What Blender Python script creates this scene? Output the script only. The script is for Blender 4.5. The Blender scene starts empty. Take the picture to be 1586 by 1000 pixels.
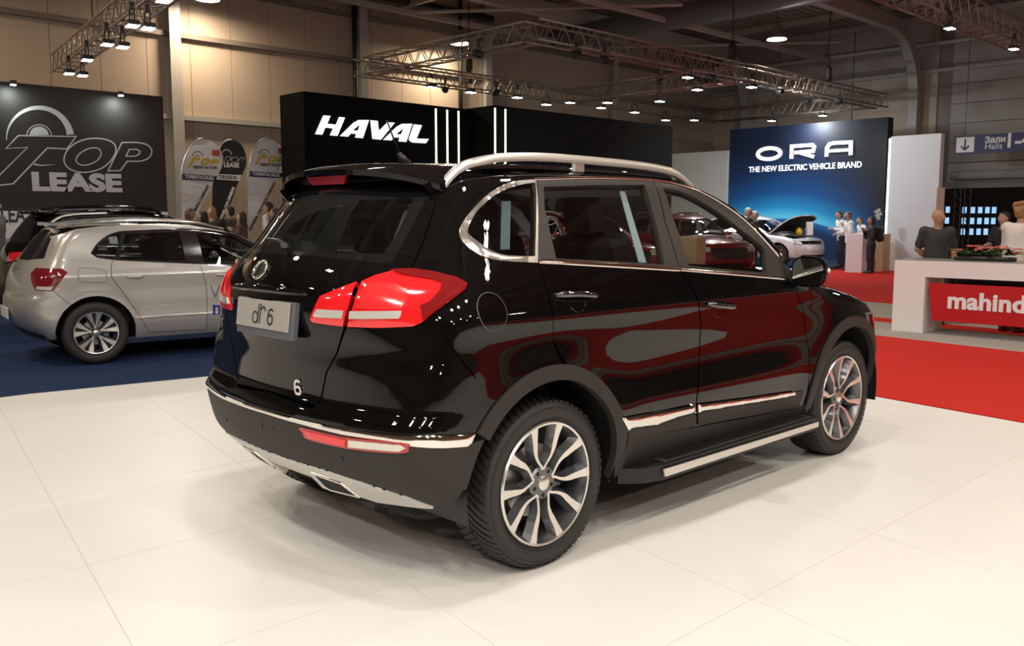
import bpy, bmesh, math, random
import numpy as np
from mathutils import Vector, Matrix
from mathutils.geometry import delaunay_2d_cdt

SC = bpy.context.scene
COL = SC.collection
PI = math.pi
R = math.radians
rnd = random.Random(7)

# ------------------------------------------------------------------ camera
# world frame: the black SUV's rear axle is x = 0, it points along +x, its centre line is y = 0, floor is z = 0
FPX, CAM, YAW, PITCH = 1398.22, np.array([-2.6316, -3.4084, 1.4469]), 0.8040, -0.1150
FW = np.array([math.cos(YAW) * math.cos(PITCH), math.sin(YAW) * math.cos(PITCH), math.sin(PITCH)])
RT = np.array([math.sin(YAW), -math.cos(YAW), 0.0])
UP = np.cross(RT, FW)
cam = bpy.data.cameras.new('camera')
cam.sensor_width = 36.0
cam.lens = 36.0 * FPX / 1586.0
cam.clip_end = 200
cam_o = bpy.data.objects.new('camera', cam)
COL.objects.link(cam_o)
cam_o.matrix_world = Matrix(((RT[0], UP[0], -FW[0], CAM[0]), (RT[1], UP[1], -FW[1], CAM[1]), (RT[2], UP[2], -FW[2], CAM[2]), (0, 0, 0, 1)))
SC.camera = cam_o

# ------------------------------------------------------------------ view and world
SC.view_settings.view_transform = 'Standard'
SC.view_settings.look = 'None'
SC.view_settings.exposure = 0.0
SC.view_settings.gamma = 1.0
SC.view_settings.use_curve_mapping = False
world = bpy.data.worlds.new('hall_air')
SC.world = world
world.use_nodes = True
world.node_tree.nodes['Background'].inputs[0].default_value = (1.0, 0.9, 0.8, 1)
world.node_tree.nodes['Background'].inputs[1].default_value = 0.06

# ------------------------------------------------------------------ light of the hall: lamps hanging under the roof
WARM, COOL = (1.0, 0.86, 0.68), (1.0, 0.965, 0.92)
def area_lamp(name, loc, size, power, color, target=None, size_y=None, spread=None):
    l = bpy.data.lights.new(name, 'AREA')
    l.shape = 'RECTANGLE' if size_y else 'DISK'
    l.size = size
    if size_y: l.size_y = size_y
    l.energy = power
    l.color = color
    if spread: l.spread = spread
    o = bpy.data.objects.new(name, l)
    COL.objects.link(o)
    o.location = loc
    if target is not None:
        o.rotation_euler = (Vector(target) - Vector(loc)).to_track_quat('-Z', 'Y').to_euler()
    return o
# flood lamps on the lighting truss over the white stand (above the frame)
STAND_FLOODS = [(x_, y_) for y_ in (-8.5, -4.8, -1.0, 2.8) for x_ in (-7.6, -4.0, -.4, 3.4)]
for lx, ly in STAND_FLOODS:
    area_lamp('stand_flood', (lx, ly, 5.9), 0.34, (24 if ly > 1 else 63) * (1.45 if lx < -3 else .9), COOL, (.35 * lx + .6, .45 * ly - .6, 0), size_y=0.26)
# high-bay lamps of the hall
HIGH_BAYS = [(x_, y_) for x_ in (-11.0, -3.0, 5.0, 13.0) for y_ in (-14.0, -6.0)] + [(-11.0, 7.0), (-3.0, 7.0), (-11.0, 13.0), (-3.0, 13.0), (24.0, -2.0), (24.0, -10.0), (9.0, 2.0)]
for lx, ly in HIGH_BAYS:
    area_lamp('high_bay_or_fill_light', (lx, ly, 7.05), 0.5, 130, WARM)

# high-bay lamps warming the walls; the first is an added fill out of view
for p_ in ((.5, 17.5, 6.6), (7.7, 17.9, 6.6), (15.4, 18.1, 6.6), (22.2, 11.1, 6.6)):
    area_lamp('high_bay_or_fill_light', p_, 0.5, 140, (1.0, .78, .55))
# cool floods of the rig over the black and blue stands
for p_, t_, w_ in (((26.3, 12.2, 4.78), (27.0, 12.15, 4.0), 75), ((25.0, 9.6, 4.75), (24.0, 9.3, 0), 80), ((19.2, 10.4, 4.75), (21.5, 8.0, .5), 110), ((13.5, 10.6, 4.75), (14.5, 10.0, 0), 90), ((20.5, 11.5, 4.75), (21.8, 10.8, 0), 110), ((20.0, 6.8, 5.0), (22.6, 7.4, 1.6), 14)):
    area_lamp('rig_flood_light', p_, .25, w_, (.92, .97, 1.0), t_)
# lease stand's truss floods; the last is added unseen to brighten the counter
for p_, t_, w_ in (((3.9, 15.2, 4.15), (5.2, 14.6, 1.0), 55), ((3.0, 10.2, 4.15), (2.4, 8.2, .4), 60), ((2.2, 6.4, 4.15), (2.2, 8.0, 0), 16), ((7.0, 4.25, 5.1), (9.0, .2, .6), 120)):
    area_lamp('truss_flood_or_fill_light', p_, .22, w_, (1.0, .93, .84), t_)
# ------------------------------------------------------------------ pixel helpers (1586 x 1000 frame)
def ray(px, py):
    d = FW + RT * ((px - 793.0) / FPX) + UP * ((500.0 - py) / FPX)
    return d / np.linalg.norm(d)
def on_plane(px, py, ax, val):
    d = ray(px, py)
    return CAM + d * ((val - CAM[ax]) / d[ax])

# ------------------------------------------------------------------ materials
MATS = {}
def mat(name, col, rough=0.5, metal=0.0, coat=0.0, spec=0.5, var=0.0, vscale=8.0, bump=0.0, bscale=60.0, emit=None, estr=0.0, coat_rough=0.03, aniso=None):
    if name in MATS: return MATS[name]
    m = bpy.data.materials.new(name)
    m.use_nodes = True
    nt = m.node_tree
    b = nt.nodes['Principled BSDF']
    b.inputs['Base Color'].default_value = (*col, 1)
    b.inputs['Roughness'].default_value = rough
    b.inputs['Metallic'].default_value = metal
    b.inputs['Specular IOR Level'].default_value = spec
    b.inputs['Coat Weight'].default_value = coat
    b.inputs['Coat Roughness'].default_value = coat_rough
    if emit:
        b.inputs['Emission Color'].default_value = (*emit, 1)
        b.inputs['Emission Strength'].default_value = estr
    tc = nt.nodes.new('ShaderNodeTexCoord')
    nz = nt.nodes.new('ShaderNodeTexNoise')
    nz.inputs['Scale'].default_value = vscale
    nz.inputs['Detail'].default_value = 3
    nt.links.new(tc.outputs['Object'], nz.inputs['Vector'])
    if var > 0:
        mr = nt.nodes.new('ShaderNodeMapRange')
        mr.inputs['To Min'].default_value = 1 - var
        mr.inputs['To Max'].default_value = 1 + var
        nt.links.new(nz.outputs['Fac'], mr.inputs['Value'])
        mx = nt.nodes.new('ShaderNodeVectorMath')
        mx.operation = 'SCALE'
        mx.inputs[0].default_value = col
        nt.links.new(mr.outputs['Result'], mx.inputs['Scale'])
        nt.links.new(mx.outputs['Vector'], b.inputs['Base Color'])
    if bump > 0:
        n2 = nt.nodes.new('ShaderNodeTexNoise')
        n2.inputs['Scale'].default_value = bscale
        n2.inputs['Detail'].default_value = 2
        nt.links.new(tc.outputs['Object'], n2.inputs['Vector'])
        bp = nt.nodes.new('ShaderNodeBump')
        bp.inputs['Strength'].default_value = bump
        bp.inputs['Distance'].default_value = 0.01
        nt.links.new(n2.outputs['Fac'], bp.inputs['Height'])
        nt.links.new(bp.outputs['Normal'], b.inputs['Normal'])
    MATS[name] = m
    return m
def glass_mat(name, tint, ior=1.5, rough=0.0):
    """thin pane: tinted see-through plus mirror reflection by Fresnel"""
    if name in MATS: return MATS[name]
    m = bpy.data.materials.new(name)
    m.use_nodes = True
    nt = m.node_tree
    nt.nodes.clear()
    out = nt.nodes.new('ShaderNodeOutputMaterial')
    mix = nt.nodes.new('ShaderNodeMixShader')
    tr = nt.nodes.new('ShaderNodeBsdfTransparent')
    gl = nt.nodes.new('ShaderNodeBsdfGlossy')
    fr = nt.nodes.new('ShaderNodeFresnel')
    bf = nt.nodes.new('ShaderNodeNewGeometry')
    iv = nt.nodes.new('ShaderNodeMapRange')         # the same pane seen from behind: keep the outside reflectance
    iv.inputs['To Min'].default_value = ior
    iv.inputs['To Max'].default_value = 1.0 / ior
    nt.links.new(bf.outputs['Backfacing'], iv.inputs['Value'])
    nt.links.new(iv.outputs['Result'], fr.inputs['IOR'])
    tr.inputs['Color'].default_value = (*tint, 1)
    gl.inputs['Roughness'].default_value = rough
    gl.inputs['Color'].default_value = (1, 1, 1, 1)
    geo = nt.nodes.new('ShaderNodeNewGeometry')
    nt.links.new(geo.outputs['Normal'], fr.inputs['Normal'])
    nt.links.new(fr.outputs[0], mix.inputs[0])
    nt.links.new(tr.outputs[0], mix.inputs[1])
    nt.links.new(gl.outputs[0], mix.inputs[2])
    nt.links.new(mix.outputs[0], out.inputs[0])
    MATS[name] = m
    return m

# ------------------------------------------------------------------ objects
def link(o, parent=None):
    COL.objects.link(o)
    if parent is not None: o.parent = parent
    return o
def tag(o, label=None, cat=None, group=None, kind=None):
    if label: o['label'] = label
    if cat: o['category'] = cat
    if group: o['group'] = group
    if kind: o['kind'] = kind
    return o
def empty(name, loc=(0, 0, 0), rz=0.0, label=None, cat=None, group=None):
    o = bpy.data.objects.new(name, None)
    o.empty_display_size = 0.2
    COL.objects.link(o)
    o.location = loc
    o.rotation_euler = (0, 0, rz)
    return tag(o, label, cat, group)
def mesh_obj(name, verts, faces, m, parent=None, smooth=False, normals=None, mats=None, fmat=None):
    me = bpy.data.meshes.new(name)
    me.from_pydata([tuple(map(float, v)) for v in verts], [], [tuple(map(int, f)) for f in faces])
    for mm in (mats if mats else [m]): me.materials.append(mm)
    if fmat is not None: me.polygons.foreach_set('material_index', np.array(fmat, dtype=np.int32))
    if smooth or normals is not None: me.polygons.foreach_set('use_smooth', np.ones(len(me.polygons), dtype=bool))
    if normals is not None: me.normals_split_custom_set([tuple(map(float, n)) for n in normals])
    me.update()
    return link(bpy.data.objects.new(name, me), parent)
def copy_tree(o, parent=None):
    c = o.copy()
    COL.objects.link(c)
    c.parent = parent
    for ch in list(o.children): copy_tree(ch, c)
    return c

class MB:
    """collects shapes into one mesh"""
    def __init__(s):
        s.v, s.f, s.mi, s.cur = [], [], [], 0
    def add(s, vs, fs):
        k = len(s.v)
        s.v += [tuple(map(float, p)) for p in vs]
        for f in fs:
            s.f.append(tuple(k + i for i in f))
            s.mi.append(s.cur)
        return s
    def box(s, lo, hi, bev=0.0):
        x0, y0, z0 = lo
        x1, y1, z1 = hi
        if bev <= 0:
            return s.add([(x0, y0, z0), (x1, y0, z0), (x1, y1, z0), (x0, y1, z0), (x0, y0, z1), (x1, y0, z1), (x1, y1, z1), (x0, y1, z1)],
                         [(0, 3, 2, 1), (4, 5, 6, 7), (0, 1, 5, 4), (1, 2, 6, 5), (2, 3, 7, 6), (3, 0, 4, 7)])
        b = min(bev, .49 * (x1 - x0), .49 * (y1 - y0), .49 * (z1 - z0))
        def ring(z, i):
            a0, a1, c0, c1 = x0 + i, x1 - i, y0 + i, y1 - i
            k = b - i if False else b
            return [(a0 + k, c0, z), (a1 - k, c0, z), (a1, c0 + k, z), (a1, c1 - k, z), (a1 - k, c1, z), (a0 + k, c1, z), (a0, c1 - k, z), (a0, c0 + k, z)]
        rs = [ring(z0, b * .5), ring(z0 + b * .6, 0), ring(z1 - b * .6, 0), ring(z1, b * .5)]
        vs = [p for r_ in rs for p in r_]
        fs = [tuple(reversed(range(8))), tuple(range(24, 32))]
        for k in range(3):
            for j in range(8): fs.append((k * 8 + j, k * 8 + (j + 1) % 8, (k + 1) * 8 + (j + 1) % 8, (k + 1) * 8 + j))
        return s.add(vs, fs)
    def tube(s, pts, rad, n=8, caps=True):
        pts = [Vector(p) for p in pts]
        rads = rad if isinstance(rad, (list, tuple)) else [rad] * len(pts)
        vs, fs = [], []
        ref = None
        for i, p in enumerate(pts):
            t = (pts[min(i + 1, len(pts) - 1)] - pts[max(i - 1, 0)])
            if t.length < 1e-9: t = Vector((0, 0, 1))
            t.normalize()
            if ref is None: ref = Vector((0, 0, 1)) if abs(t.z) < .9 else Vector((1, 0, 0))
            a = t.cross(ref).normalized()
            b = a.cross(t).normalized()
            ref = b
            for k in range(n):
                w = 2 * PI * (k + .5) / n
                vs.append(p + (a * math.cos(w) + b * math.sin(w)) * rads[i])
        for i in range(len(pts) - 1):
            for k in range(n): fs.append((i * n + k, i * n + (k + 1) % n, (i + 1) * n + (k + 1) % n, (i + 1) * n + k))
        if caps:
            fs.append(tuple(reversed(range(n))))
            fs.append(tuple((len(pts) - 1) * n + k for k in range(n)))
        return s.add(vs, fs)
    def lathe(s, prof, n=32, axis='z', c=(0, 0, 0), close=False):
        vs, fs = [], []
        for k in range(n):
            w = 2 * PI * k / n
            for r_, h in prof:
                a, b = r_ * math.cos(w), r_ * math.sin(w)
                q = (a, b, h) if axis == 'z' else ((a, h, b) if axis == 'y' else (h, a, b))
                vs.append((q[0] + c[0], q[1] + c[1], q[2] + c[2]))
        m_ = len(prof)
        for k in range(n):
            for i in range(m_ - (0 if close else 1)):
                j = (i + 1) % m_
                fs.append((k * m_ + i, ((k + 1) % n) * m_ + i, ((k + 1) % n) * m_ + j, k * m_ + j))
        return s.add(vs, fs)
    def prism(s, poly, h, M=None):
        """polygon (2D, counter-clockwise) extruded from z = 0 to h, moved by matrix M"""
        n = len(poly)
        vs = [Vector((a, b, 0)) for a, b in poly] + [Vector((a, b, h)) for a, b in poly]
        if M is not None: vs = [M @ v for v in vs]
        fs = [tuple(reversed(range(n))), tuple(range(n, 2 * n))] + [(i, (i + 1) % n, n + (i + 1) % n, n + i) for i in range(n)]
        return s.add(vs, fs)
    def build(s, name, m, parent=None, smooth=False, mats=None, angle=None):
        o = mesh_obj(name, s.v, s.f, m, parent, smooth, mats=mats, fmat=s.mi if mats else None)
        if angle is not None:
            o.data.polygons.foreach_set('use_smooth', np.ones(len(o.data.polygons), dtype=bool))
            o.data.set_sharp_from_angle(angle=R(angle))
        return o
def box_obj(name, lo, hi, m, parent=None, bev=0.0): return MB().box(lo, hi, bev).build(name, m, parent)

def text_obj(name, s, size, m, M, parent=None, bold=0.0, shear=0.0, depth=0.004, sx=1.0, align='CENTER', spacing=1.0):
    """lettering in the local xy plane of matrix M (x along the writing, z out of the surface)"""
    cu = bpy.data.curves.new(name, 'FONT')
    cu.body = s
    cu.size = size
    cu.offset = bold
    cu.shear = shear
    cu.extrude = depth
    cu.align_x = align
    cu.align_y = 'BOTTOM_BASELINE'
    cu.space_character = spacing
    cu.resolution_u = 4
    t = bpy.data.objects.new(name, cu)
    COL.objects.link(t)
    dg = bpy.context.evaluated_depsgraph_get()
    me = bpy.data.meshes.new_from_object(t.evaluated_get(dg))
    bpy.data.objects.remove(t)
    bpy.data.curves.remove(cu)
    me.transform(M @ Matrix.Diagonal((sx, 1, 1, 1)))
    me.materials.clear()
    me.materials.append(m)
    me.name = name
    return link(bpy.data.objects.new(name, me), parent)
def frame_x(o, u, n):
    """matrix with local x along u, z along n, y = n x u"""
    u, n = Vector(u).normalized(), Vector(n).normalized()
    v = n.cross(u)
    return Matrix(((u.x, v.x, n.x, o[0]), (u.y, v.y, n.y, o[1]), (u.z, v.z, n.z, o[2]), (0, 0, 0, 1)))
# ------------------------------------------------------------------ car bodies: a smooth surface that panels are cut from
ITP = {}
def itp_table(pts):
    P = np.array(pts, float)
    xs, ys = P[:, 0], P[:, 1]
    h = np.diff(xs)
    d = np.diff(ys) / h
    m = np.zeros(len(xs))
    m[0], m[-1] = d[0], d[-1]
    for i in range(1, len(xs) - 1):
        if d[i - 1] * d[i] > 0:
            w1, w2 = 2 * h[i] + h[i - 1], h[i] + 2 * h[i - 1]
            m[i] = (w1 + w2) / (w1 / d[i - 1] + w2 / d[i])
    x = np.linspace(xs[0], xs[-1], 6000)
    k = np.clip(np.searchsorted(xs, x) - 1, 0, len(xs) - 2)
    t = (x - xs[k]) / h[k]
    v = (2 * t**3 - 3 * t**2 + 1) * ys[k] + (t**3 - 2 * t**2 + t) * h[k] * m[k] + (-2 * t**3 + 3 * t**2) * ys[k + 1] + (t**3 - t**2) * h[k] * m[k + 1]
    n = 45                                             # soften the curvature so that reflections run smoothly
    for _ in range(2):
        p = np.concatenate([v[0] + (v[1] - v[0]) * np.arange(-n, 0), v, v[-1] + (v[-1] - v[-2]) * np.arange(1, n + 1)])
        v = np.convolve(p, np.ones(2 * n + 1) / (2 * n + 1), 'valid')
    x = np.concatenate([[xs[0] - 20], x, [xs[-1] + 20]])
    v = np.concatenate([[ys[0] - 20 * m[0]], v, [ys[-1] + 20 * m[-1]]])
    return pts, x, v
def itp(x, pts):
    """smooth curve through the points (monotone cubic), straight beyond its ends"""
    q = ITP.get(id(pts))
    if q is None: q = ITP[id(pts)] = itp_table(pts)
    return np.interp(x, q[1], q[2])
def smax(a, b, k):
    h = np.maximum(k - np.abs(a - b), 0) / k
    return np.maximum(a, b) + h * h * k * .25
def gs(v, c, w): return np.exp(-((v - c) / w)**2)
class Body:
    def __init__(s, top, crown, rear, rcurve, front, fcurve, width, taper, gtaper, kr=.16, kf=.25, kt=.10, relief=None, bot=.22, belt=1.2, kb=.04, bow=(0, 0)):
        s.__dict__.update({k: v for k, v in locals().items() if k != 's'})
    def F(s, P):
        x, y, z = P[..., 0], P[..., 1], P[..., 2]
        ay = np.abs(y)
        m = np.clip((z - s.belt + .1) / .3, 0, 1)
        m = m * m * (3 - 2 * m)
        w = itp(z, s.width) * (itp(x, s.taper) * (1 - m) + itp(x, s.gtaper) * m)
        if s.relief is not None: w = w + s.relief(x, z)
        a = ay - w
        sr, sf = np.clip(.5 - x / 1.2, 0, 1), np.clip((x - .6) / 1.0, 0, 1)
        xb = x - s.bow[0] * ay**2 * sr * sr * (3 - 2 * sr) + s.bow[1] * ay**2 * sf * sf * (3 - 2 * sf)
        zt = itp(xb, s.top)
        sl = (itp(xb + .01, s.top) - itp(xb - .01, s.top)) / .02
        b = (z - (zt - s.crown * ay**2)) / np.sqrt(1 + sl * sl)
        c = itp(z, s.rear) + itp(z, s.rcurve) * ay**2 - x
        d = x - (itp(z, s.front) - s.fcurve * ay**2)
        f = smax(a, b, s.kt)
        f = smax(f, c, s.kr)
        f = smax(f, d, s.kf)
        return smax(f, s.bot - z, s.kb)
    def cast(s, O, D, far, n=64):
        O, D = np.broadcast_arrays(np.atleast_2d(O).astype(float), np.atleast_2d(D).astype(float))
        ts = np.linspace(0, far, n)
        lo = np.zeros(len(O))
        hi = np.zeros(len(O))
        done = np.zeros(len(O), bool)
        best = np.full(len(O), 1e9)
        bt = np.zeros(len(O))
        for i in range(1, n):
            v = s.F(O + D * ts[i])
            hit = (~done) & (v <= 0)
            lo[hit], hi[hit] = ts[i - 1], ts[i]
            done |= hit
            q = (~done) & (v < best)
            best[q], bt[q] = v[q], ts[i]
            if done.all(): break
        for _ in range(18):
            m = .5 * (lo + hi)
            neg = s.F(O + D * m[:, None]) <= 0
            hi = np.where(neg, m, hi)
            lo = np.where(neg, lo, m)
        t = np.where(done, hi, bt)
        P = O + D * t[:, None]
        if not done.all():           # grazing rays: slide the nearest point onto the surface
            for _ in range(6):
                f = s.F(P)
                P = np.where(done[:, None], P, P - s.normal(P) * f[:, None])
        return P
    def normal(s, P, e=.002):
        g = np.stack([s.F(P + np.eye(3)[i] * e) - s.F(P - np.eye(3)[i] * e) for i in range(3)], -1)
        return g / np.maximum(np.linalg.norm(g, axis=-1, keepdims=True), 1e-9)

def in_poly(P, poly):
    x, y = P[:, 0], P[:, 1]
    a = np.asarray(poly, float)
    b = np.roll(a, -1, 0)
    c = np.zeros(len(P), bool)
    for (x0, y0), (x1, y1) in zip(a, b):
        if y0 == y1: continue
        c ^= ((y0 > y) != (y1 > y)) & (x < (x1 - x0) * (y - y0) / (y1 - y0) + x0)
    return c
def seg_dist(P, poly):
    a = np.asarray(poly, float)
    b = np.roll(a, -1, 0)
    d = np.full(len(P), 1e9)
    for p, q in zip(a, b):
        e = q - p
        L = (e @ e) or 1e-12
        t = np.clip(((P - p) @ e) / L, 0, 1)
        d = np.minimum(d, np.linalg.norm(P - p - t[:, None] * e, axis=1))
    return d
def dense(poly, step, closed=True):
    a = np.asarray(poly, float)
    out = []
    n = len(a)
    for i in range(n if closed else n - 1):
        p, q = a[i], a[(i + 1) % n]
        k = max(1, int(math.ceil(np.linalg.norm(q - p) / step)))
        for j in range(k): out.append(p + (q - p) * j / k)
    if not closed: out.append(a[-1])
    return np.array(out)
def spline(pts, n=6, closed=False):
    a = np.asarray(pts, float)
    N = len(a)
    out = []
    for i in range(N if closed else N - 1):
        g = lambda j: a[j % N] if closed else a[min(max(j, 0), N - 1)]
        p0, p1, p2, p3 = g(i - 1), g(i), g(i + 1), g(i + 2)
        for k in range(n):
            t = k / n
            out.append(.5 * ((2 * p1) + (-p0 + p2) * t + (2 * p0 - 5 * p1 + 4 * p2 - p3) * t * t + (-p0 + 3 * p1 - 3 * p2 + p3) * t**3))
    if not closed: out.append(a[-1])
    return np.array(out)
def arc(cx, cz, r, a0, a1, n=24):
    t = np.radians(np.linspace(a0, a1, n))
    return np.stack([cx + r * np.cos(t), cz + r * np.sin(t)], -1)
def cat(*ls): return np.concatenate([np.atleast_2d(np.asarray(l, float)) for l in ls if len(l)])
def full(half):
    """mirror a right-hand half outline (first and last point on the centre line) into a closed one"""
    h = np.asarray(half, float)
    m = h[1:-1][::-1].copy()
    m[:, 0] *= -1
    return np.concatenate([h, m])
def offset_poly(poly, d):
    a = np.asarray(poly, float)
    area = .5 * np.sum(a[:, 0] * np.roll(a[:, 1], -1) - np.roll(a[:, 0], -1) * a[:, 1])
    sgn = 1 if area > 0 else -1
    p, n = np.roll(a, 1, 0), np.roll(a, -1, 0)
    e1 = (a - p) / np.maximum(np.linalg.norm(a - p, axis=1, keepdims=True), 1e-9)
    e2 = (n - a) / np.maximum(np.linalg.norm(n - a, axis=1, keepdims=True), 1e-9)
    n1 = np.stack([e1[:, 1], -e1[:, 0]], -1) * sgn
    n2 = np.stack([e2[:, 1], -e2[:, 0]], -1) * sgn
    m = n1 + n2
    m = m / np.maximum((m * n1).sum(1, keepdims=True), .35) if True else m
    l = np.linalg.norm(m, axis=1, keepdims=True)
    m = np.where(l > 2, m / l * 2, m)
    return a + m * d
class Car:
    """a car root with panels cut from its body surface; local frame: x forward, y left, z up"""
    def __init__(s, root, body, cx=.4, ks=.95):
        s.root, s.body, s.cx, s.ks = root, body, cx, ks
        M = Matrix.Translation(root.location) @ root.rotation_euler.to_matrix().to_4x4()
        s.M = np.array(M)
        s.Mi = np.array(M.inverted())
    def px(s, pts):
        """photo pixels -> points on the body (local)"""
        D = np.array([ray(*p) for p in np.atleast_2d(pts)]) @ s.Mi[:3, :3].T
        O = s.Mi[:3, :3] @ CAM + s.Mi[:3, 3]
        d = np.linalg.norm(O[:2] - np.array([1.2, 0]))
        return s.body.cast(O + D * max(0, d - 4.), D, 8., 220)
    def to(s, dom, P):
        P = np.atleast_2d(P)
        if dom == 'S': return P[:, [0, 2]]
        if dom == 'R': return P[:, [1, 2]]
        if dom == 'T': return P[:, [0, 1]]
        if dom == 'N': return np.stack([np.arctan2(-P[:, 1], P[:, 0] - 2.1) * s.ks, P[:, 2]], -1)
        return np.stack([np.arctan2(-P[:, 1], s.cx - P[:, 0]) * s.ks, P[:, 2]], -1)
    def p(s, dom, pts): return s.to(dom, s.px(pts))
    def hit(s, dom, Q):
        Q = np.atleast_2d(np.asarray(Q, float))
        n = len(Q)
        a, b = Q[:, 0], Q[:, 1]
        z = np.zeros(n)
        if dom == 'S': O, D, far = np.stack([a, z - 1.6, b], -1), np.array([0, 1., 0]), 1.6
        elif dom == 'R': O, D, far = np.stack([z - 1.6, a, b], -1), np.array([1., 0, 0]), 1.9
        elif dom == 'F': O, D, far = np.stack([z + 4.6, a, b], -1), np.array([-1., 0, 0]), 3.
        elif dom == 'T': O, D, far = np.stack([a, b, z + 2.4], -1), np.array([0, 0, -1.]), 2.2
        elif dom == 'N':
            th = a / s.ks
            D = np.stack([-np.cos(th), np.sin(th), z], -1)
            O = np.stack([2.1 + 2.4 * np.cos(th), -2.4 * np.sin(th), b], -1)
            far = 2.4
        else:
            th = a / s.ks
            D = np.stack([np.cos(th), np.sin(th), z], -1)
            O = np.stack([s.cx - 2.6 * np.cos(th), -2.6 * np.sin(th), b], -1)
            far = 2.6
        return s.body.cast(O, D, far)
    def panel(s, name, dom, outline, m, holes=(), off=0.0, depth=.015, step=.035, parent=None, mirror=False, edge=.0, back=False, bulge=None):
        """a sheet of the body surface inside outline: front face with the true surface normal plus a turned-in rim"""
        outs = []
        loops = [dense(outline, step)] + [dense(h, step) for h in holes]
        pts = list(np.concatenate(loops))
        edges, k = [], 0
        for l in loops:
            n = len(l)
            edges += [(k + i, k + (i + 1) % n) for i in range(n)]
            k += n
        lo, hi = loops[0].min(0), loops[0].max(0)
        gx, gy = np.meshgrid(np.arange(lo[0] + step * .5, hi[0], step), np.arange(lo[1] + step * .5, hi[1], step * .9))
        gx = gx + (np.arange(gx.shape[0]) % 2)[:, None] * step * .5
        G = np.stack([gx.ravel(), gy.ravel()], -1)
        if len(G):
            ok = in_poly(G, loops[0])
            for h in loops[1:]: ok &= ~in_poly(G, h)
            G = G[ok]
        if len(G):
            d = np.min([seg_dist(G, l) for l in loops], axis=0)
            G = G[d > step * .45]
            pts += list(G)
        r = delaunay_2d_cdt([Vector(p) for p in pts], edges, [], 0, 1e-7)
        V = np.array([tuple(v) for v in r[0]])
        T = np.array([f for f in r[2]], int)
        cen = V[T].mean(1)
        ok = in_poly(cen, loops[0])
        for h in loops[1:]: ok &= ~in_poly(cen, h)
        T = T[ok]
        P = s.hit(dom, V)
        N = s.body.normal(P)
        Pf = P + N * off
        if bulge is not None:
            d = np.min([seg_dist(V, l) for l in loops], axis=0)
            Pf = Pf + N * (bulge[0] * (1 - np.exp(-d / bulge[1])))[:, None]
        # winding so that faces look outwards
        a, b, c = Pf[T[:, 0]], Pf[T[:, 1]], Pf[T[:, 2]]
        fn = np.cross(b - a, c - a)
        flip = (fn * N[T[:, 0]]).sum(1) < 0
        T[flip] = T[flip][:, [0, 2, 1]]
        if bulge is not None:
            fn = np.cross(Pf[T[:, 1]] - Pf[T[:, 0]], Pf[T[:, 2]] - Pf[T[:, 0]])
            N2 = np.zeros_like(N)
            for q in range(3): np.add.at(N2, T[:, q], fn)
            N = N2 / np.maximum(np.linalg.norm(N2, axis=1, keepdims=True), 1e-12)
        nv = len(Pf)
        verts = [Pf]
        faces = [tuple(t) for t in T]
        ln = [N[i] for t in T for i in t]
        if depth > 0:
            cnt = {}
            for t in T:
                for i, j in ((t[0], t[1]), (t[1], t[2]), (t[2], t[0])):
                    key = (min(i, j), max(i, j))
                    cnt.setdefault(key, []).append((i, j))
            bd = [v[0] for v in cnt.values() if len(v) == 1]
            ids = sorted({i for e in bd for i in e})
            mp = {i: q for q, i in enumerate(ids)}
            A = Pf[ids]
            B = A - N[ids] * depth
            verts += [A, B]
            na = len(ids)
            for i, j in bd:
                p, q = mp[i], mp[j]
                faces.append((nv + q, nv + p, nv + na + p, nv + na + q))
                e = np.cross(Pf[i] - Pf[j], B[p] - A[p])
                e = e / max(np.linalg.norm(e), 1e-9)
                e = e if (np.cross(A[p] - A[q], B[p] - A[p]) @ e) > 0 else -e
                ln += [e] * 4
        verts = np.concatenate(verts)
        ln = np.array(ln)
        par = parent if parent is not None else s.root
        if mirror != 'only': outs.append(mesh_obj(name, verts, faces, m, par[0] if isinstance(par, (list, tuple)) else par, normals=ln))
        if mirror:
            v2 = verts * np.array([1, -1, 1])
            f2 = [tuple(reversed(f)) for f in faces]
            l2, k = [], 0
            for f in faces:
                l2 += [ln[k + q] * np.array([1, -1, 1]) for q in reversed(range(len(f)))]
                k += len(f)
            outs.append(mesh_obj(name, v2, f2, m, par[-1] if isinstance(par, (list, tuple)) else par, normals=np.array(l2)))
        return outs
    def strip(s, name, dom, line, w, m, off=.0, h=.008, parent=None, mirror=False, n=6, smooth=4):
        """raised moulding that follows a line on the body: rounded cross-section of width w (a number or one per point)"""
        L = spline(line, smooth) if smooth > 1 else np.asarray(line, float)
        P = s.hit(dom, L)
        N = s.body.normal(P)
        T = np.gradient(P, axis=0)
        T /= np.maximum(np.linalg.norm(T, axis=1, keepdims=True), 1e-9)
        B = np.cross(N, T)
        ws = np.interp(np.linspace(0, 1, len(P)), np.linspace(0, 1, len(np.atleast_1d(w))), np.atleast_1d(w))
        vs, fs = [], []
        for i in range(len(P)):
            for k in range(n + 1):
                t = PI * k / n
                vs.append(P[i] + B[i] * ws[i] * .5 * math.cos(t) + N[i] * (off + h * math.sin(t)))
        for i in range(len(P) - 1):
            for k in range(n): fs.append((i * (n + 1) + k, i * (n + 1) + k + 1, (i + 1) * (n + 1) + k + 1, (i + 1) * (n + 1) + k))
        fs.append(tuple(range(n + 1)))
        fs.append(tuple(reversed(range((len(P) - 1) * (n + 1), len(P) * (n + 1)))))
        out = []
        vs = np.array(vs)
        par = parent if parent is not None else s.root
        for sg in ((1, -1) if mirror else (1,)):
            o = mesh_obj(name, vs * np.array([1, sg, 1]), fs if sg == 1 else [tuple(reversed(f)) for f in fs], m, par, smooth=True)
            o.data.set_sharp_from_angle(angle=R(50))
            out.append(o)
        return out
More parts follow.
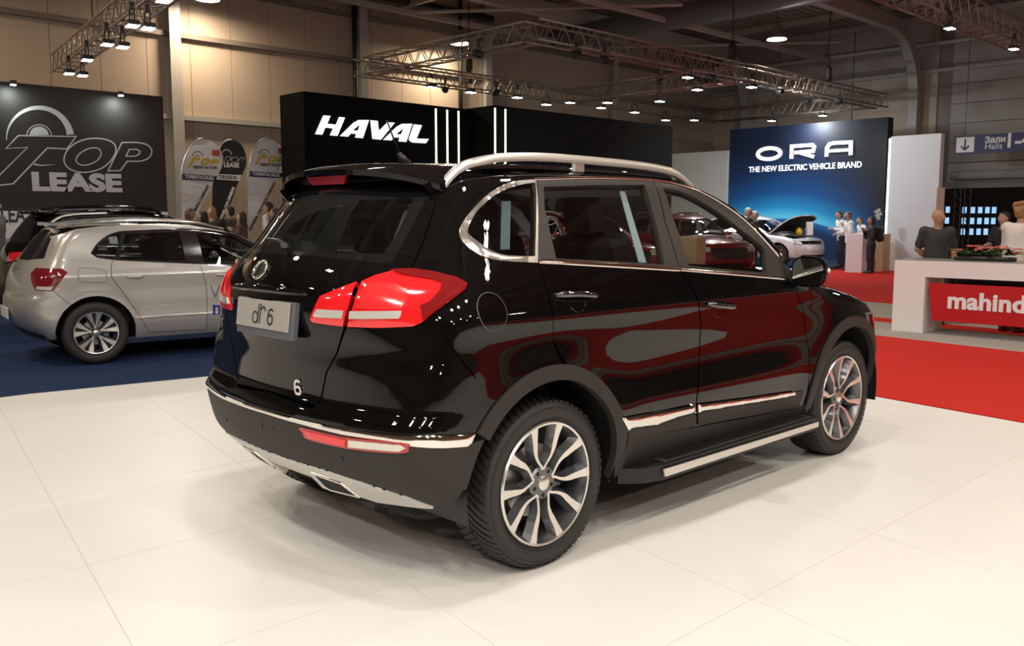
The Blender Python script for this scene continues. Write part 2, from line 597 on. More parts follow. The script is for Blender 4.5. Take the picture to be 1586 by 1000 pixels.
# ------------------------------------------------------------------ shared materials
PAINT_BLACK = mat('black_car_paint', (.0030, .0028, .0028), .35, 0, coat=1.0, spec=.0, coat_rough=.02)
PLASTIC = mat('dark_grey_plastic', (.032, .029, .026), .55, spec=.25, bump=.08, bscale=900)
PLASTIC_BLACK = mat('black_plastic', (.008, .008, .008), .45)
FRAME_TRIM = mat('brown_black_frame_trim', (.032, .027, .023), .42, spec=.3)
CHROME = mat('bright_chrome', (.86, .84, .80), .07, 1.0)
SATIN = mat('satin_silver', (.72, .69, .64), .33, .85)
SKID = mat('silver_grey_paint', (.62, .60, .57), .38, .45)
RED_LENS = mat('red_lens', (.80, .014, .018), .10, coat=1.0, var=.06, vscale=25)
BRUSHED = mat('brushed_chrome', (.80, .76, .70), .20, 1.0)
RED_LENS_DARK = mat('dark_red_lens', (.22, .006, .008), .10, coat=1.0)
CLEAR_LENS = mat('clear_lens', (.72, .69, .64), .16, .35, coat=1.0)
RUBBER = mat('tyre_rubber', (.021, .019, .017), .62, var=.15, vscale=14, bump=.05, bscale=200)
ALLOY = mat('machined_alloy', (.80, .77, .72), .24, .9)
ALLOY_DARK = mat('grey_alloy', (.16, .165, .175), .28, .8)
GAP = mat('shut_line_black', (.003, .003, .003), .8)
INTERIOR = mat('black_interior', (.018, .017, .016), .7, var=.2)
TRIM_GREY = mat('light_grey_headliner', (.60, .68, .72), .9)
GLASS_TINT = glass_mat('car_glass', (.84, .87, .85), 1.5)
GLASS_DARK = glass_mat('privacy_glass', (.52, .56, .56), 1.5)
GLASS_REAR = glass_mat('rear_glass', (.92, .96, .98), 1.5)
MIRROR = mat('mirror_silver', (.8, .82, .82), .02, 1.0)
DISC = mat('brake_disc_steel', (.45, .43, .40), .35, .9)
# ------------------------------------------------------------------ the hall
WALL_TAN = mat('tan_wall_panel', (.46, .375, .295), .75, var=.06, vscale=1.5)
WALL_TAN2 = mat('tan_wall_panel_lower', (.36, .30, .24), .75, var=.06, vscale=1.5)
WALL_GREY = mat('grey_sectional_panel', (.36, .335, .30), .6, var=.06, vscale=2)
STEEL = mat('grey_painted_steel', (.42, .40, .37), .55, var=.05, vscale=3)
STEEL_DARK = mat('brown_steel', (.20, .17, .145), .6)
DECK = mat('roof_deck', (.30, .27, .23), .7)
ALU = mat('truss_aluminium', (.34, .30, .27), .42, .7)
BLACKMET = mat('black_metal', (.015, .015, .015), .5)
FLOOR_W = mat('cream_white_gloss_panel', (.79, .755, .705), .42, spec=.35, var=.015, vscale=3)
SEAM = mat('floor_seam', (.60, .54, .46), .8)
CARPET_B = mat('blue_carpet', (.019, .036, .088), .95, spec=.1, var=.18, vscale=30, bump=.3, bscale=400)
CARPET_R = mat('red_carpet', (.55, .030, .022), .95, spec=.1, var=.10, vscale=40, bump=.3, bscale=400)
CARPET_G = mat('grey_carpet', (.36, .34, .315), .95, spec=.1, var=.10, vscale=40, bump=.3, bscale=400)
CONCRETE = mat('hall_concrete', (.16, .15, .14), .6, var=.1, vscale=2)
X0, X1, Y0, Y1, ZC = -22.0, 31.0, -24.0, 19.0, 7.95
fl_ = tag(box_obj('floor', (X0, Y0, -.20), (X1, Y1, -.012), CONCRETE), kind='structure')
def flat(name, poly, z0, z1, m, parent=fl_):
    n = len(poly)
    return mesh_obj(name, [(a, b, z0) for a, b in poly] + [(a, b, z1) for a, b in poly], [tuple(reversed(range(n))), tuple(range(n, 2 * n))] + [(i, (i + 1) % n, n + (i + 1) % n, n + i) for i in range(n)], m, parent)
blue_y = lambda x: 4.64 - .16 * x
red_x = lambda y: 4.60 + .16 * y
# cream floor panels, about 1.05 m square, laid with open joints on a darker base
ys_ = [-1.66 + 1.06 * k for k in range(-9, 7)]
xs_ = [-1.462 + 1.04 * k for k in range(-9, 8)]
sx_ = lambda x, y: x + .172 * y
def clip(poly, f):
    out = []
    for i in range(len(poly)):
        p, q = poly[i], poly[(i + 1) % len(poly)]
        a, b = f(p), f(q)
        if a >= 0: out.append(p)
        if a * b < 0: out.append((p[0] + (q[0] - p[0]) * a / (a - b), p[1] + (q[1] - p[1]) * a / (a - b)))
    return out
base = [(sx_(xs_[0], ys_[0]), ys_[0]), (sx_(xs_[-1], ys_[0]), ys_[0]), (sx_(xs_[-1], ys_[-1]), ys_[-1]), (sx_(xs_[0], ys_[-1]), ys_[-1])]
base = clip(clip(base, lambda p: blue_y(p[0]) - p[1]), lambda p: red_x(p[1]) - p[0])
flat('panel_base', base, -.012, -.002, SEAM)
for i in range(len(xs_) - 1):
    for j in range(len(ys_) - 1):
        e = .0016
        q = [(sx_(xs_[i] + e, ys_[j]), ys_[j] + e), (sx_(xs_[i + 1] - e, ys_[j]), ys_[j] + e), (sx_(xs_[i + 1] - e, ys_[j + 1]), ys_[j + 1] - e), (sx_(xs_[i] + e, ys_[j + 1]), ys_[j + 1] - e)]
        q = clip(clip(q, lambda p: blue_y(p[0]) - .004 - p[1]), lambda p: red_x(p[1]) - .004 - p[0])
        if len(q) >= 3: flat('floor_panel', q, -.002, 0, FLOOR_W)
flat('blue_carpet', [(-12, blue_y(-12)), (5.3, blue_y(5.3)), (5.3, 13.6), (-12, 13.6)], -.012, -.001, CARPET_B)
rx = lambda x, y: x + .15 * y
def band(name, xa, xb, ya, yb, m): flat(name, [(rx(xa, ya), ya), (rx(xb, ya), ya), (rx(xb, yb), yb), (rx(xa, yb), yb)], -.012, -.001, m)
flat('red_carpet', [(red_x(-20), -20), (rx(8.20, -20), -20), (rx(8.20, 5), 5), (5.45, 5)], -.012, -.001, CARPET_R)
band('grey_carpet', 8.20, 9.60, -20, 13, CARPET_G)
band('red_carpet_stripe', 9.60, 10.12, -20, 13, CARPET_R)
band('grey_carpet', 10.12, 12.25, -20, 13, CARPET_G)
flat('red_carpet', [(rx(12.25, -20), -20), (22.55, -20), (22.55, 9.0), (20.2, 9.05), (20.2, 13.1), (rx(12.25, 13.1), 13.1)], -.012, -.001, CARPET_R)
# side wall: upright cladding panels, girts, columns
wl = tag(box_obj('wall_left', (X0, Y1, 0), (X1, Y1 + .3, 9.5), STEEL_DARK), kind='structure')
x = X0
while x < X1 - .01:
    box_obj('wall_panel', (x + .006, Y1 - .05, 3.95), (x + 1.094, Y1, 9.4), WALL_TAN, wl)
    box_obj('wall_panel', (x + .006, Y1 - .04, 0), (x + 1.094, Y1, 3.92), WALL_TAN2 if False else WALL_TAN, wl)
    x += 1.1
for z, d in ((3.95, .16), (5.95, .14), (7.2, .18)): box_obj('girt', (X0, Y1 - .05 - d, z - .06), (X1, Y1 - .05, z + .06), STEEL if z < 5 else STEEL_DARK, wl)
def i_column(name, c, h, m, parent, ax='y'):
    mb = MB()
    x, y = c
    mb.box((x - .14, y - .30, 0), (x + .14, y - .27, h))
    mb.box((x - .14, y - .03, 0), (x + .14, y, h))
    mb.box((x - .012, y - .27, 0), (x + .012, y - .03, h))
    return mb.build(name, m, parent)
for cx in (-13.0, -6.2, .6, 7.2, 12.75, 17.6, 24.0): i_column('wall_column', (cx, Y1 - .05), 9.0, STEEL if cx != 12.75 else STEEL, wl)
MB().tube([(12.45, Y1 - .32, .2), (12.45, Y1 - .32, 8.8)], .07, 10).build('down_pipe', BLACKMET, wl, smooth=True)
MB().tube([(16.4, Y1 - .32, 3.4), (16.4, Y1 - .32, 8.8)], .07, 10).build('down_pipe', BLACKMET, wl, smooth=True)
# far wall: wide sectional panels
wb = tag(box_obj('wall_back', (X1, Y0, 0), (X1 + .3, Y1, 9.5), STEEL_DARK), kind='structure')
z = .0
while z < 7.0:
    for ya, yb in ((Y0, -5.0), (-4.9, 1.6), (1.7, 9.2)):
        if z < 2.3 and yb > 9: continue
        box_obj('door_panel', (X1 - .06, ya, z + .012), (X1, yb, z + .66), WALL_GREY, wb)
    z += .68
box_obj('upper_cladding', (X1 - .05, Y0, 7.0), (X1, 9.2, 9.4), WALL_GREY, wb)
for ya, yb in ((9.7, 12.8), (12.85, 15.95), (16.0, 18.95)):
    box_obj('wall_panel', (X1 - .06, ya, 0), (X1, yb, 3.9), WALL_TAN, wb)
    box_obj('wall_panel', (X1 - .06, ya, 3.95), (X1, yb, 6.6), WALL_TAN, wb)
    box_obj('wall_panel', (X1 - .05, ya, 6.65), (X1, yb, 9.4), WALL_GREY, wb)
for z in (6.62, 7.55): box_obj('eaves_beam', (X1 - .22, Y0, z - .05), (X1 - .05, Y1, z + .07), STEEL, wb)
MB().tube([(X1 - .25, -4, 2.95), (X1 - .25, 9.0, 2.95)], .16, 12).build('wall_duct', STEEL, wb, smooth=True)
# portal frames: column with a curved knee and rafter running towards the viewer
for y in (-10.5, -3.9, 2.8, 10.35, 17.2):
    pts, n = [], 10
    for k in range(n + 1):
        a = R(90) * k / n
        pts.append((X1 - .55 - 2.2 * (1 - math.cos(a)), 5.7 + 2.1 * math.sin(a)))
    outl = [(X1 - .55, 0)] + pts + [(X0, 7.95)]
    vs, fs = [], []
    for i, (px_, pz_) in enumerate(outl):
        p = outl[max(i - 1, 0)]
        q = outl[min(i + 1, len(outl) - 1)]
        t = Vector((q[0] - p[0], q[1] - p[1])).normalized()
        nn = Vector((t.y, -t.x))
        for dy in (-.16, .16):
            for dn in (0, .42): vs.append((px_ + nn.x * dn, y + dy, pz_ + nn.y * dn))
    for i in range(len(outl) - 1):
        b, c = 4 * i, 4 * (i + 1)
        fs += [(b, b + 1, c + 1, c), (b + 2, c + 2, c + 3, b + 3), (b, c, c + 2, b + 2), (b + 1, b + 3, c + 3, c + 1)]
    fs += [(0, 2, 3, 1), (4 * len(outl) - 4, 4 * len(outl) - 3, 4 * len(outl) - 1, 4 * len(outl) - 2)]
    mesh_obj('portal_frame', vs, fs, STEEL, wb)
# roof: deck with ribs, purlins, ducts
ce = tag(box_obj('ceiling', (X0, Y0, 8.55), (X1, Y1, 8.8), DECK), kind='structure')
mb = MB()
y = Y0 + .2
while y < Y1:
    mb.box((8, y, 8.49), (X1, y + .11, 8.55))
    y += .33
tag(mb.build('deck_ribs', DECK, ce), kind='stuff')
for x in np.arange(-19, 31, 2.6): box_obj('purlin', (x - .05, Y0, 8.30), (x + .05, Y1, 8.49), STEEL, ce)
for x in (6.5, 14.2, 22.0):
    box_obj('tie_beam', (x - .06, Y0, 7.62), (x + .06, Y1, 7.80), STEEL, ce)
for y in (13.7, 18.3): box_obj('eaves_tie', (X0, y - .05, 7.35), (X1, y + .05, 7.50), STEEL, ce)
MB().tube([(20.6, 18.5, 7.55), (20.6, -20, 7.55)], .36, 20).build('ventilation_duct', mat('galvanised_duct', (.30, .33, .38), .4, .7), ce, smooth=True)
MB().tube([(12.2, 18.4, 7.75), (17.5, 18.4, 7.75)], .11, 12).build('heater_pipe', BLACKMET, ce, smooth=True)
for (xa, ya, xb, yb) in ((8, 13.7, 12, 18.6), (14.0, 18.6, 19.5, 12.5), (22, 18.5, 28, 12)):
    MB().tube([(xa, ya, 7.45), (xb, yb, 7.55)], .05, 8).build('wind_brace', STEEL, ce)
# the rest of the hall behind the viewer
tag(box_obj('wall_right', (X0, Y0 - .3, 0), (X1, Y0, 9.5), WALL_TAN), kind='structure')
tag(box_obj('wall_rear', (X0 - .3, Y0, 0), (X0, Y1, 9.5), WALL_TAN), kind='structure')
# ------------------------------------------------------------------ wheels
def chevron_tread(R0, half, n, h=.010, gap=.36):
    """tread blocks: two rows of slanted bars meeting in a V on the crown"""
    mb = MB()
    for side in (-1, 1):
        for k in range(n):
            a0 = 2 * PI * (k + (.5 if side > 0 else 0)) / n
            da = 2 * PI / n * (1 - gap)
            vs, fs = [], []
            m_ = 4
            for j in range(m_ + 1):
                t = j / m_
                y = side * (.006 + t * (half - .006))
                sk = .22 * t - .05 * t * t
                rr = R0 + h - (.010 * max(0, t - .55)**1.5 * 3.3)
                for w, r_ in ((0, R0 - .006), (0, rr), (1, rr), (1, R0 - .006)):
                    a = a0 + sk + w * da
                    vs.append((r_ * math.cos(a), y, r_ * math.sin(a)))
            for j in range(m_):
                for q in range(3):
                    f = (j * 4 + q, j * 4 + q + 1, (j + 1) * 4 + q + 1, (j + 1) * 4 + q)
                    fs.append(f if side < 0 else tuple(reversed(f)))
            fs += [(0, 1, 2, 3), (m_ * 4 + 3, m_ * 4 + 2, m_ * 4 + 1, m_ * 4)]
            mb.add(vs, fs)
    return mb
def spoke_mesh(phi, sg, r0, r1, y0, y1, shape, depth=.034):
    """one bowed spoke of a pair: light machined face (0), grey flanks (1). Outer face looks towards -y"""
    prof = shape
    vs, fs, mi = [], [], []
    n = len(prof)
    for i, (r_, sep, wd) in enumerate(prof):
        a = phi + sg * R(sep)
        y = y0 + (y1 - y0) * ((r_ - r0) / (r1 - r0))**1.3
        c = np.array([math.cos(a) * r_, 0, math.sin(a) * r_])
        t = np.array([-math.sin(a), 0, math.cos(a)])
        for s_, yy in ((-.5, y), (.5, y), (.5 + .30, y + depth), (-.5 - .30, y + depth)):
            vs.append(c + t * s_ * (wd if abs(s_) <= .5 else wd + .012) + np.array([0, yy, 0]))
    for i in range(n - 1):
        b, c = i * 4, (i + 1) * 4
        fs += [(b, b + 1, c + 1, c), (b + 1, b + 2, c + 2, c + 1), (b + 2, b + 3, c + 3, c + 2), (b + 3, b, c, c + 3)]
        mi += [0, 1, 1, 1]
    fs += [(3, 2, 1, 0), tuple((n - 1) * 4 + q for q in range(4))]
    mi += [1, 1]
    return vs, fs, mi
def make_wheel(parent, R0=.355, rim=.262, half=.1175, npairs=5, tread=62, shape=None, rot=0.0, lug=5, tyre_name='wheel'):
    """wheel at the origin, axle along y, outer face towards -y; the tyre is the part, the rest are its pieces"""
    h = half
    k = rim / .262
    prof = [(rim - .012, h - .022), (rim + .004, h - .018), (rim + .022, h - .004), ((R0 + rim) / 2 + .004, h), (R0 - .022, h - .008), (R0 - .009, h - .022), (R0 - .006, h - .045), (R0 - .004, 0)]
    pr = [(a, -b) for a, b in prof] + [(a, b) for a, b in reversed(prof[:-1])]
    w = MB().lathe(pr, 96, 'y').build(tyre_name, RUBBER, parent, angle=60)
    if tread:
        tr = chevron_tread(R0 - .008, h - .012, tread).build('tread', RUBBER, w)
        tr['kind'] = 'stuff'
    for rr in (rim + .012, (R0 + rim) / 2 + .016):
        MB().lathe([(rr - .0015, -h + .008 if rr < rim + .02 else -h + .0005), (rr, -h + .004 if rr < rim + .02 else -h - .002), (rr + .0015, -h + .008 if rr < rim + .02 else -h + .0005)], 72, 'y').build('sidewall_rib', RUBBER, w, smooth=True)
    MB().lathe([(rim - .002, -h + .022), (rim + .001, -h + .012), (rim - .004, -h + .006), (rim - .012, -h + .008), (rim - .013, -h + .016)], 96, 'y').build('rim_lip', ALLOY, w, angle=40)
    MB().lathe([(rim - .012, -h + .012), (rim - .020, -h + .028), (rim - .034, -h + .060), (rim - .036, h - .03), (rim - .012, h - .012)], 72, 'y').build('rim_barrel', ALLOY_DARK, w, smooth=True)
    shape = shape or [(.056, 2.0, .013), (.070, 8.0, .012), (.088, 15.5, .012), (.106, 19.6, .013), (.124, 21.2, .015), (.145, 21.0, .020), (.165, 19.8, .026), (.185, 18.8, .026), (.215, 17.8, .031), (.252, 17.2, .041)]
    shape = [(a * k, b, c * k) for a, b, c in shape]
    y0, y1 = -h + .034, -h + .010
    for p in range(npairs):
        phi = R(rot) + 2 * PI * p / npairs
        for sg in (-1, 1):
            vs, fs, mi = spoke_mesh(phi, sg, shape[0][0], shape[-1][0], y0, y1, shape)
            mesh_obj('spoke', vs, fs, None, w, mats=[ALLOY, ALLOY_DARK], fmat=mi)
    MB().lathe([(.002, -h + .034), (.066 * k, -h + .034), (.074 * k, -h + .042), (.074 * k, -h + .085), (.002, -h + .085)], 40, 'y').build('hub', ALLOY_DARK, w, angle=30)
    MB().lathe([(.0005, -h + .022), (.024 * k, -h + .023), (.031 * k, -h + .027), (.033 * k, -h + .036)], 32, 'y').build('hub_cap', ALLOY, w, angle=40)
    for q in range(lug):
        a = R(rot + 36) + 2 * PI * q / lug
        c = (.053 * k * math.cos(a), 0, .053 * k * math.sin(a))
        MB().lathe([(.0005, -h + .0325), (.0085, -h + .0325), (.0095, -h + .0345)], 14, 'y', c).build('lug_hole', GAP, w)
    MB().lathe([(.03, -h + .10), (.155 * k / 1., -h + .10), (.155 * k, -h + .122), (.03, -h + .122)], 48, 'y').build('brake_disc', DISC, w, angle=30)
    MB().box((.08 * k, -h + .088, -.06), (.175 * k, -h + .135, .06), .012).build('brake_caliper', ALLOY_DARK, w)
    return w
def place_wheel(proto, parent, loc, left=False, turn=0.0):
    w = copy_tree(proto, parent) if proto.get('used') else proto
    proto['used'] = 1
    w.parent = parent
    w.location = loc
    w.rotation_euler = (0, turn, PI if left else 0)
    return w

# ------------------------------------------------------------------ the black SUV
def suv_relief(x, z):
    m = 1 / (1 + np.exp(-(x - .25) / .12)) * 1 / (1 + np.exp((x - 2.05) / .12))
    r = .010 * gs(z, 1.06, .05) - .022 * gs(z, .80, .13) * m + .006 * gs(z, .60, .06) * m
    for xc in (0, 2.61):
        d = np.sqrt((x - xc)**2 + (z - .355)**2)
        r = r + .014 * gs(d, .45, .12)
    return r
SUV_BODY = Body(
    top=[(-.83, 1.20), (-.76, 1.265), (-.68, 1.335), (-.42, 1.61), (-.34, 1.66), (-.1, 1.695), (.3, 1.71), (.8, 1.705), (1.2, 1.682), (1.5, 1.618), (2.27, 1.165), (2.4, 1.12), (2.6, 1.085), (3.0, .99), (3.25, .88), (3.36, .76)],
    crown=.085,
    rear=[(.22, -.50), (.30, -.60), (.36, -.66), (.45, -.745), (.55, -.775), (.64, -.79), (.68, -.787), (.73, -.755), (.9, -.765), (1.0, -.78), (1.1, -.80), (1.18, -.815), (1.25, -.815), (1.35, -.78), (1.8, -.5)],
    rcurve=[(.3, .19), (.7, .19), (.85, .22), (.95, .28), (1.3, .32)],
    front=[(.2, 3.2), (.4, 3.38), (.7, 3.42), (.9, 3.36), (1.2, 3.2)], fcurve=.28,
    width=[(.2, .80), (.36, .88), (.5, .914), (.65, .925), (.85, .928), (1.0, .925), (1.06, .9235), (1.1, .918), (1.15, .906), (1.2, .889), (1.3, .849), (1.4, .805), (1.5, .756), (1.6, .701), (1.72, .625)],
    taper=[(-.8, .965), (-.3, .995), (.3, 1.0), (2.0, 1.0), (2.7, .99), (3.4, .90)],
    gtaper=[(-.8, .80), (-.3, .965), (.4, 1.0), (1.3, 1.015), (2.1, 1.03), (3.4, .9)],
    relief=suv_relief, kr=.15, kt=.09, bow=(.46, .08))
suv = empty('suv', (0, 0, 0), 0, 'glossy black SUV with silver roof rails and a grey plate on the white floor', 'car')
K = Car(suv, SUV_BODY)
def zz(o, s):
    return lambda L: [(o[0] + a / s, o[1] + b / s) for a, b in L]
Z3, Z6, Z5 = zz((680, 230), 3.3333), zz((980, 250), 4.0), zz((930, 400), 2.777)
Z1, Z2, ZL, Z4 = zz((310, 220), 3.124), zz((310, 500), 3.124), zz((470, 400), 5.874), zz((680, 540), 2.778)
AR = dict(cx=-.02, cz=.375)           # rear arch centre
AF = dict(cx=2.61, cz=.375)
# ---- side glazing outlines (x, z)
q_glass = spline(K.p('S', Z3([(148, 430), (160, 390), (200, 320), (270, 255), (340, 215), (420, 190), (493, 178)])), 4)
q_glass = cat(q_glass, spline(K.p('S', Z3([(493, 556), (400, 553), (320, 545), (250, 515), (200, 480), (165, 455), (148, 430)])), 4)[:-1])
q_chrome = cat(spline(K.p('S', Z3([(498, 160), (380, 172), (300, 205), (230, 255), (160, 330), (115, 395), (105, 430), (115, 470), (150, 510), (210, 550), (290, 575), (400, 585), (508, 590)])), 4))
rd_glass = K.p('S', Z3([(540, 197), (800, 188), (1060, 187), (1085, 260), (1165, 598), (880, 582), (605, 567), (575, 440), (545, 310)]))
fd_glass = cat(spline(K.p('S', Z6([(187, 165), (300, 185), (420, 243), (560, 333), (700, 443), (800, 520)])), 4), K.p('S', Z6([(822, 560), (832, 690), (345, 645), (250, 350)])))
top_line = K.p('S', [(828, 279), (890, 277), (950, 277), (1010, 280), (1050, 286), (1090, 300), (1128, 322), (1155, 343), (1180, 368), (1206, 398)])
belt_lo = K.p('S', Z3([(512, 592), (880, 612), (1240, 634)]) + Z6([(600, 703), (880, 728), (960, 738)]))
belt_up = K.p('S', Z3([(512, 568), (880, 590), (1240, 612)]) + Z6([(600, 683), (830, 706), (950, 722)]))
b_seam = K.p('S', Z3([(1100, 165), (1165, 380), (1240, 622)]))
rdoor_edge = K.p('S', [(834, 404), (843, 437), (857, 491), (858, 530), (868, 562)])
ddoor_edge = K.p('S', [(1052, 418), (1067, 440), (1082, 470), (1085, 500), (1083, 544), (1079, 616), (1074, 659)])
fdoor_edge = K.p('S', [(1222, 436), (1232, 450), (1244, 480), (1252, 540), (1253, 585)])
# ---- lower body, side
def arch_pts(a, r_, a0, a1, n=24): return arc(a['cx'], a['cz'], r_, a0, a1, n)
RO, RI = .487, .425
g = .0025
# rear quarter panel
lamp_px = ZL([(60, 540), (150, 340), (330, 265), (510, 205), (650, 150), (800, 110), (1000, 100), (1200, 130), (1400, 180), (1480, 225), (1495, 245), (1470, 290), (1350, 380), (1200, 490), (1080, 590), (1000, 625), (700, 637), (400, 628), (90, 588), (60, 560)])
lamp_c = K.p('C', lamp_px)
seam_bq = K.p('C', [(674, 485), (702, 540), (735, 583), (764, 622)])
d_seam = K.p('C', [(686, 272), (676, 310), (662, 354), (648, 393), (638, 413)])
S2C = lambda pts: K.to('C', K.hit('S', pts))
roof_edge = K.p('C', [(828, 277), (790, 272), (740, 268), (700, 268)])
ar_c = S2C(arch_pts(AR, RO, 84, 136, 14))
quarter = cat(S2C(rdoor_edge), ar_c, seam_bq[::-1][1:], lamp_c[13:9:-1], lamp_c[9:5:-1], d_seam[::-1], roof_edge[::-1])
K.panel('quarter_panel', 'C', offset_poly(quarter, -.002), PAINT_BLACK, holes=[offset_poly(S2C(q_chrome), -.004)], mirror=True, step=.03, depth=.02)
K.panel('quarter_window', 'S', offset_poly(q_glass, .006), GLASS_DARK, off=-.006, depth=.004, mirror=True)
K.panel('window_chrome', 'S', q_chrome, BRUSHED, holes=[offset_poly(q_glass, .001)], off=.003, depth=.02, step=.015, mirror=True, bulge=(.004, .006))
# doors: skin below the belt, frame above it
rd_bottom = K.p('S', [(1074, 661), (1010, 674), (968, 683)])
arch_r = arch_pts(AR, RO, 2, 80, 18)
rdoor = cat(rdoor_edge[:-1], arch_r[::-1], rd_bottom[::-1][:-1] if False else [K.p('S', [(960, 640)])[0]], [K.p('S', [(966, 683)])[0]], rd_bottom[::-1][1:], ddoor_edge[::-1], belt_lo[:3][::-1])
door_r = K.panel('rear_door', 'S', offset_poly(rdoor, -g), PAINT_BLACK, mirror=True, step=.03)
fd_bottom = K.p('S', [(1244, 629), (1160, 645), (1076, 661)])
fdoor = cat(ddoor_edge + np.array([.004, 0]), fd_bottom[::-1], fdoor_edge[::-1], belt_lo[2:][::-1])
door_f = K.panel('front_door', 'S', offset_poly(fdoor, -g), PAINT_BLACK, mirror=True, step=.03)
top_r = [p for p in top_line if p[0] < b_seam[0][0] - .02]
rframe = cat([K.p('S', [(833, 402)])[0]], [top_r[0] + np.array([.012, 0])], top_r[1:], b_seam, belt_up[:3][::-1][1:])
K.panel('door_frame', 'S', offset_poly(rframe, -.002), FRAME_TRIM, holes=[rd_glass], off=.0, depth=.03, mirror=True, parent=door_r)
top_f = [p for p in top_line if p[0] > b_seam[0][0] + .02]
fframe = cat(b_seam[::-1] + np.array([.005, 0]), top_f, belt_up[2:][::-1])
K.panel('door_frame', 'S', offset_poly(fframe, -.002), FRAME_TRIM, holes=[fd_glass], off=.0, depth=.03, mirror=True, parent=door_f)
K.panel('door_glass', 'S', offset_poly(rd_glass, .008), GLASS_TINT, off=-.014, depth=.004, mirror=True, parent=door_r)
K.panel('door_glass', 'S', offset_poly(fd_glass, .008), GLASS_TINT, off=-.014, depth=.004, mirror=True, parent=door_f)
K.strip('belt_moulding', 'S', .5 * (belt_lo[:3] + belt_up[:3]), .022, CHROME, off=.001, h=.006, mirror=True)
K.strip('belt_moulding', 'S', .5 * (belt_lo[2:] + belt_up[2:]) + np.array([.006, 0]), [.02, .02, .018, .012], CHROME, off=.001, h=.006, mirror=True)
K.strip('roof_moulding', 'S', top_line + np.array([0, .004]), [.014, .012, .012, .012, .010], CHROME, off=.001, h=.006, mirror=True)
# front fender, bonnet, windscreen, roof
arch_fo = arch_pts(AF, RO, 40, 178, 26)
fend_top = [(1.93, 1.10), (2.3, 1.06), (2.7, 1.00), (3.0, .92)]
fender = cat(fdoor_edge[1:] + np.array([.005, 0]), arch_fo[::-1], [(3.05, .70), (3.05, .88)], fend_top[::-1])
K.panel('front_fender', 'S', fender, PAINT_BLACK, mirror=True, step=.035)
wr = [(1.52, 0), (1.50, -.30), (1.44, -.52), (1.40, -.585)]
wf = [(2.20, -.80), (2.26, -.55), (2.29, -.30), (2.30, 0)]
screen = cat(wr, [(1.75, -.69)], wf)
def fullT(h):
    h = np.asarray(h, float)
    m_ = h[1:-1][::-1].copy()
    m_[:, 1] *= -1
    return cat(h, m_)
K.panel('windscreen', 'T', fullT(screen), GLASS_TINT, off=-.003, depth=.004, step=.05)
K.panel('bonnet', 'T', fullT(cat([(2.31, 0), (2.30, -.30), (2.27, -.55), (2.20, -.79), (2.5, -.80), (2.9, -.76), (3.12, -.66), (3.22, -.4), (3.26, 0)])), PAINT_BLACK, off=.004, step=.05)
K.panel('roof', 'T', fullT(cat([(-.34, 0), (-.32, -.25), (-.26, -.47), (-.20, -.585), (.0, -.615), (.4, -.635), (.9, -.635), (1.2, -.62), (1.395, -.59), (1.44, -.525), (1.495, -.30), (1.515, 0)])), PAINT_BLACK, off=.0, step=.045)
# side roof gutter between roof and frames, and the A pillar
gut = cat(top_line[::-1], K.p('S', [(790, 277)]), [(-.02, 1.635), (.3, 1.652), (.7, 1.655), (1.0, 1.648), (1.2, 1.632), (1.4, 1.585)], K.p('S', [(1140, 322), (1166, 345), (1194, 370), (1216, 396)]))
K.panel('roof_side', 'S', gut, PAINT_BLACK, off=-.002, depth=.03, mirror=True, step=.02)
# plastic cladding: arches, sills, door bottoms
arch_in = arch_pts(AR, RI, 0, 178, 40)
arch_out = arch_pts(AR, RO, 2, 146, 34)
a_low = K.p('S', [(957, 646), (962, 690), (957, 745)])
flare = cat(arch_out[::-1], [(.50, .52), (.50, .27), (.405, .27)], arch_in)
K.panel('wheel_arch_moulding', 'S', cat(arch_out[::-1], [(.475, .50), (.485, .30), (.40, .30)], arch_in[:33]), PLASTIC, off=.012, depth=.035, mirror=True, step=.03)
farch_in = arch_pts(AF, RI, -10, 186, 44)
farch_out = arch_pts(AF, RO, -4, 186, 40)
K.panel('wheel_arch_moulding', 'S', cat(farch_out[::-1], farch_in), PLASTIC, off=.012, depth=.035, mirror=True, step=.03)
rd_clad = cat(K.p('S', Z5([(100, 738), (240, 722), (330, 690), (403, 668)])), K.p('S', [(1073, 658), (968, 681)]))
K.panel('door_cladding', 'S', offset_poly(cat(K.p('S', [(962, 648)]), K.p('S', Z5([(400, 636), (405, 705)])), K.p('S', [(1073, 659), (968, 681)])), -.001), PLASTIC, off=.007, depth=.012, mirror=True, parent=door_r)
K.panel('door_cladding', 'S', offset_poly(cat(K.p('S', Z5([(412, 636), (830, 575), (868, 566), (850, 640)])), K.p('S', [(1080, 658)])), -.001), PLASTIC, off=.007, depth=.012, mirror=True, parent=door_f)
K.panel('door_chrome', 'S', K.p('S', Z5([(85, 685), (240, 660), (398, 628), (403, 662), (330, 682), (240, 716), (112, 736)])), CHROME, off=.012, depth=.012, step=.012, bulge=(.008, .012), mirror=True, parent=door_r)
K.panel('door_chrome', 'S', K.p('S', Z5([(412, 626), (620, 600), (828, 570), (832, 584), (740, 607), (600, 628), (430, 657), (414, 660)])), CHROME, off=.012, depth=.012, step=.012, bulge=(.008, .012), mirror=True, parent=door_f)
sill = cat([(.43, .52), (.47, .475)], K.p('S', [(1074, 662), (1160, 646), (1244, 630)]), [(2.16, .47), (2.18, .27), (.43, .27)])
K.panel('sill', 'S', sill, PLASTIC, off=.002, depth=.05, mirror=True, step=.05)
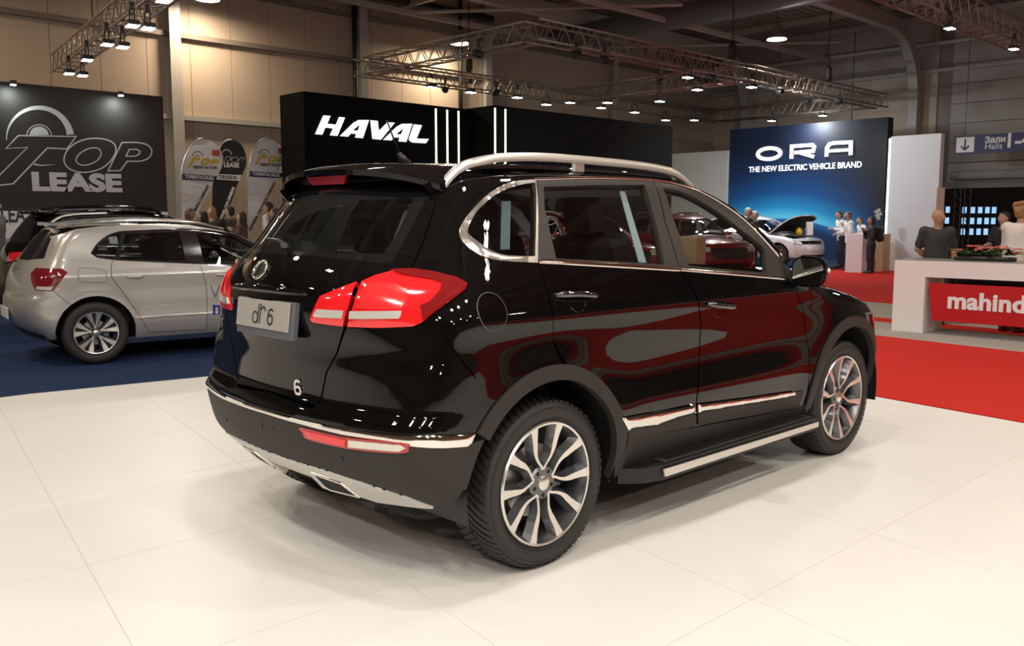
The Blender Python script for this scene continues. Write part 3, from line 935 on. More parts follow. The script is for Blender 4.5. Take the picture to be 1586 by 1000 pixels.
# running boards
for sg in (-1, 1):
    mb = MB()
    y0, y1 = -.78, -.985
    pr = [(.47, -.80), (.47, -.88), (.56, -.955), (.66, -.985), (2.10, -.985), (2.16, -.95), (2.18, -.88), (2.18, -.80)]
    mb.add([(x, -sg * y, z) for x, y in pr for z in (.255, .325)], [])
    n = len(pr)
    mb.f = [tuple(range(0, 2 * n, 2)), tuple(range(1, 2 * n, 2))[::-1]] + [(2 * i, 2 * i + 1, 2 * ((i + 1) % n) + 1, 2 * ((i + 1) % n)) for i in range(n)]
    mb.mi = [0] * len(mb.f)
    rb = mb.build('running_board', PLASTIC_BLACK, suv)
    MB().prism([(.66, .276), (2.10, .276), (2.10, .304), (.67, .312), (.648, .312)], .008, Matrix(((1, 0, 0, 0), (0, 0, -sg * -1, sg * .986 if sg > 0 else -.994), (0, 1, 0, 0), (0, 0, 0, 1)))).build('side_trim', SATIN, rb)
    MB().box((.70, min(sg * .90, sg * .968), .325), (2.08, max(sg * .90, sg * .968), .333), .004).build('tread_plate', SATIN if False else PLASTIC, rb)
    for q in range(4): MB().box((.74, sg * (.915 + .013 * q) - .003, .333), (2.04, sg * (.915 + .013 * q) + .003, .3365)).build('grip_rib', PLASTIC_BLACK, rb)
# ---- tail
half_tail = cat([(0, 1.60)], K.p('C', [(690, 276)]), d_seam[1:], lamp_c[5:0:-1], [lamp_c[0]], lamp_c[-1:], [lamp_c[-2]], K.p('C', [(534, 505), (521, 548), (505, 577), (498, 612), (490, 628)]), [(0, .722)])
# keep the lamp's inner lens out of the tailgate skin
glass_half = cat([(0, 1.578)], K.p('C', [(600, 297), (650, 297), (664, 300), (640, 347), (607, 405), (590, 407), (534, 401), (476, 395)]), [(0, 1.302)])
tail_c = full(half_tail)
rear_glass_c = full(glass_half)
tg = K.panel('tailgate', 'C', offset_poly(tail_c, -.002), PAINT_BLACK, holes=[rear_glass_c], step=.03, depth=.02)[0]
K.panel('rear_window', 'C', offset_poly(rear_glass_c, .01), GLASS_REAR, off=-.004, depth=.004, step=.04, parent=tg)
frit_in = full(cat([(0, 1.555)], K.p('C', [(590, 303), (640, 308), (612, 366), (592, 392), (534, 393), (478, 388)]), [(0, 1.315)]))
K.panel('glass_border', 'C', offset_poly(rear_glass_c, .004), mat('black_ceramic_border', (.006, .006, .007), .08, coat=1), holes=[frit_in], off=-.0025, depth=.0, step=.03, parent=tg)
# pressed ledge over the plate
K.strip('tailgate_ledge', 'C', full(cat([(0, 1.168)], [(.16, 1.164), (.30, 1.150), (.38, 1.135), (.41, 1.12)])[:-1])[::1] if False else [(-.255, 1.150), (-.18, 1.156), (-.09, 1.160), (0, 1.161), (.09, 1.160), (.18, 1.156), (.255, 1.150)], [.014, .034, .034, .034, .014], PAINT_BLACK, off=-.002, h=.016, parent=tg)
# number plate
pl = K.px([(374, 458), (454, 475), (444, 516), (366, 494)])
pc = pl.mean(0)
px_, pw, ph = -.790, .43, .118
pz = 1.054
holder = MB().box((-.010, -pw / 2 - .026, -ph / 2 - .030), (.020, pw / 2 + .004, ph / 2 + .004), .006).build('plate_holder', mat('grey_plate_holder', (.09, .095, .11), .45), tg)
holder.location = (px_ + .000, -.025, pz)
holder.rotation_euler = (0, R(7), 0)
plate = MB().box((-.016, -pw / 2, -ph / 2), (-.009, pw / 2, ph / 2), .003).build('number_plate', mat('grey_plate', (.33, .31, .285), .5), holder)
INK = mat('black_ink', (.02, .02, .02), .6)
Mp = frame_x((-.0162, 0, 0), (0, -1, 0), (-1, 0, 0))
def stroke_poly(mb, pts, w, M, h=.001):
    """a pen line of width w through 2D points, as flat raised strokes"""
    P = [Vector((a, b)) for a, b in pts]
    L, Rr = [], []
    for i, p in enumerate(P):
        t = (P[min(i + 1, len(P) - 1)] - P[max(i - 1, 0)]).normalized()
        n = Vector((-t.y, t.x)) * w * .5
        L.append(p + n)
        Rr.append(p - n)
    k = len(P)
    vs = [M @ Vector((q.x, q.y, z)) for z in (0, h) for q in L + Rr]
    fs = []
    for i in range(k - 1):
        fs += [(2 * k + i, 2 * k + k + i, 2 * k + k + i + 1, 2 * k + i + 1), (i, i + 1, 2 * k + i + 1, 2 * k + i), (k + i + 1, k + i, 3 * k + i, 3 * k + i + 1)]
    fs += [(0, 2 * k, 3 * k, k), (k - 1, 2 * k - 1, 4 * k - 1, 3 * k - 1)]
    mb.add(vs, fs)
def ell(cx, cy, rx, ry, a0, a1, n=14, sh=0.0):
    return [(cx + rx * math.cos(R(a0 + (a1 - a0) * i / n)) + sh * (ry * math.sin(R(a0 + (a1 - a0) * i / n))), cy + ry * math.sin(R(a0 + (a1 - a0) * i / n))) for i in range(n + 1)]
mb = MB()
stroke_poly(mb, ell(-.052, -.016, .021, .023, 0, 360, 18), .0075, Mp)
stroke_poly(mb, [(-.031, -.040), (-.024, .042)], .008, Mp)
stroke_poly(mb, [(-.014, -.040), (-.008, .042)], .008, Mp)
stroke_poly(mb, [(-.008, .020)] + ell(.014, .012, .016, .018, 150, 40, 6) + [(.029, .014)], .0085, Mp)
stroke_poly(mb, ell(.072, -.018, .019, .020, 0, 360, 18), .009, Mp)
stroke_poly(mb, [(.053, -.016), (.055, .006), (.063, .021), (.078, .025), (.092, .019)], .009, Mp)
mb.build('plate_lettering', INK, holder)
# round emblem
em = K.px([(404, 418)])[0]
en = SUV_BODY.normal(np.array([[em[0], 0, 1.222]]))[0]
en = SUV_BODY.normal(em[None])[0]
Me = frame_x(em + en * .004, np.cross(en, [0, 0, 1.]) * 1.0, en)
mb = MB()
ring_pts = [(.052 * math.cos(2 * PI * i / 28), .041 * math.sin(2 * PI * i / 28), 0) for i in range(29)]
mb.tube([Me @ Vector(p) for p in ring_pts], .006, 8, caps=False)
emb = mb.build('emblem', CHROME, tg, smooth=True)
mb = MB()
mb.prism([(.050 * math.cos(2 * PI * i / 24), .039 * math.sin(2 * PI * i / 24)) for i in range(24)], .004, Me @ Matrix.Translation((0, 0, -.004)))
mb.build('emblem_disc', mat('dark_emblem', (.16, .16, .17), .15, .8, coat=1), emb)
mb = MB()
for a, b in (((-.016, -.033), (-.002, .033)), ((-.002, -.033), (.012, .033))): stroke_poly(mb, [a, b], .013, Me, .006)
stroke_poly(mb, [(.012, .026), (.03, .030), (.036, .02)], .008, Me, .005)
mb.build('emblem_letters', CHROME, emb)
# the chrome figure 6 low on the tailgate
c6 = K.px([(463, 600)])[0]
n6 = SUV_BODY.normal(c6[None])[0]
M6 = frame_x(c6 + n6 * .002, np.cross([0, 0, 1.], n6) * 1.0, n6)
if (M6.to_3x3() @ Vector((1, 0, 0))).y > 0: M6 = frame_x(c6 + n6 * .002, -np.cross([0, 0, 1.], n6), n6)
mb = MB()
stroke_poly(mb, [(-.019, -.008), (-.014, -.023), (.0, -.026), (.014, -.023), (.019, -.010), (.014, .002), (0, .004), (-.012, .002)], .011, M6, .005)
stroke_poly(mb, [(.016, .027), (0, .029), (-.013, .026), (-.019, .014), (-.019, -.010)], .011, M6, .005)
mb.build('figure_six', CHROME, tg)
# tail lamps: inner lens on the tailgate, outer lens on the body
split = K.p('C', ZL([(512, 204), (440, 410), (378, 626)]))
outer_lens = cat(split[::-1] + np.array([.006, 0]), lamp_c[4:17])
inner_lens = cat([lamp_c[0]], lamp_c[1:3], split - np.array([.006, 0]), lamp_c[18:])
lo_ = K.panel('tail_lamp', 'C', offset_poly(outer_lens, -.002), RED_LENS, off=.003, depth=.03, step=.018, bulge=(.012, .03), mirror=True)
li_ = K.panel('tail_lamp', 'C', offset_poly(inner_lens, -.002), RED_LENS, off=.003, depth=.03, step=.018, bulge=(.010, .03), mirror=True)
K.panel('reversing_lens', 'C', K.p('C', ZL([(440, 482), (905, 484), (898, 525), (878, 553), (430, 550)])), CLEAR_LENS, off=.0155, depth=.006, step=.012, mirror=True, parent=lo_)
K.panel('reversing_lens', 'C', K.p('C', ZL([(140, 460), (378, 476), (362, 546), (125, 530), (106, 515)])), CLEAR_LENS, off=.0135, depth=.006, step=.012, mirror=True, parent=li_)
K.panel('dark_lens_edge', 'C', K.p('C', ZL([(800, 118), (1000, 108), (1200, 138), (1400, 190), (1486, 243), (1462, 285), (1345, 372), (1200, 478), (1100, 560), (1070, 440), (1160, 400), (1250, 300), (1262, 235), (1180, 205), (940, 165)])), RED_LENS_DARK, off=.0155, depth=.004, step=.015, mirror=True, parent=lo_)
K.panel('lens_bowl', 'C', K.p('C', ZL([(690, 235), (860, 245), (950, 300), (955, 380), (900, 470), (720, 470), (500, 455), (520, 370), (590, 250)])), mat('bright_red_lens', (.92, .03, .03), .12, coat=1), off=.0155, depth=.004, step=.015, mirror=True, parent=lo_)
# ---- rear bumper
strip_z = lambda pts: K.p('C', pts)
st_up = cat([(0, .652)], K.p('C', Z2([(480, 465), (640, 500), (860, 531), (1100, 541), (1330, 533)])))
st_lo = cat([(0, .634)], K.p('C', Z2([(500, 490), (700, 540), (900, 572), (1010, 592), (1290, 596), (1310, 580)])))
up_half = cat([(0, .719)], K.p('C', [(484, 632), (498, 618), (506, 577), (522, 548), (536, 507.5)]), lamp_c[15:13:-1], seam_bq, S2C(arch_pts(AR, RO, 137, 146, 5)), st_up[::-1])
bump = K.panel('rear_bumper', 'C', offset_poly(full(up_half), -.002), PAINT_BLACK, step=.03, depth=.03)[0]
K.panel('bumper_chrome', 'C', full(cat(st_up, st_lo[::-1])), CHROME, off=.006, depth=.02, step=.012, bulge=(.006, .008), parent=bump)
sk_up = cat([(0, .455)], K.p('C', Z2([(600, 702), (780, 760), (1000, 830), (1130, 878)])))
sk_lo = cat([(0, .385)], K.p('C', Z2([(545, 735), (600, 790), (780, 832), (860, 858), (1130, 888)])))
low_half = cat(st_lo, S2C(arch_pts(AR, RI + .02, 147, 172, 10)), K.p('C', [(716, 758), (704, 776), (680, 783)]), sk_up[::-1])
fog_c = spline(K.p('C', Z2([(497, 503), (700, 549), (980, 575), (1013, 600), (975, 626), (720, 603), (530, 558), (508, 530)])), 3, True)
exh = K.p('C', Z2([(550, 715), (690, 762), (775, 828), (640, 795), (600, 770)]))
K.panel('bumper_cover', 'C', full(low_half), PLASTIC, off=.006, depth=.05, step=.03, parent=bump)
K.panel('skid_panel', 'C', full(cat(sk_up, sk_lo[::-1])), SKID, off=.010, depth=.05, step=.025, parent=bump)
K.panel('exhaust_opening', 'C', exh, GAP, off=.012, depth=.01, step=.02, mirror=True, parent=bump)
ex_l = np.concatenate([exh, exh[:1]])
K.strip('exhaust_trim', 'C', ex_l, .012, CHROME, off=.010, h=.008, parent=bump, mirror=True, smooth=1)
fog = K.panel('fog_lamp', 'C', fog_c, mat('fog_lamp_rim', (.40, .02, .02), .2, coat=1), off=.011, depth=.02, step=.015, parent=bump)
K.panel('red_reflector', 'C', K.p('C', Z2([(512, 515), (715, 560), (712, 594), (530, 550)])), RED_LENS, off=.014, depth=.004, step=.015, parent=bump)
K.panel('fog_lens', 'C', K.p('C', Z2([(728, 562), (975, 585), (1000, 600), (970, 616), (728, 595)])), CLEAR_LENS, off=.014, depth=.004, step=.015, parent=bump)
for q in [(424, 664), (531, 710)]:
    for sg in (1, -1):
        c = K.px([q])[0] * np.array([1, sg, 1])
        n_ = SUV_BODY.normal(c[None])[0]
        M_ = frame_x(c + n_ * .006, np.cross([0, 0, 1.], n_), n_)
        MB().prism([(.011 * math.cos(2 * PI * i / 16), .011 * math.sin(2 * PI * i / 16)) for i in range(16)], .003, M_).build('parking_sensor', PLASTIC_BLACK, bump)
# underbody so that no daylight shows through
box_obj('underbody', (-.45, -.62, .22), (3.1, .62, .42), GAP, suv, .05)
for a in (AR, AF):
    for sg in (-1, 1):
        prof = []
        n = 22
        vs, fs = [], []
        for i in range(n + 1):
            t = R(-12 + 204 * i / n)
            for y in (.905, .50):
                vs.append((a['cx'] + (RI + .012) * math.cos(t), sg * y, a['cz'] + (RI + .012) * math.sin(t)))
        fs = [(2 * i, 2 * i + 1, 2 * i + 3, 2 * i + 2) for i in range(n)]
        fs.append(tuple(range(1, 2 * n + 2, 2)))
        mesh_obj('wheel_well', vs, fs, PLASTIC_BLACK, suv)
# spoiler with the third brake lamp
vs, fs = [], []
ny, nx = 40, 8
for i in range(ny + 1):
    y = -.60 + 1.2 * i / ny
    u_ = abs(y) / .60
    xl = -.20 + .10 * u_**2
    xt = -.505 + .18 * u_**2.4
    zl = float(SUV_BODY.cast(np.array([[xl, y, 2.2]]), np.array([[0, 0, -1.]]), 1.6)[0, 2]) + .003
    zt_ = 1.655 - .055 * u_**2.2 - .02 * u_**8
    for j in range(nx + 1):
        t = j / nx
        vs.append((xl + (xt - xl) * t, y, zl + (zt_ - zl) * t + .012 * math.sin(PI * t)))
    for j in range(nx + 1):
        t = j / nx
        vs.append((xl + (xt + .004 - xl) * t, y, zl - .05 + (zt_ - .022 - (zl - .05)) * t))
w_ = 2 * (nx + 1)
for i in range(ny):
    for j in range(nx):
        fs.append((i * w_ + j, (i + 1) * w_ + j, (i + 1) * w_ + j + 1, i * w_ + j + 1))
        k_ = nx + 1
        fs.append((i * w_ + k_ + j, i * w_ + k_ + j + 1, (i + 1) * w_ + k_ + j + 1, (i + 1) * w_ + k_ + j))
    fs.append((i * w_ + nx, (i + 1) * w_ + nx, (i + 1) * w_ + 2 * nx + 1, i * w_ + 2 * nx + 1))
for i in (0, ny): fs.append(tuple(i * w_ + q for q in range(nx + 1)) + tuple(i * w_ + q for q in range(2 * nx + 1, nx, -1)))
sp = mesh_obj('roof_spoiler', vs, fs, PAINT_BLACK, suv, smooth=True)
sp.data.set_sharp_from_angle(angle=R(40))
MB().prism([(-.155, .005), (-.125, -.032), (.125, -.032), (.155, .005)], .014, frame_x((-.455, 0, 1.628), (0, -1, 0), (-1, 0, -.28))).build('third_brake_lamp', mat('deep_red_lens', (.30, .008, .012), .15, coat=1), sp)
for sg in (-1, 1): MB().prism([(-.01, 0), (.09, .0), (.05, -.075), (.0, -.02)], .012, frame_x((-.37, sg * .560, 1.585), (1, 0, 0), (0, -1, 0))).build('spoiler_side', PAINT_BLACK, sp)
# wiper, aerial, rails, mirrors, handles, filler flap
wp = K.px(Z1([(425, 515), (395, 490), (340, 480)])) + np.array([-.012, 0, .012])
o = MB().tube([wp[0], wp[1], wp[2]], [.012, .009, .006], 8).build('rear_wiper', PLASTIC_BLACK, tg, smooth=True)
MB().lathe([(.0005, .022), (.018, .018), (.022, 0)], 16, 'z', tuple(wp[0] - np.array([0, 0, .008]))).build('wiper_pivot', PLASTIC_BLACK, o, smooth=True)
ab = np.array([-.06, 0, 1.694])
at = on_plane(599, 186, 1, 0.0)
an = MB().tube([ab + np.array([.03, 0, 0]), ab + np.array([.005, 0, .03]), ab + np.array([-.012, 0, .055])], [.028, .018, .009], 10).build('aerial_base', PLASTIC_BLACK, suv, smooth=True)
MB().tube([ab + np.array([-.008, 0, .045]), at], [.005, .0035], 8).build('aerial_rod', PLASTIC_BLACK, an, smooth=True)
for sg in (-1, 1):
    pts = [(-.31, .008), (-.24, .046), (-.12, .062), (.1, .066), (.5, .062), (.85, .058), (1.1, .054), (1.22, .040), (1.34, .006)]
    P = spline(np.array([[x, h] for x, h in pts]), 4)
    vs, fs = [], []
    for x, h in P:
        y = .630 if x > -.1 else .630 - .05 * ((-.1 - x) / .2)**2
        z0 = float(SUV_BODY.cast(np.array([[x, -y, 2.2]]), np.array([[0, 0, -1.]]), 1.6)[0, 2])
        for a, b in ((-.016, -.030), (-.021, -.008), (-.014, .004), (.008, .006), (.018, -.006), (.016, -.030)):
            vs.append((x, sg * (y + a), z0 + h + b))
    n = len(P)
    for i in range(n - 1):
        for q in range(6): fs.append((i * 6 + q, i * 6 + (q + 1) % 6, (i + 1) * 6 + (q + 1) % 6, (i + 1) * 6 + q))
    fs += [tuple(range(6)), tuple(range((n - 1) * 6, n * 6))]
    o = mesh_obj('roof_rail', vs, fs, SATIN, suv, smooth=True)
    o.data.set_sharp_from_angle(angle=R(55))
    for x0, x1 in ((.42, .50),):
        zc = float(SUV_BODY.cast(np.array([[.5 * (x0 + x1), -.63, 2.2]]), np.array([[0, 0, -1.]]), 1.6)[0, 2])
        box_obj('rail_foot', (x0, sg * .63 - .012, zc - .01), (x1, sg * .63 + .012, zc + .045), SATIN, o, .01)
def mirror_part(sg):
    c = np.array([1.86, sg * 1.03, 1.165])
    vs, fs = [], []
    n, m_ = 20, 8
    for i in range(m_ + 1):
        t = i / m_
        sc = math.sqrt(max(0, 1 - (t * .97)**2.6))
        for k in range(n):
            a = 2 * PI * k / n
            ca, sa = math.cos(a), math.sin(a)
            sq = (abs(ca)**3.2 + abs(sa)**3.2)**(-1 / 3.2)
            vs.append(c + np.array([t * .12, sg * (ca * sq * .098 * sc - .01 * t), sa * sq * .082 * sc]))
    for i in range(m_):
        for k in range(n): fs.append((i * n + k, i * n + (k + 1) % n, (i + 1) * n + (k + 1) % n, (i + 1) * n + k))
    fs += [tuple(range(n)), tuple(range(m_ * n, (m_ + 1) * n))]
    o = mesh_obj('door_mirror', vs, fs, PAINT_BLACK, suv, smooth=True)
    o.data.set_sharp_from_angle(angle=R(50))
    pr = [(c[1] + sg * .088 * math.cos(2 * PI * k / 24) * (abs(math.cos(2 * PI * k / 24))**3.2 + abs(math.sin(2 * PI * k / 24))**3.2)**(-1 / 3.2), c[2] + .072 * math.sin(2 * PI * k / 24) * (abs(math.cos(2 * PI * k / 24))**3.2 + abs(math.sin(2 * PI * k / 24))**3.2)**(-1 / 3.2)) for k in range(24)]
    mesh_obj('mirror_glass', [(c[0] - .006, y, z) for y, z in pr] + [(c[0] + .004, y, z) for y, z in pr], [tuple(range(24)), tuple(range(24, 48))] + [(i, (i + 1) % 24, 24 + (i + 1) % 24, 24 + i) for i in range(24)], MIRROR, o)
    MB().box((c[0] + .035, c[1] + sg * .02 - .055, c[2] - .012), (c[0] + .085, c[1] + sg * .02 + .083 if sg > 0 else c[1] + sg * .02 + .055, c[2] + .016), .008).build('turn_repeater', CLEAR_LENS, o) if False else None
    MB().tube([c + np.array([.04, sg * .094, .008]), c + np.array([.075, sg * .070, .008]), c + np.array([.108, sg * .03, .008])], [.012, .016, .010], 8).build('turn_repeater', CLEAR_LENS, o, smooth=True)
    MB().tube([c + np.array([.05, -sg * .03, -.07]), c + np.array([.05, -sg * .09, -.085]), c + np.array([.05, -sg * .15, -.075])], [.03, .026, .03], 10).build('mirror_arm', PAINT_BLACK, o, smooth=True)
for sg in (-1, 1): mirror_part(sg)
for doors, ends in ((door_r, [(858, 458), (923, 460)]), (door_f, [(1094, 470), (1136, 473)])):
    A = K.p('S', ends)
    mid = A.mean(0)
    for i, dr in enumerate(doors):
        sg = (1, -1)[i]
        T_ = np.array([1, sg, 1])
        L = np.stack([np.linspace(A[0, 0], A[1, 0], 9), np.linspace(A[0, 1], A[1, 1], 9)], -1)
        P = K.hit('S', L)
        N = SUV_BODY.normal(P)
        lift = np.array([.004, .022, .030, .033, .034, .033, .031, .024, .004])
        hb = MB().tube((P + N * lift[:, None]) * T_, [.010, .014, .014, .0135, .013, .0135, .014, .014, .010], 10).build('door_handle', CHROME if False else mat('black_chrome', (.10, .10, .105), .08, .9, coat=1), dr, smooth=True)
        cup = K.hit('S', [mid + np.array([.0, -.012])])[0]
        q = K.hit('S', [mid + np.array([.052 * math.cos(2 * PI * k / 24), -.020 + .042 * math.sin(2 * PI * k / 24)]) for k in range(24)])
        vs = list((q + SUV_BODY.normal(q) * .0015) * T_)
        MB().tube(vs + vs[:1], .0022, 6, caps=False).build('handle_recess', PAINT_BLACK, hb, smooth=True)
fl = K.p('S', Z3([(195, 830), (260, 745), (350, 850), (275, 945)]))
fc = fl.mean(0)
fr_ = [(fc[0] + .5 * (fl[:, 0].max() - fl[:, 0].min()) * math.cos(2 * PI * k / 36), fc[1] + .5 * (fl[:, 1].max() - fl[:, 1].min()) * math.sin(2 * PI * k / 36)) for k in range(36)]
K.panel('filler_flap', 'S', fr_, PAINT_BLACK, off=.0025, depth=.004, step=.02)
rh = K.hit('S', fr_)
ringl = list(rh + SUV_BODY.normal(rh) * .001)
MB().tube(ringl + ringl[:1], .0018, 6, caps=False).build('flap_gap', mat('gap_edge', (.12, .12, .12), .3), suv, smooth=True)
# front end (mostly hidden)
K.panel('front_bumper', 'F', [(-.80, .26), (.80, .26), (.84, .45), (.83, .62), (-.83, .62), (-.84, .45)], PLASTIC, off=.0, step=.06)
K.panel('grille', 'F', [(-.62, .63), (.62, .63), (.66, .86), (-.66, .86)], PLASTIC_BLACK, off=-.004, step=.06)
K.panel('front_corner', 'S', cat([(3.06, .28)], [(3.06, .68), (3.05, .86), (3.3, .80), (3.34, .5), (3.3, .28)]), PAINT_BLACK, mirror=True, step=.04)
for sg in (-1, 1): pass
# inner sheet behind the shut lines, with the same window openings
inner = cat([(-.52, 1.20), (-.40, 1.52), (-.25, 1.62), (.1, 1.645), (.7, 1.655), (1.15, 1.635), (1.45, 1.54), (1.90, 1.22), (2.3, 1.08), (3.0, .93), (3.05, .5)], arch_pts(AF, RI, 10, 178, 20), [(2.15, .36), (.46, .36)], arch_pts(AR, RI, 2, 150, 20), [(-.50, .45), (-.6, .8)])
def grow(q, d): return offset_poly(q, d)
K.panel('inner_side', 'S', inner, GAP, holes=[grow(q_glass, .008), grow(rd_glass, .010), grow(fd_glass, .010)], off=-.03, depth=0, mirror=True, step=.06)
trim = cat([(-.62, 1.12), (-.56, 1.30), (-.42, 1.50), (-.25, 1.60), (.1, 1.625), (.7, 1.635), (1.15, 1.615), (1.42, 1.53), (1.85, 1.22), (1.0, 1.19), (-.1, 1.20), (-.2, 1.08)])
K.panel('pillar_trim', 'S', trim, TRIM_GREY, holes=[grow(q_glass, -.05), grow(rd_glass, -.012), grow(fd_glass, -.008)], off=-.05, depth=.0, mirror='only', step=.06)
K.panel('pillar_trim', 'S', trim, INTERIOR, holes=[grow(q_glass, .002), grow(rd_glass, .002), grow(fd_glass, .002)], off=-.038, depth=.0, step=.06)
K.panel('headliner', 'T', fullT(cat([(-.36, 0), (-.30, -.45), (-.22, -.55), (.4, -.60), (1.2, -.60), (1.40, -.55), (1.50, 0)])), TRIM_GREY, off=-.05, depth=0, step=.10)
# cabin: seats, dashboard, wheel
def seat(x, y, w=.50, rear=False):
    o = MB().box((x - .02, y - w / 2, .62), (x + .50, y + w / 2, .80), .05).build('seat', INTERIOR, suv)
    vs = MB().box((-.07, -w / 2, 0), (.07, w / 2, .62 if not rear else .54), .05)
    b = vs.build('backrest', INTERIOR, o)
    b.location = (x - .02, y, .76)
    b.rotation_euler = (0, R(-16), 0)
    if rear:
        hs = (-.5, .5) if w > .8 else (0,)
    else: hs = (0,)
    for q in hs:
        h = MB().box((-.05, q * w * .62 - .13, 0), (.06, q * w * .62 + .13, .19), .045).build('headrest', INTERIOR, o)
        h.location = (x - .22 if not rear else x - .18, y, (1.36 if not rear else 1.27))
        h.rotation_euler = (0, R(-12), 0)
    return o
seat(1.02, -.38)
seat(1.02, .38)
seat(.22, 0, 1.20, True)
box_obj('cabin_floor', (-.60, -.78, .42), (2.2, .78, .60), INTERIOR, suv, .04)
box_obj('boot_cover', (-.60, -.55, 1.10), (-.02, .55, 1.13), INTERIOR, suv)
box_obj('dashboard', (1.62, -.74, .80), (2.12, .74, 1.08), INTERIOR, suv, .08)
sw = MB().lathe([(.175, 0), (.185, .012), (.195, 0), (.185, -.012)], 32, 'x', (0, 0, 0), close=True).build('steering_wheel', INTERIOR, suv, smooth=True)
sw.location = (1.50, .38, 1.02)
sw.rotation_euler = (0, R(25), 0)
# paper sheet and film strips hanging inside the windows
PAPER = mat('white_paper', (.75, .75, .72), .8)
FILM = mat('blue_grey_film', (.30, .37, .42), .5)
q = K.hit('S', K.p('S', Z3([(368, 270), (414, 270), (410, 522), (364, 522)]))) + np.array([0, .05, 0])
mesh_obj('belt_webbing', np.concatenate([q, q + np.array([0, .004, 0])]), [(0, 1, 2, 3), (7, 6, 5, 4), (0, 4, 5, 1), (1, 5, 6, 2), (2, 6, 7, 3), (3, 7, 4, 0)], FILM, suv)
q = K.hit('S', K.p('S', Z3([(975, 215), (1003, 220), (1116, 590), (1078, 590)]))) + np.array([0, .05, 0])
mesh_obj('belt_webbing', np.concatenate([q, q + np.array([0, .004, 0])]), [(0, 1, 2, 3), (7, 6, 5, 4), (0, 4, 5, 1), (1, 5, 6, 2), (2, 6, 7, 3), (3, 7, 4, 0)], FILM, suv)
q = K.hit('S', K.p('S', Z3([(592, 412), (632, 412), (645, 478), (598, 478)]))) + np.array([.05, 1.35, 0])
mesh_obj('window_sheet', np.concatenate([q, q + np.array([0, .002, 0])]), [(0, 1, 2, 3), (7, 6, 5, 4), (0, 4, 5, 1), (1, 5, 6, 2), (2, 6, 7, 3), (3, 7, 4, 0)], PAPER, suv)
# wheels
WP = make_wheel(suv, rot=18)
for x in (0, 2.61):
    for sg in (-1, 1):
        place_wheel(WP, suv, (x, sg * .78, .355), sg > 0, R(0 if x == 0 else 14))
# ------------------------------------------------------------------ stands, signs and flags
def plane_pts(pts, ax, val): return [on_plane(a, b, ax, val) for a, b in pts]
def poly_sign(mb, pts, ax, val, depth):
    """raised shape on an upright plane (ax 1: facing -y, ax 0: facing -x), outline given in photo pixels"""
    P = plane_pts(pts, ax, val)
    ij = (0, 2) if ax == 1 else (1, 2)
    poly = [(p[ij[0]], p[ij[1]]) for p in P]
    mk = lambda a, b, d: (a, val - d, b) if ax == 1 else (val - d, a, b)
    pts2 = [Vector(q) for q in poly]
    ar = sum(poly[i][0] * poly[(i + 1) % len(poly)][1] - poly[(i + 1) % len(poly)][0] * poly[i][1] for i in range(len(poly)))
    n = len(poly)
    r = delaunay_2d_cdt(pts2, [(i, (i + 1) % n) for i in range(n)], [], 1, 1e-6)
    V = [tuple(v) for v in r[0]]
    k = len(V)
    vs = [mk(a, b, depth) for a, b in V] + [mk(a, b, depth) for a, b in poly] + [mk(a, b, 0) for a, b in poly]
    fs = [tuple(f) for f in r[2]] + [(k + i, k + (i + 1) % n, k + n + (i + 1) % n, k + n + i) for i in range(n)]
    mb.add(vs, fs)
def ring_sign(mb, pts, w, ax, val, depth, closed=True):
    """line of width w (metres, a number or list) along pixel points on an upright plane"""
    P = [np.array(p) for p in plane_pts(pts, ax, val)]
    if closed: P = P + [P[0]]
    ij = (0, 2) if ax == 1 else (1, 2)
    Q = [Vector((p[ij[0]], p[ij[1]])) for p in P]
    ws = w if isinstance(w, (list, tuple)) else [w] * len(Q)
    mk = lambda q, d: (q.x, val - d, q.y) if ax == 1 else (val - d, q.x, q.y)
    L, Rr = [], []
    n = len(Q)
    for i in range(n):
        if closed: t0, t1 = (Q[i] - Q[(i - 1) % (n - 1)]), (Q[(i + 1) % (n - 1)] - Q[i])
        else: t0, t1 = Q[i] - Q[max(i - 1, 0)], Q[min(i + 1, n - 1)] - Q[i]
        t0 = t0.normalized() if t0.length > 1e-9 else t1.normalized()
        t1 = t1.normalized() if t1.length > 1e-9 else t0
        n0 = Vector((-t0.y, t0.x))
        m_ = (n0 + Vector((-t1.y, t1.x)))
        m_ = m_ / max(m_.dot(n0), .5)
        L.append(Q[i] + m_ * ws[i] * .5)
        Rr.append(Q[i] - m_ * ws[i] * .5)
    vs = [mk(q, depth) for q in L + Rr] + [mk(q, 0) for q in L + Rr]
    fs = []
    for i in range(n - 1):
        fs += [(i, i + 1, n + i + 1, n + i), (2 * n + i, 2 * n + i + 1, i + 1, i), (n + i, n + i + 1, 3 * n + i + 1, 3 * n + i)]
    mb.add(vs, fs)
def px_text(name, s, left, right, ax, val, m, parent, depth=.01, bold=.0, shear=0.0, height=None, spacing=1.0, u=None):
    """lettering set so that its baseline runs between two photo pixels on an upright plane"""
    a, b = Vector(on_plane(*left, ax, val)), Vector(on_plane(*right, ax, val))
    n = (0, -1, 0) if ax == 1 else (-1, 0, 0)
    L = (b - a).length
    o = text_obj(name, s, 1.0, m, Matrix.Identity(4), parent, bold, shear, depth, 1.0, 'LEFT', spacing)
    vs = [v.co for v in o.data.vertices]
    x0, x1 = min(v.x for v in vs), max(v.x for v in vs)
    y1 = max(v.y for v in vs)
    sx = L / (x1 - x0)
    sy = height / y1 if height else sx
    M = frame_x(a, (b - a), n) @ Matrix.Diagonal((sx, sy, 1, 1)) @ Matrix.Translation((-x0, 0, 0))
    M = M @ Matrix.Diagonal((1, 1, 1, 1))
    o.data.transform(M)
    return o
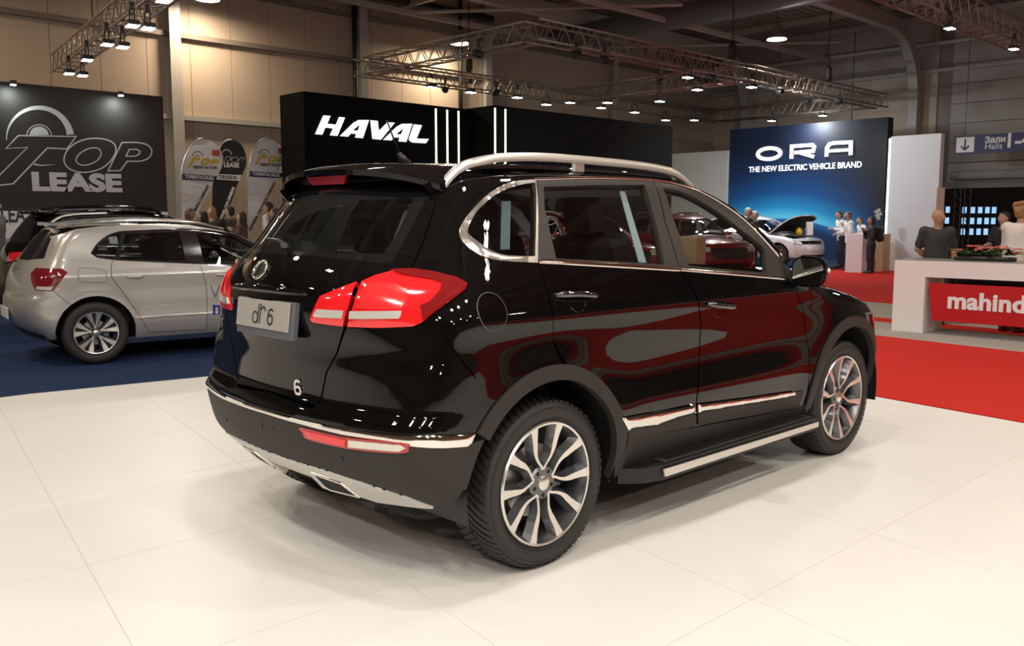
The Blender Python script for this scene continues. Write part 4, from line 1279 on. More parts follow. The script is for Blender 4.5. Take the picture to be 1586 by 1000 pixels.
BOARD = mat('dark_brown_banner', (.022, .0175, .014), .6, var=.05, spec=.3)
SILVER_INK = mat('silver_grey_print', (.42, .41, .42), .5)
WHITE_INK = mat('white_print', (.80, .80, .80), .5)
WHITE_LAM = mat('white_laminate', (.78, .77, .76), .45)
BLACK_STAND = mat('black_stand_cladding', (.0035, .0035, .0035), .75, spec=.12)
NAVY_INK = mat('navy_print', (.02, .025, .09), .5)
# ---- lease company billboard
YB = 13.0
bb = empty('billboard', (1.0, YB, 0), 0, 'large dark billboard with outlined silver lettering and wheel arcs', 'billboard')
def at(o, root):
    """re-parent a mesh built in world coordinates"""
    o.parent = root
    o.matrix_parent_inverse = (Matrix.Translation(root.location) @ root.rotation_euler.to_matrix().to_4x4()).inverted()
    return o
xr_ = on_plane(252, 150, 1, YB)[0]
at(box_obj('banner', (-3.2, YB, 1.575), (xr_, YB + .05, 3.64), BOARD), bb)
at(box_obj('lower_strip', (-3.2, YB, 1.12), (xr_, YB + .045, 1.57), mat('pale_strip', (.62, .62, .60), .6)), bb)
for x in (-3.1, -.6, 1.9, xr_ - .05):
    p_ = at(MB().tube([(x, YB + .12, .03), (x, YB + .12, 3.6)], .03, 8).build('support_post', BLACKMET), bb)
    at(box_obj('support_foot', (x - .04, YB + .05, 0), (x + .04, YB + .9, .06), BLACKMET), bb)
ZB = zz((0, 100), 3.524)
mb = MB()
ring_sign(mb, ZB([(100, 387), (415, 392), (365, 460), (258, 455), (72, 650), (-40, 662), (-40, 640), (150, 452), (32, 458)]), .021, 1, YB, .004)
ring_sign(mb, spline(np.array(ZB([(350, 530), (362, 475), (410, 430), (480, 405), (560, 405), (618, 428), (632, 470), (600, 530), (540, 572), (455, 588), (385, 572)])), 5, True).tolist(), .021, 1, YB, .004)
ring_sign(mb, spline(np.array(ZB([(415, 525), (432, 488), (480, 460), (530, 456), (552, 480), (538, 515), (495, 542), (445, 548)])), 5, True).tolist(), .018, 1, YB, .004)
ring_sign(mb, ZB([(590, 580), (665, 425)]) + spline(np.array(ZB([(740, 424), (800, 436), (828, 468), (815, 505), (772, 526), (695, 527)])), 4).tolist() + ZB([(657, 578)]), .021, 1, YB, .004)
ring_sign(mb, ZB([(688, 500), (705, 463), (745, 462), (765, 474), (758, 490), (738, 500)]), .018, 1, YB, .004)
at(mb.build('outlined_letters', SILVER_INK), bb)
mb = MB()
arc1 = [(210 + 175 * math.cos(R(a)), 405 - 170 * math.sin(R(a))) for a in np.linspace(182, 8, 30)]
ring_sign(mb, ZB(arc1), list(np.linspace(.012, .115, 30)), 1, YB, .004, closed=False)
ring_sign(mb, ZB([(213 + 68 * math.cos(R(a)), 390 - 62 * math.sin(R(a))) for a in np.linspace(178, 5, 20)]), .014, 1, YB, .004, closed=False)
poly_sign(mb, ZB([(213 + 52 * math.cos(R(a)), 384 - 46 * math.sin(R(a))) for a in np.linspace(180, 0, 16)]), 1, YB, .004)
ring_sign(mb, ZB([(175, 540), (220, 550), (300, 546)]), [.03, .02, .004], 1, YB, .004, closed=False)
at(mb.build('wheel_arcs', SILVER_INK), bb)
at(px_text('lettering', 'LEASE', ZB([(177, 683)])[0], ZB([(668, 690)])[0], 1, YB - .003, SILVER_INK, None, .003, .05, 0, .30), bb)
at(px_text('strip_lettering', 'LEASING', ZB([(10, 860)])[0], ZB([(310, 852)])[0], 1, YB - .003, INK, None, .003, .02, 0, .25), bb)
LAMP_GLOW = mat('lamp_glow', (1, 1, 1), .5, emit=(1.0, .97, .92), estr=14)
LAMP_GLOW_C = mat('cool_lamp_glow', (1, 1, 1), .5, emit=(.85, 1.0, .98), estr=20)
HIGH_GLOW = mat('high_bay_glow', (1, 1, 1), .5, emit=(1.0, .85, .66), estr=16)
for q, lab in (((20, 125), 0), ((187, 142), 1)):
    p = on_plane(*q, 1, YB - .22)
    o = empty('billboard_spotlight', (p[0], YB - .22, p[2] - .04), 0, 'small white spotlight on an arm over the dark lease billboard', 'spotlight', 'spotlights over the billboard')
    MB().box((-.05, -.04, -.02), (.05, .05, .045), .015).build('housing', BLACKMET, o)
    MB().prism([(.045 * math.cos(2 * PI * i / 12), .045 * math.sin(2 * PI * i / 12)) for i in range(12)], .012, Matrix.Translation((0, 0, -.032))).build('lens', LAMP_GLOW_C, o)
    MB().tube([(0, .03, .02), (0, .215, .02)], .012, 6).build('arm', BLACKMET, o)
    area_lamp('billboard_spot_light', (p[0], YB - .24, p[2] - .12), .08, 9, (.85, 1, .98), (p[0], YB, p[2] - .9))
# ---- feather flags
ZF = zz((260, 190), 5.263)
def feather_flag(Yf, outline, m, label, art, base):
    o = empty('feather_flag', (base[0], Yf, 0), 0, label, 'flag')
    P = plane_pts(ZF(outline), 1, Yf)
    poly = spline(np.array([(p[0], p[2]) for p in P]), 4, True)
    n = len(poly)
    r = delaunay_2d_cdt([Vector(q) for q in poly], [(i, (i + 1) % n) for i in range(n)], [], 1, 1e-6)
    # gentle cloth waves in depth
    wav = lambda a, b: Yf + .02 * math.sin(a * 16 + b * 2)
    V = [tuple(v) for v in r[0]]
    F_ = [tuple(f) for f in r[2]]
    k = len(V)
    at(mesh_obj('sail', [(a, wav(a, b), b) for a, b in V] + [(a, wav(a, b) + .006, b) for a, b in V], F_ + [tuple(k + i for i in reversed(f)) for f in F_], m), o)
    art(o, Yf - .026)
    lx = min(V, key=lambda v: v[1])
    top = max(V, key=lambda v: v[1])
    left = [v for v in poly if True]
    mb = MB()
    mb.tube([(base[0], Yf + .03, 0), (base[0], Yf + .03, lx[1])] + [(a, Yf + .03, b) for a, b in sorted([(q[0] - .012, q[1]) for q in poly if q[0] < top[0]], key=lambda q: q[1])] + [(top[0], Yf + .03, top[1] + .01)], .014, 6)
    at(mb.build('pole', mat('flag_pole', (.5, .5, .5), .4, .5)), o)
    mb = MB()
    for a in range(4): mb.tube([(base[0], Yf, .04), (base[0] + .4 * math.cos(a * PI / 2 + .4), Yf + .4 * math.sin(a * PI / 2 + .4), .012)], .012, 6)
    at(mb.build('cross_base', BLACKMET), o)
    return o
CLOTH_W = mat('white_flag_cloth', (.74, .71, .73), .8)
CLOTH_D = mat('dark_flag_cloth', (.022, .020, .020), .8)
YELLOW = mat('yellow_print', (.62, .42, .02), .6)
REDP = mat('red_print', (.50, .09, .05), .6)
def art_rent(dx, dy, s=1.0):
    z_ = lambda L: ZF([(a * s + dx, b * s + dy) for a, b in L])
    def f(o, Y):
        mb = MB()
        poly_sign(mb, z_([(210, 280), (270, 284), (255, 302), (222, 302), (180, 362), (158, 362), (198, 302), (185, 298)]), 1, Y, .002)
        ring_sign(mb, z_([(278, 318), (290, 300), (325, 295), (340, 308), (330, 325), (300, 335), (280, 330)]), .045 * s, 1, Y, .002)
        ring_sign(mb, z_([(352, 336), (372, 300), (405, 303), (410, 315), (395, 324), (366, 322)]), .04 * s, 1, Y, .002, closed=False)
        at(mb.build('top_lettering', YELLOW), o)
        mb = MB()
        ring_sign(mb, z_([(242 + 44 * math.cos(R(a)), 280 - 46 * math.sin(R(a))) for a in np.linspace(175, 5, 14)]), .014, 1, Y, .002, closed=False)
        ring_sign(mb, z_([(242 + 15 * math.cos(R(a)), 278 - 14 * math.sin(R(a))) for a in np.linspace(175, 5, 10)]), .012, 1, Y, .002, closed=False)
        at(mb.build('wheel_arcs', INK), o)
        at(px_text('rent_lettering', 'RENT-A-CAR', z_([(210, 372)])[0], z_([(405, 376)])[0], 1, Y, INK, None, .002, .02, 0, .062), o)
        mb = MB()
        poly_sign(mb, z_([(358, 222), (420, 222), (422, 272), (372, 272), (358, 258)]), 1, Y, .002)
        at(mb.build('red_badge', REDP), o)
        mb = MB()
        poly_sign(mb, z_([(121, 415), (408, 436), (378, 476), (118, 462)]), 1, Y, .002)
        at(mb.build('navy_band', NAVY_INK), o)
        at(px_text('web_lettering', 'TOPRENTACAR.BG', z_([(140, 452)])[0], z_([(372, 466)])[0], 1, Y - .004, WHITE_INK, None, .002, .02, 0, .075), o)
        a, b = Vector(on_plane(*z_([(222, 735)])[0], 1, Y)), Vector(on_plane(*z_([(338, 515)])[0], 1, Y))
        t = text_obj('slogan', 'NATIONAL CAR RENTAL COMPANY', .078, INK, frame_x(b, (b - a), (0, -1, 0)), None, .004, 0, .002, 1, 'RIGHT')
        at(t, o)
    return f
def art_lease(o, Y):
    mb = MB()
    ring_sign(mb, ZF([(478 + 40 * math.cos(R(a)), 265 - 46 * math.sin(R(a))) for a in np.linspace(150, 5, 14)]), .03, 1, Y, .002, closed=False)
    ring_sign(mb, ZF([(478, 275), (520, 280), (510, 295), (470, 330), (455, 330)]), .015, 1, Y, .002)
    ring_sign(mb, ZF([(515, 305), (530, 282), (560, 278), (572, 295), (560, 318), (530, 325)]), .015, 1, Y, .002)
    ring_sign(mb, ZF([(570, 330), (592, 282), (622, 285), (625, 298), (600, 308)]), .015, 1, Y, .002, closed=False)
    at(mb.build('top_lettering', SILVER_INK), o)
    at(px_text('lease_lettering', 'LEASE', ZF([(458, 360)])[0], ZF([(582, 364)])[0], 1, Y, WHITE_INK, None, .002, .03, 0, .095), o)
    mb = MB()
    poly_sign(mb, ZF([(402, 418), (602, 426), (582, 474), (396, 462)]), 1, Y, .002)
    at(mb.build('white_band', WHITE_INK), o)
    at(px_text('web_lettering', 'TOPLEASE.BG', ZF([(412, 456)])[0], ZF([(565, 462)])[0], 1, Y - .004, INK, None, .002, .02, 0, .085), o)
    a, b = Vector(on_plane(*ZF([(440, 790)])[0], 1, Y)), Vector(on_plane(*ZF([(545, 530)])[0], 1, Y))
    at(text_obj('slogan', 'NATIONAL CAR LEASING', .085, WHITE_INK, frame_x(b, (b - a), (0, -1, 0)), None, .006, 0, .002, 1, 'RIGHT'), o)
b1, b2, b3 = on_plane(283, 420, 1, 15.4), on_plane(329, 420, 1, 15.9), on_plane(385, 420, 1, 15.4)
feather_flag(15.4, [(270, 130), (335, 142), (400, 190), (440, 250), (450, 310), (420, 400), (370, 490), (300, 630), (215, 800), (125, 1010), (112, 1010), (114, 700), (115, 470), (122, 390), (145, 290), (190, 205), (230, 155)], CLOTH_W, 'white teardrop flag with yellow lettering, overlapping the dark flag', art_rent(0, 0), b1)
feather_flag(15.9, [(525, 140), (590, 172), (632, 245), (640, 330), (610, 410), (560, 530), (470, 760), (385, 980), (368, 980), (362, 700), (363, 520), (385, 420), (410, 300), (430, 205), (470, 155)], CLOTH_D, 'dark teardrop flag with white lettering, between two white flags', art_lease, b2)
feather_flag(15.4, [(800, 128), (870, 148), (925, 205), (936, 270), (900, 400), (850, 500), (780, 650), (700, 850), (668, 930), (655, 930), (655, 700), (656, 480), (670, 350), (700, 235), (750, 155)], CLOTH_W, 'white teardrop flag with yellow lettering, standing beside the black stand wall', art_rent(554, -8, .965), b3)
# ---- black stand with the big white letters
hs = empty('stand_wall', (10, 14, 0), 0, 'long black stand wall with illuminated white lettering and light strips', 'exhibition stand')
hx0, hx1, hx2, hx3 = on_plane(470, 142, 1, 14.0)[0], on_plane(742, 168, 1, 14.0)[0], on_plane(765, 163, 1, 13.2)[0], on_plane(1042, 195, 1, 13.2)[0]
at(box_obj('left_block', (hx0, 14.0, 0), (hx2 + .2, 15.0, 4.17), BLACK_STAND), hs)
at(box_obj('right_block', (hx2, 13.2, 0), (hx3, 14.9, 4.215), BLACK_STAND), hs)
ZH = zz((430, 100), 4.286)
HGLOW = mat('letter_light', (.8, .85, 1), .4, emit=(.75, .84, 1.0), estr=1.35)
for s_, name in (([(248, 461), (302, 338), (347, 341), (325, 393), (386, 399), (407, 348), (443, 352), (393, 473), (345, 469), (368, 424), (312, 417), (293, 465)], 'letter_h'),
                 ([(615, 370), (660, 374), (668, 443), (728, 383), (774, 386), (682, 498), (628, 493)], 'letter_v'),
                 ([(903, 397), (954, 403), (918, 491), (999, 494), (980, 522), (892, 517), (870, 500), (873, 485)], 'letter_l')):
    mb = MB()
    poly_sign(mb, ZH(s_), 1, 14.0, .03)
    at(mb.build(name, HGLOW), hs)
for dx, dy in ((0, 0), (288, 25)):
    mb = MB()
    poly_sign(mb, ZH([(a + dx, b + dy) for a, b in [(412, 474), (500, 388), (535, 368), (602, 368), (562, 488), (513, 484), (521, 460), (482, 457), (464, 478)]]), 1, 14.0, .03)
    o = at(mb.build('letter_a', HGLOW), hs)
    mb = MB()
    poly_sign(mb, ZH([(a + dx, b + dy) for a, b in [(500, 437), (545, 398), (531, 438)]]), 1, 13.97, .004)
    at(mb.build('letter_gap', BLACK_STAND), hs)
STRIP = mat('light_strip', (1, 1, .9), .4, emit=(1.0, .97, .72), estr=2.2)
for q in (675, 692.5, 710):
    x = on_plane(q, 200, 1, 14.0)[0]
    at(box_obj('light_strip', (x - .022, 13.985, .2), (x + .022, 14.0, 4.10), STRIP), hs)
for q in (766.5, 782.5):
    x = on_plane(q, 200, 1, 13.2)[0]
    at(box_obj('light_strip', (x - .022, 13.185, .2), (x + .022, 13.2, 4.15), STRIP), hs)
# ---- electric brand wall
XO = 27.0
yl, yr = on_plane(1131, 203, 0, XO)[1], on_plane(1376, 180, 0, XO)[1]
zt_ = on_plane(1254, 191, 0, XO)[2]
om = bpy.data.materials.new('earth_glow_print')
om.use_nodes = True
nt = om.node_tree
bs = nt.nodes['Principled BSDF']
bs.inputs['Roughness'].default_value = .55
tc = nt.nodes.new('ShaderNodeTexCoord')
def mth(op, a, b=None):
    n = nt.nodes.new('ShaderNodeMath')
    n.operation = op
    for i, v in enumerate((a, b)):
        if v is None: continue
        if isinstance(v, (int, float)): n.inputs[i].default_value = v
        else: nt.links.new(v, n.inputs[i])
    return n.outputs[0]
sep = nt.nodes.new('ShaderNodeSeparateXYZ')
nt.links.new(tc.outputs['Object'], sep.inputs[0])
# distance from a big planet centre below the wall (printed picture)
pcy, pcz, prad = on_plane(1205, 340, 0, XO)[1], -5.15, 6.62
dy_, dz_ = mth('SUBTRACT', sep.outputs['Y'], pcy), mth('SUBTRACT', sep.outputs['Z'], pcz)
dist = mth('SQRT', mth('ADD', mth('MULTIPLY', dy_, dy_), mth('MULTIPLY', dz_, dz_)))
dd = mth('SUBTRACT', dist, prad)
rampo = nt.nodes.new('ShaderNodeValToRGB')
mr = nt.nodes.new('ShaderNodeMapRange')
mr.inputs['From Min'].default_value = -1.5
mr.inputs['From Max'].default_value = 2.5
nt.links.new(dd, mr.inputs['Value'])
nt.links.new(mr.outputs[0], rampo.inputs[0])
cr = rampo.color_ramp
while len(cr.elements) > 1: cr.elements.remove(cr.elements[-1])
cr.elements[0].position = 0
cr.elements[0].color = (.003, .010, .035, 1)
for p_, c_ in ((.30, (.004, .022, .085, 1)), (.365, (.01, .10, .30, 1)), (.375, (.10, .42, .62, 1)), (.40, (.07, .40, .62, 1)), (.47, (.012, .20, .45, 1)), (.60, (.004, .06, .20, 1)), (.78, (.003, .020, .075, 1)), (1.0, (.002, .008, .026, 1))):
    e = cr.elements.new(p_)
    e.color = c_
# fade sideways into the dark
fy = mth('MULTIPLY', mth('ABSOLUTE', dy_), .26)
fade = mth('MAXIMUM', mth('SUBTRACT', 1.0, mth('MULTIPLY', fy, fy)), .06)
vm = nt.nodes.new('ShaderNodeVectorMath')
vm.operation = 'SCALE'
nt.links.new(rampo.outputs[0], vm.inputs[0])
nt.links.new(fade, vm.inputs['Scale'])
nt.links.new(vm.outputs[0], bs.inputs['Base Color'])
ow = empty('brand_wall', (XO, 0, 0), 0, 'dark blue wall with white lettering over a glowing planet picture', 'exhibition stand')
bs.inputs['Emission Strength'].default_value = .55  # picture also emits its own colours, added to keep it from rendering darker
nt.links.new(vm.outputs[0], bs.inputs['Emission Color'])
wallm = at(box_obj('printed_wall', (XO, yr, 0), (XO + .4, yl, zt_), om), ow)
ZO = zz((1020, 180), 3.524)
GLOW_W = mat('white_letter_light', (.9, .9, .9), .4, emit=(1, 1, 1), estr=.8)
mb = MB()
ring_sign(mb, ZO([(605 + 62 * math.cos(R(a)), 204 - (30 + 0) * math.sin(R(a)) - .06 * 62 * math.cos(R(a))) for a in np.linspace(0, 345, 24)]), .13, 0, XO, .05)
at(mb.build('letter_o', GLOW_W), ow)
mb = MB()
ring_sign(mb, ZO([(727, 232), (729, 164), (842, 157), (852, 168), (846, 190), (745, 199)]), .12, 0, XO, .05, closed=False)
ring_sign(mb, ZO([(775, 199), (852, 222)]), .12, 0, XO, .045, closed=False)
at(mb.build('letter_r', GLOW_W), ow)
mb = MB()
ring_sign(mb, ZO([(918, 220), (922, 172), (935, 152), (960, 146), (1052, 142), (1050, 212)]), .12, 0, XO, .05, closed=False)
ring_sign(mb, ZO([(928, 190), (1045, 183)]), .10, 0, XO, .045, closed=False)
at(mb.build('letter_a', GLOW_W), ow)
at(px_text('slogan', 'THE NEW ELECTRIC VEHICLE BRAND', ZO([(492, 306)])[0], ZO([(1108, 278)])[0], 0, XO - .01, GLOW_W, None, .01, .012, 0, .20), ow)
# white wings either side
yw0, yw1 = on_plane(1040, 240, 0, XO)[1], yl
wg = tag(box_obj('side_panel', (XO - .1, yw1 + .02, 0), (XO + .2, yw0, on_plane(1085, 236, 0, XO)[2]), mat('cool_white_panel', (.66, .71, .74), .5)), 'tall white panel between the black stand and the dark blue wall', 'panel')
XP = 22.6
ya_, yb_ = on_plane(1376, 300, 0, XP)[1], on_plane(1453, 300, 0, XP)[1]
zp_ = on_plane(1415, 209, 0, XP)[2]
wp_ = empty('lit_panel', (XP, (ya_ + yb_) / 2, 0), 0, 'tall white panel with a light strip along one edge, beside the blue wall', 'panel')
at(box_obj('panel_board', (XP, yb_, 0), (XP + .25, ya_, zp_), mat('cool_white_panel', (.66, .71, .74), .5)), wp_)
at(box_obj('light_strip', (XP - .01, ya_, .05), (XP + .2, ya_ + .05, zp_ - .05), mat('edge_light', (1, 1, 1), .4, emit=(.95, 1, .92), estr=3)), wp_)
# low dark platform with a bright front edge
pf = empty('platform', (22.3, 10, 0), 0, 'low dark platform with a glowing white front edge under the white car', 'platform')
at(box_obj('deck', (20.5, ya_ + 1.2, -.001), (XO - .01, 15.0, .06), mat('dark_gloss_deck', (.03, .035, .045), .2)), pf)
at(box_obj('edge_light', (20.45, ya_ + 1.2, .005), (20.5, 13.1, .055), mat('platform_light', (1, 1, 1), .4, emit=(1, 1, 1), estr=4)), pf)
# plinths there
def px_box(name, l, r_, top, x, depth, m, label, cat_, z0=0.0):
    a, b = on_plane(l, top, 0, x), on_plane(r_, top, 0, x)
    return tag(box_obj(name, (x, b[1], z0), (x + depth, a[1], .5 * (a[2] + b[2])), m, None, .006), label, cat_)
WOOD = mat('pale_oak', (.50, .36, .22), .5, var=.12, vscale=12)
px_box('plinth', 1311, 1337, 362, 20.95, .40, WHITE_LAM, 'white square plinth that two men in white shirts lean over', 'plinth')
px_box('counter', 1350, 1369, 362, 21.95, .45, WOOD, 'pale wooden counter behind the woman with the backpack', 'counter')
px_box('wooden_plinth', 1052, 1079, 367, 13.9, .36, WOOD, 'pale wooden plinth standing in front of the dark red cars', 'plinth')
# ---- halls sign
XS = 28.6
sg_ = empty('hanging_sign', (XS, 5, 0), 0, 'dark blue direction sign with a white arrow and the halls 1-4', 'sign')
s0, s1 = on_plane(1478, 212, 0, XS), on_plane(1478, 239, 0, XS)
ZS = zz((1440, 180), 8.336)
slope = lambda q: on_plane(*q, 0, XS)
pts = [slope(q) for q in ((1479, 211), (1640, 197), (1640, 233), (1478, 239))]
zt2, zb2 = pts[0][2], pts[3][2]
at(box_obj('board', (XS, pts[1][1], zb2), (XS + .06, pts[0][1], zt2), mat('dark_blue_board', (.012, .012, .10), .5)), sg_)
def sign_xy(q): return on_plane(*q, 0, XS)
mb = MB()
a, b = sign_xy(ZS([(348, 285)])[0]), sign_xy(ZS([(568, 465)])[0])
mb.box((XS - .006, b[1], zb2 + .05), (XS, a[1], zt2 - .05))
at(mb.build('arrow_field', WHITE_INK), sg_)
cy_, cz_ = .5 * (a[1] + b[1]), .5 * (zb2 + zt2)
hw = (zt2 - zb2) * .5
mb = MB()
for p, q in (((0, .62), (0, -.55)), ((-.42, -.12), (0, -.58)), ((.42, -.12), (0, -.58))):
    M_ = frame_x((XS - .008, cy_, cz_), (0, -1, 0), (-1, 0, 0))
    stroke_poly(mb, [(p[0] * hw, p[1] * hw), (q[0] * hw, q[1] * hw)], .13 * hw * 1.4, M_, .004)
at(mb.build('arrow', NAVY_INK), sg_)
def sign_text(s, q0, h, bold, zfrac):
    p = sign_xy(q0)
    z = zb2 + (zt2 - zb2) * zfrac
    at(text_obj('sign_lettering', s, h, WHITE_INK, frame_x((XS - .006, p[1], z), (0, -1, 0), (-1, 0, 0)), None, bold, 0, .003, 1, 'LEFT'), sg_)
sign_text('Зали', ZS([(708, 322)])[0], .27, .008, .54)
sign_text('Halls', ZS([(708, 405)])[0], .27, .0, .19)
sign_text('1-4', ZS([(955, 390)])[0], .62, .016, .24)
for yq in (pts[0][1] - .3, pts[1][1] + .6): at(MB().tube([(XS + .03, yq, zt2), (XS + .03, yq, 8.4)], .008, 5).build('hanging_wire', BLACKMET), sg_)
# ---- red counter of the car maker on the right
XM = 9.05
ct = empty('reception_counter', (XM, 0, 0), 0, 'white reception counter with a red lettered panel across its front', 'counter')
def cpx(q): return on_plane(*q, 0, XM)
yL, yI = cpx((1381, 505))[1], cpx((1429, 505))[1]
ztop = cpx((1405, 403))[2]
zund = cpx((1436, 429))[2]
at(box_obj('leg', (XM, yI, 0), (XM + .62, yL, ztop - .001), WHITE_LAM), ct)
at(box_obj('leg', (XM, yI - 3.4, 0), (XM + .62, yI - 2.95, ztop - .001), WHITE_LAM), ct)
at(box_obj('beam', (XM + .001, yI - 2.95, zund), (XM + .62, yI, ztop), WHITE_LAM), ct)
at(box_obj('worktop', (XM + .02, yI - 3.38, ztop), (XM + .60, yL - .02, ztop + .012), mat('grey_worktop', (.25, .24, .24), .3)), ct)
pz0, pz1 = cpx((1442, 496))[2], cpx((1437, 438))[2]
MREDP = mat('red_gloss_panel', (.50, .012, .016), .3)
vs = [(XM + .02, yI - .10, pz0), (XM + .02, yI - .04, pz1), (XM + .02, yI - 2.9, pz1), (XM + .02, yI - 2.84, pz0)]
vs += [(a + .05, b, c) for a, b, c in vs]
at(mesh_obj('red_panel', vs, [(0, 3, 2, 1), (4, 5, 6, 7), (0, 1, 5, 4), (1, 2, 6, 5), (2, 3, 7, 6), (3, 0, 4, 7)], MREDP), ct)
yt = cpx((1466, 470))[1]
at(text_obj('lettering', 'mahindra', .285, WHITE_INK, frame_x((XM + .018, yt, pz0 + .175), (0, -1, 0), (-1, 0, 0)), None, .010, 0, .006, 1.06, 'LEFT', 1.02), ct)
at(box_obj('shelf', (XM + .25, yI - 2.95, .62), (XM + .55, yI - .3, .70), BLACKMET), ct)
# ---- dark display booth behind the counter, with rows of small lit screens
XD = 17.5
db = empty('display_booth', (XD, 3, 0), 0, 'black display booth with rows of small lit phone screens', 'exhibition stand')
d0, d1 = on_plane(1464, 292, 0, XD), on_plane(1640, 286, 0, XD)
at(box_obj('booth_wall', (XD, d1[1], 0), (XD + .3, d0[1], d0[2]), BLACK_STAND), db)
at(box_obj('booth_side', (XD - .02, d0[1], 0), (XD + .4, d0[1] + .16, d0[2] + .02), mat('beige_post', (.45, .37, .30), .6)), db)
SCR = mat('phone_screen', (.2, .4, .6), .3, emit=(.30, .56, .85), estr=1.0)
ZD = zz((1380, 280), 6.252)
for row, y_ in enumerate((283, 388, 492)):
    for col_, x_ in enumerate((548, 711, 791, 862, 932, 997)):
        if row == 2 and col_ in (0, 5): continue
        p = on_plane(*ZD([(x_ - row * 8, y_ - (0 if col_ else 4))])[0], 0, XD - .02)
        at(box_obj('screen', (XD - .02, p[1] - .04, p[2] - .065), (XD, p[1] + .04, p[2] + .065), SCR), db)
for x_ in (640, 735):
    p = on_plane(*ZD([(x_, 300)])[0], 0, XD - .1)
    mb = MB()
    for s_ in (-.06, .06):
        mb.tube([(XD - .1, p[1] + s_, 0), (XD - .1, p[1] + s_, d0[2])], .012, 6)
    for k in range(12): mb.tube([(XD - .1, p[1] - .06, .1 + k * .17), (XD - .1, p[1] + .06, .27 + k * .17)], .007, 5)
    at(mb.build('lattice_post', BLACKMET), db)
# ------------------------------------------------------------------ trusses and lamps
def truss(a, b, w, label, hgt=None, bay=.5, group=None, m=None):
    a, b = Vector(a), Vector(b)
    L = (b - a).length
    o = empty('lighting_truss', a, math.atan2(b.y - a.y, b.x - a.x), label, 'truss', group)
    h = hgt or w
    for y in (-w / 2, w / 2):
        for z in (0, h): MB().tube([(0, y, z), (L, y, z)], .026, 8).build('chord', m or ALU, o, smooth=True)
    mb = MB()
    n = max(2, int(L / bay))
    for k in range(n):
        x0, x1 = L * k / n, L * (k + 1) / n
        xm = .5 * (x0 + x1)
        for y in (-w / 2, w / 2):
            mb.tube([(x0, y, 0), (xm, y, h)], .012, 5, False)
            mb.tube([(xm, y, h), (x1, y, 0)], .012, 5, False)
        for z in (0, h): mb.tube([(x0, -w / 2, z), (x1, w / 2, z)], .011, 5, False)
        mb.tube([(x0, -w / 2, 0), (x0, w / 2, 0)], .011, 5, False)
    tag(mb.build('lacing', m or ALU, o), kind='stuff')
    return o
def make_flood(sz=.26, glow=LAMP_GLOW):
    o = empty('flood_lamp', (0, 0, 0), 0, 'x', 'lamp')
    MB().box((-sz * .5, -sz * .36, 0), (sz * .5, sz * .36, .07), .02).build('housing', BLACKMET, o)
    MB().box((-sz * .44, -sz * .31, -.012), (sz * .44, sz * .31, .001)).build('lens', glow, o)
    MB().tube([(-sz * .56, 0, .03), (-sz * .56, 0, .24), (sz * .56, 0, .24), (sz * .56, 0, .03)], .012, 6).build('yoke', BLACKMET, o)
    MB().box((-.03, -.03, .23), (.03, .03, .34), .01).build('clamp', BLACKMET, o)
    return o
def place(proto, loc, rz, label, group):
    c = copy_tree(proto)
    c.location = loc
    c.rotation_euler = (0, 0, rz)
    return tag(c, label, None, group)
ZT = 5.2
A_, B_, C_ = on_plane(586, 120, 2, ZT), on_plane(811, 60, 2, ZT), on_plane(1378, 166, 2, ZT)
ty0, ty1, tx0, tx1, txm = B_[1], A_[1], .5 * (A_[0] + B_[0]), C_[0], 19.6
truss((tx0 - .2, ty0, ZT), (tx1, ty0, ZT), .42, 'long box truss spanning nearest in front of the black and blue stands')
truss((tx0 - .2, ty1, ZT), (tx1, ty1, ZT), .42, 'long box truss hanging over the back of the black stand wall')
truss((tx0, ty0 + .26, ZT), (tx0, ty1 - .26, ZT), .42, 'short box truss closing the rig by the lettered end of the black stand')
truss((txm, ty0 + .26, ZT), (txm, ty1 - .26, ZT), .42, 'short box truss across the middle of the rig')
truss((tx1 - .3, ty0 + .26, ZT), (tx1 - .3, ty1 - .26, ZT), .42, 'short box truss closing the rig in front of the far wall')
for (x, y) in ((txm - .6, ty0), (24.4, ty0), (15.2, ty1)):
    o = empty('chain_hoist', (x, y, ZT + .45), 0, 'black chain hoist holding up the box truss rig', 'hoist', 'chain hoists on the truss rig')
    MB().tube([(0, 0, .25), (0, 0, 7.84 - ZT - .45)], .016, 6).build('chain', BLACKMET, o)
    MB().tube([(0, 0, 0), (0, 0, .12), (0, 0, .42), (0, 0, .55)], [.05, .11, .11, .03], 10).build('motor', BLACKMET, o)
FL = make_flood(.25, LAMP_GLOW)
FLC = make_flood(.27, LAMP_GLOW_C)
def flood_px(q, z, rz=0.0, proto=FLC, label='lit LED flood lamp clamped under the truss rig of the black and blue stands', group='flood lamps on the stand rig'):
    p = on_plane(*q, 2, z)
    return place(proto, (p[0], p[1], z), rz, label, group)
zl_ = ZT - .40
for q in ((668, 135), (729, 143), (801, 151), (846, 162), (883, 159), (931, 167), (941, 159), (983, 174), (1022, 157), (1031, 186), (1075, 186), (1065, 120), (1080, 139), (1164, 135), (1195, 187), (1274, 179)): flood_px(q, zl_ if q[1] > 130 else zl_ + .15)
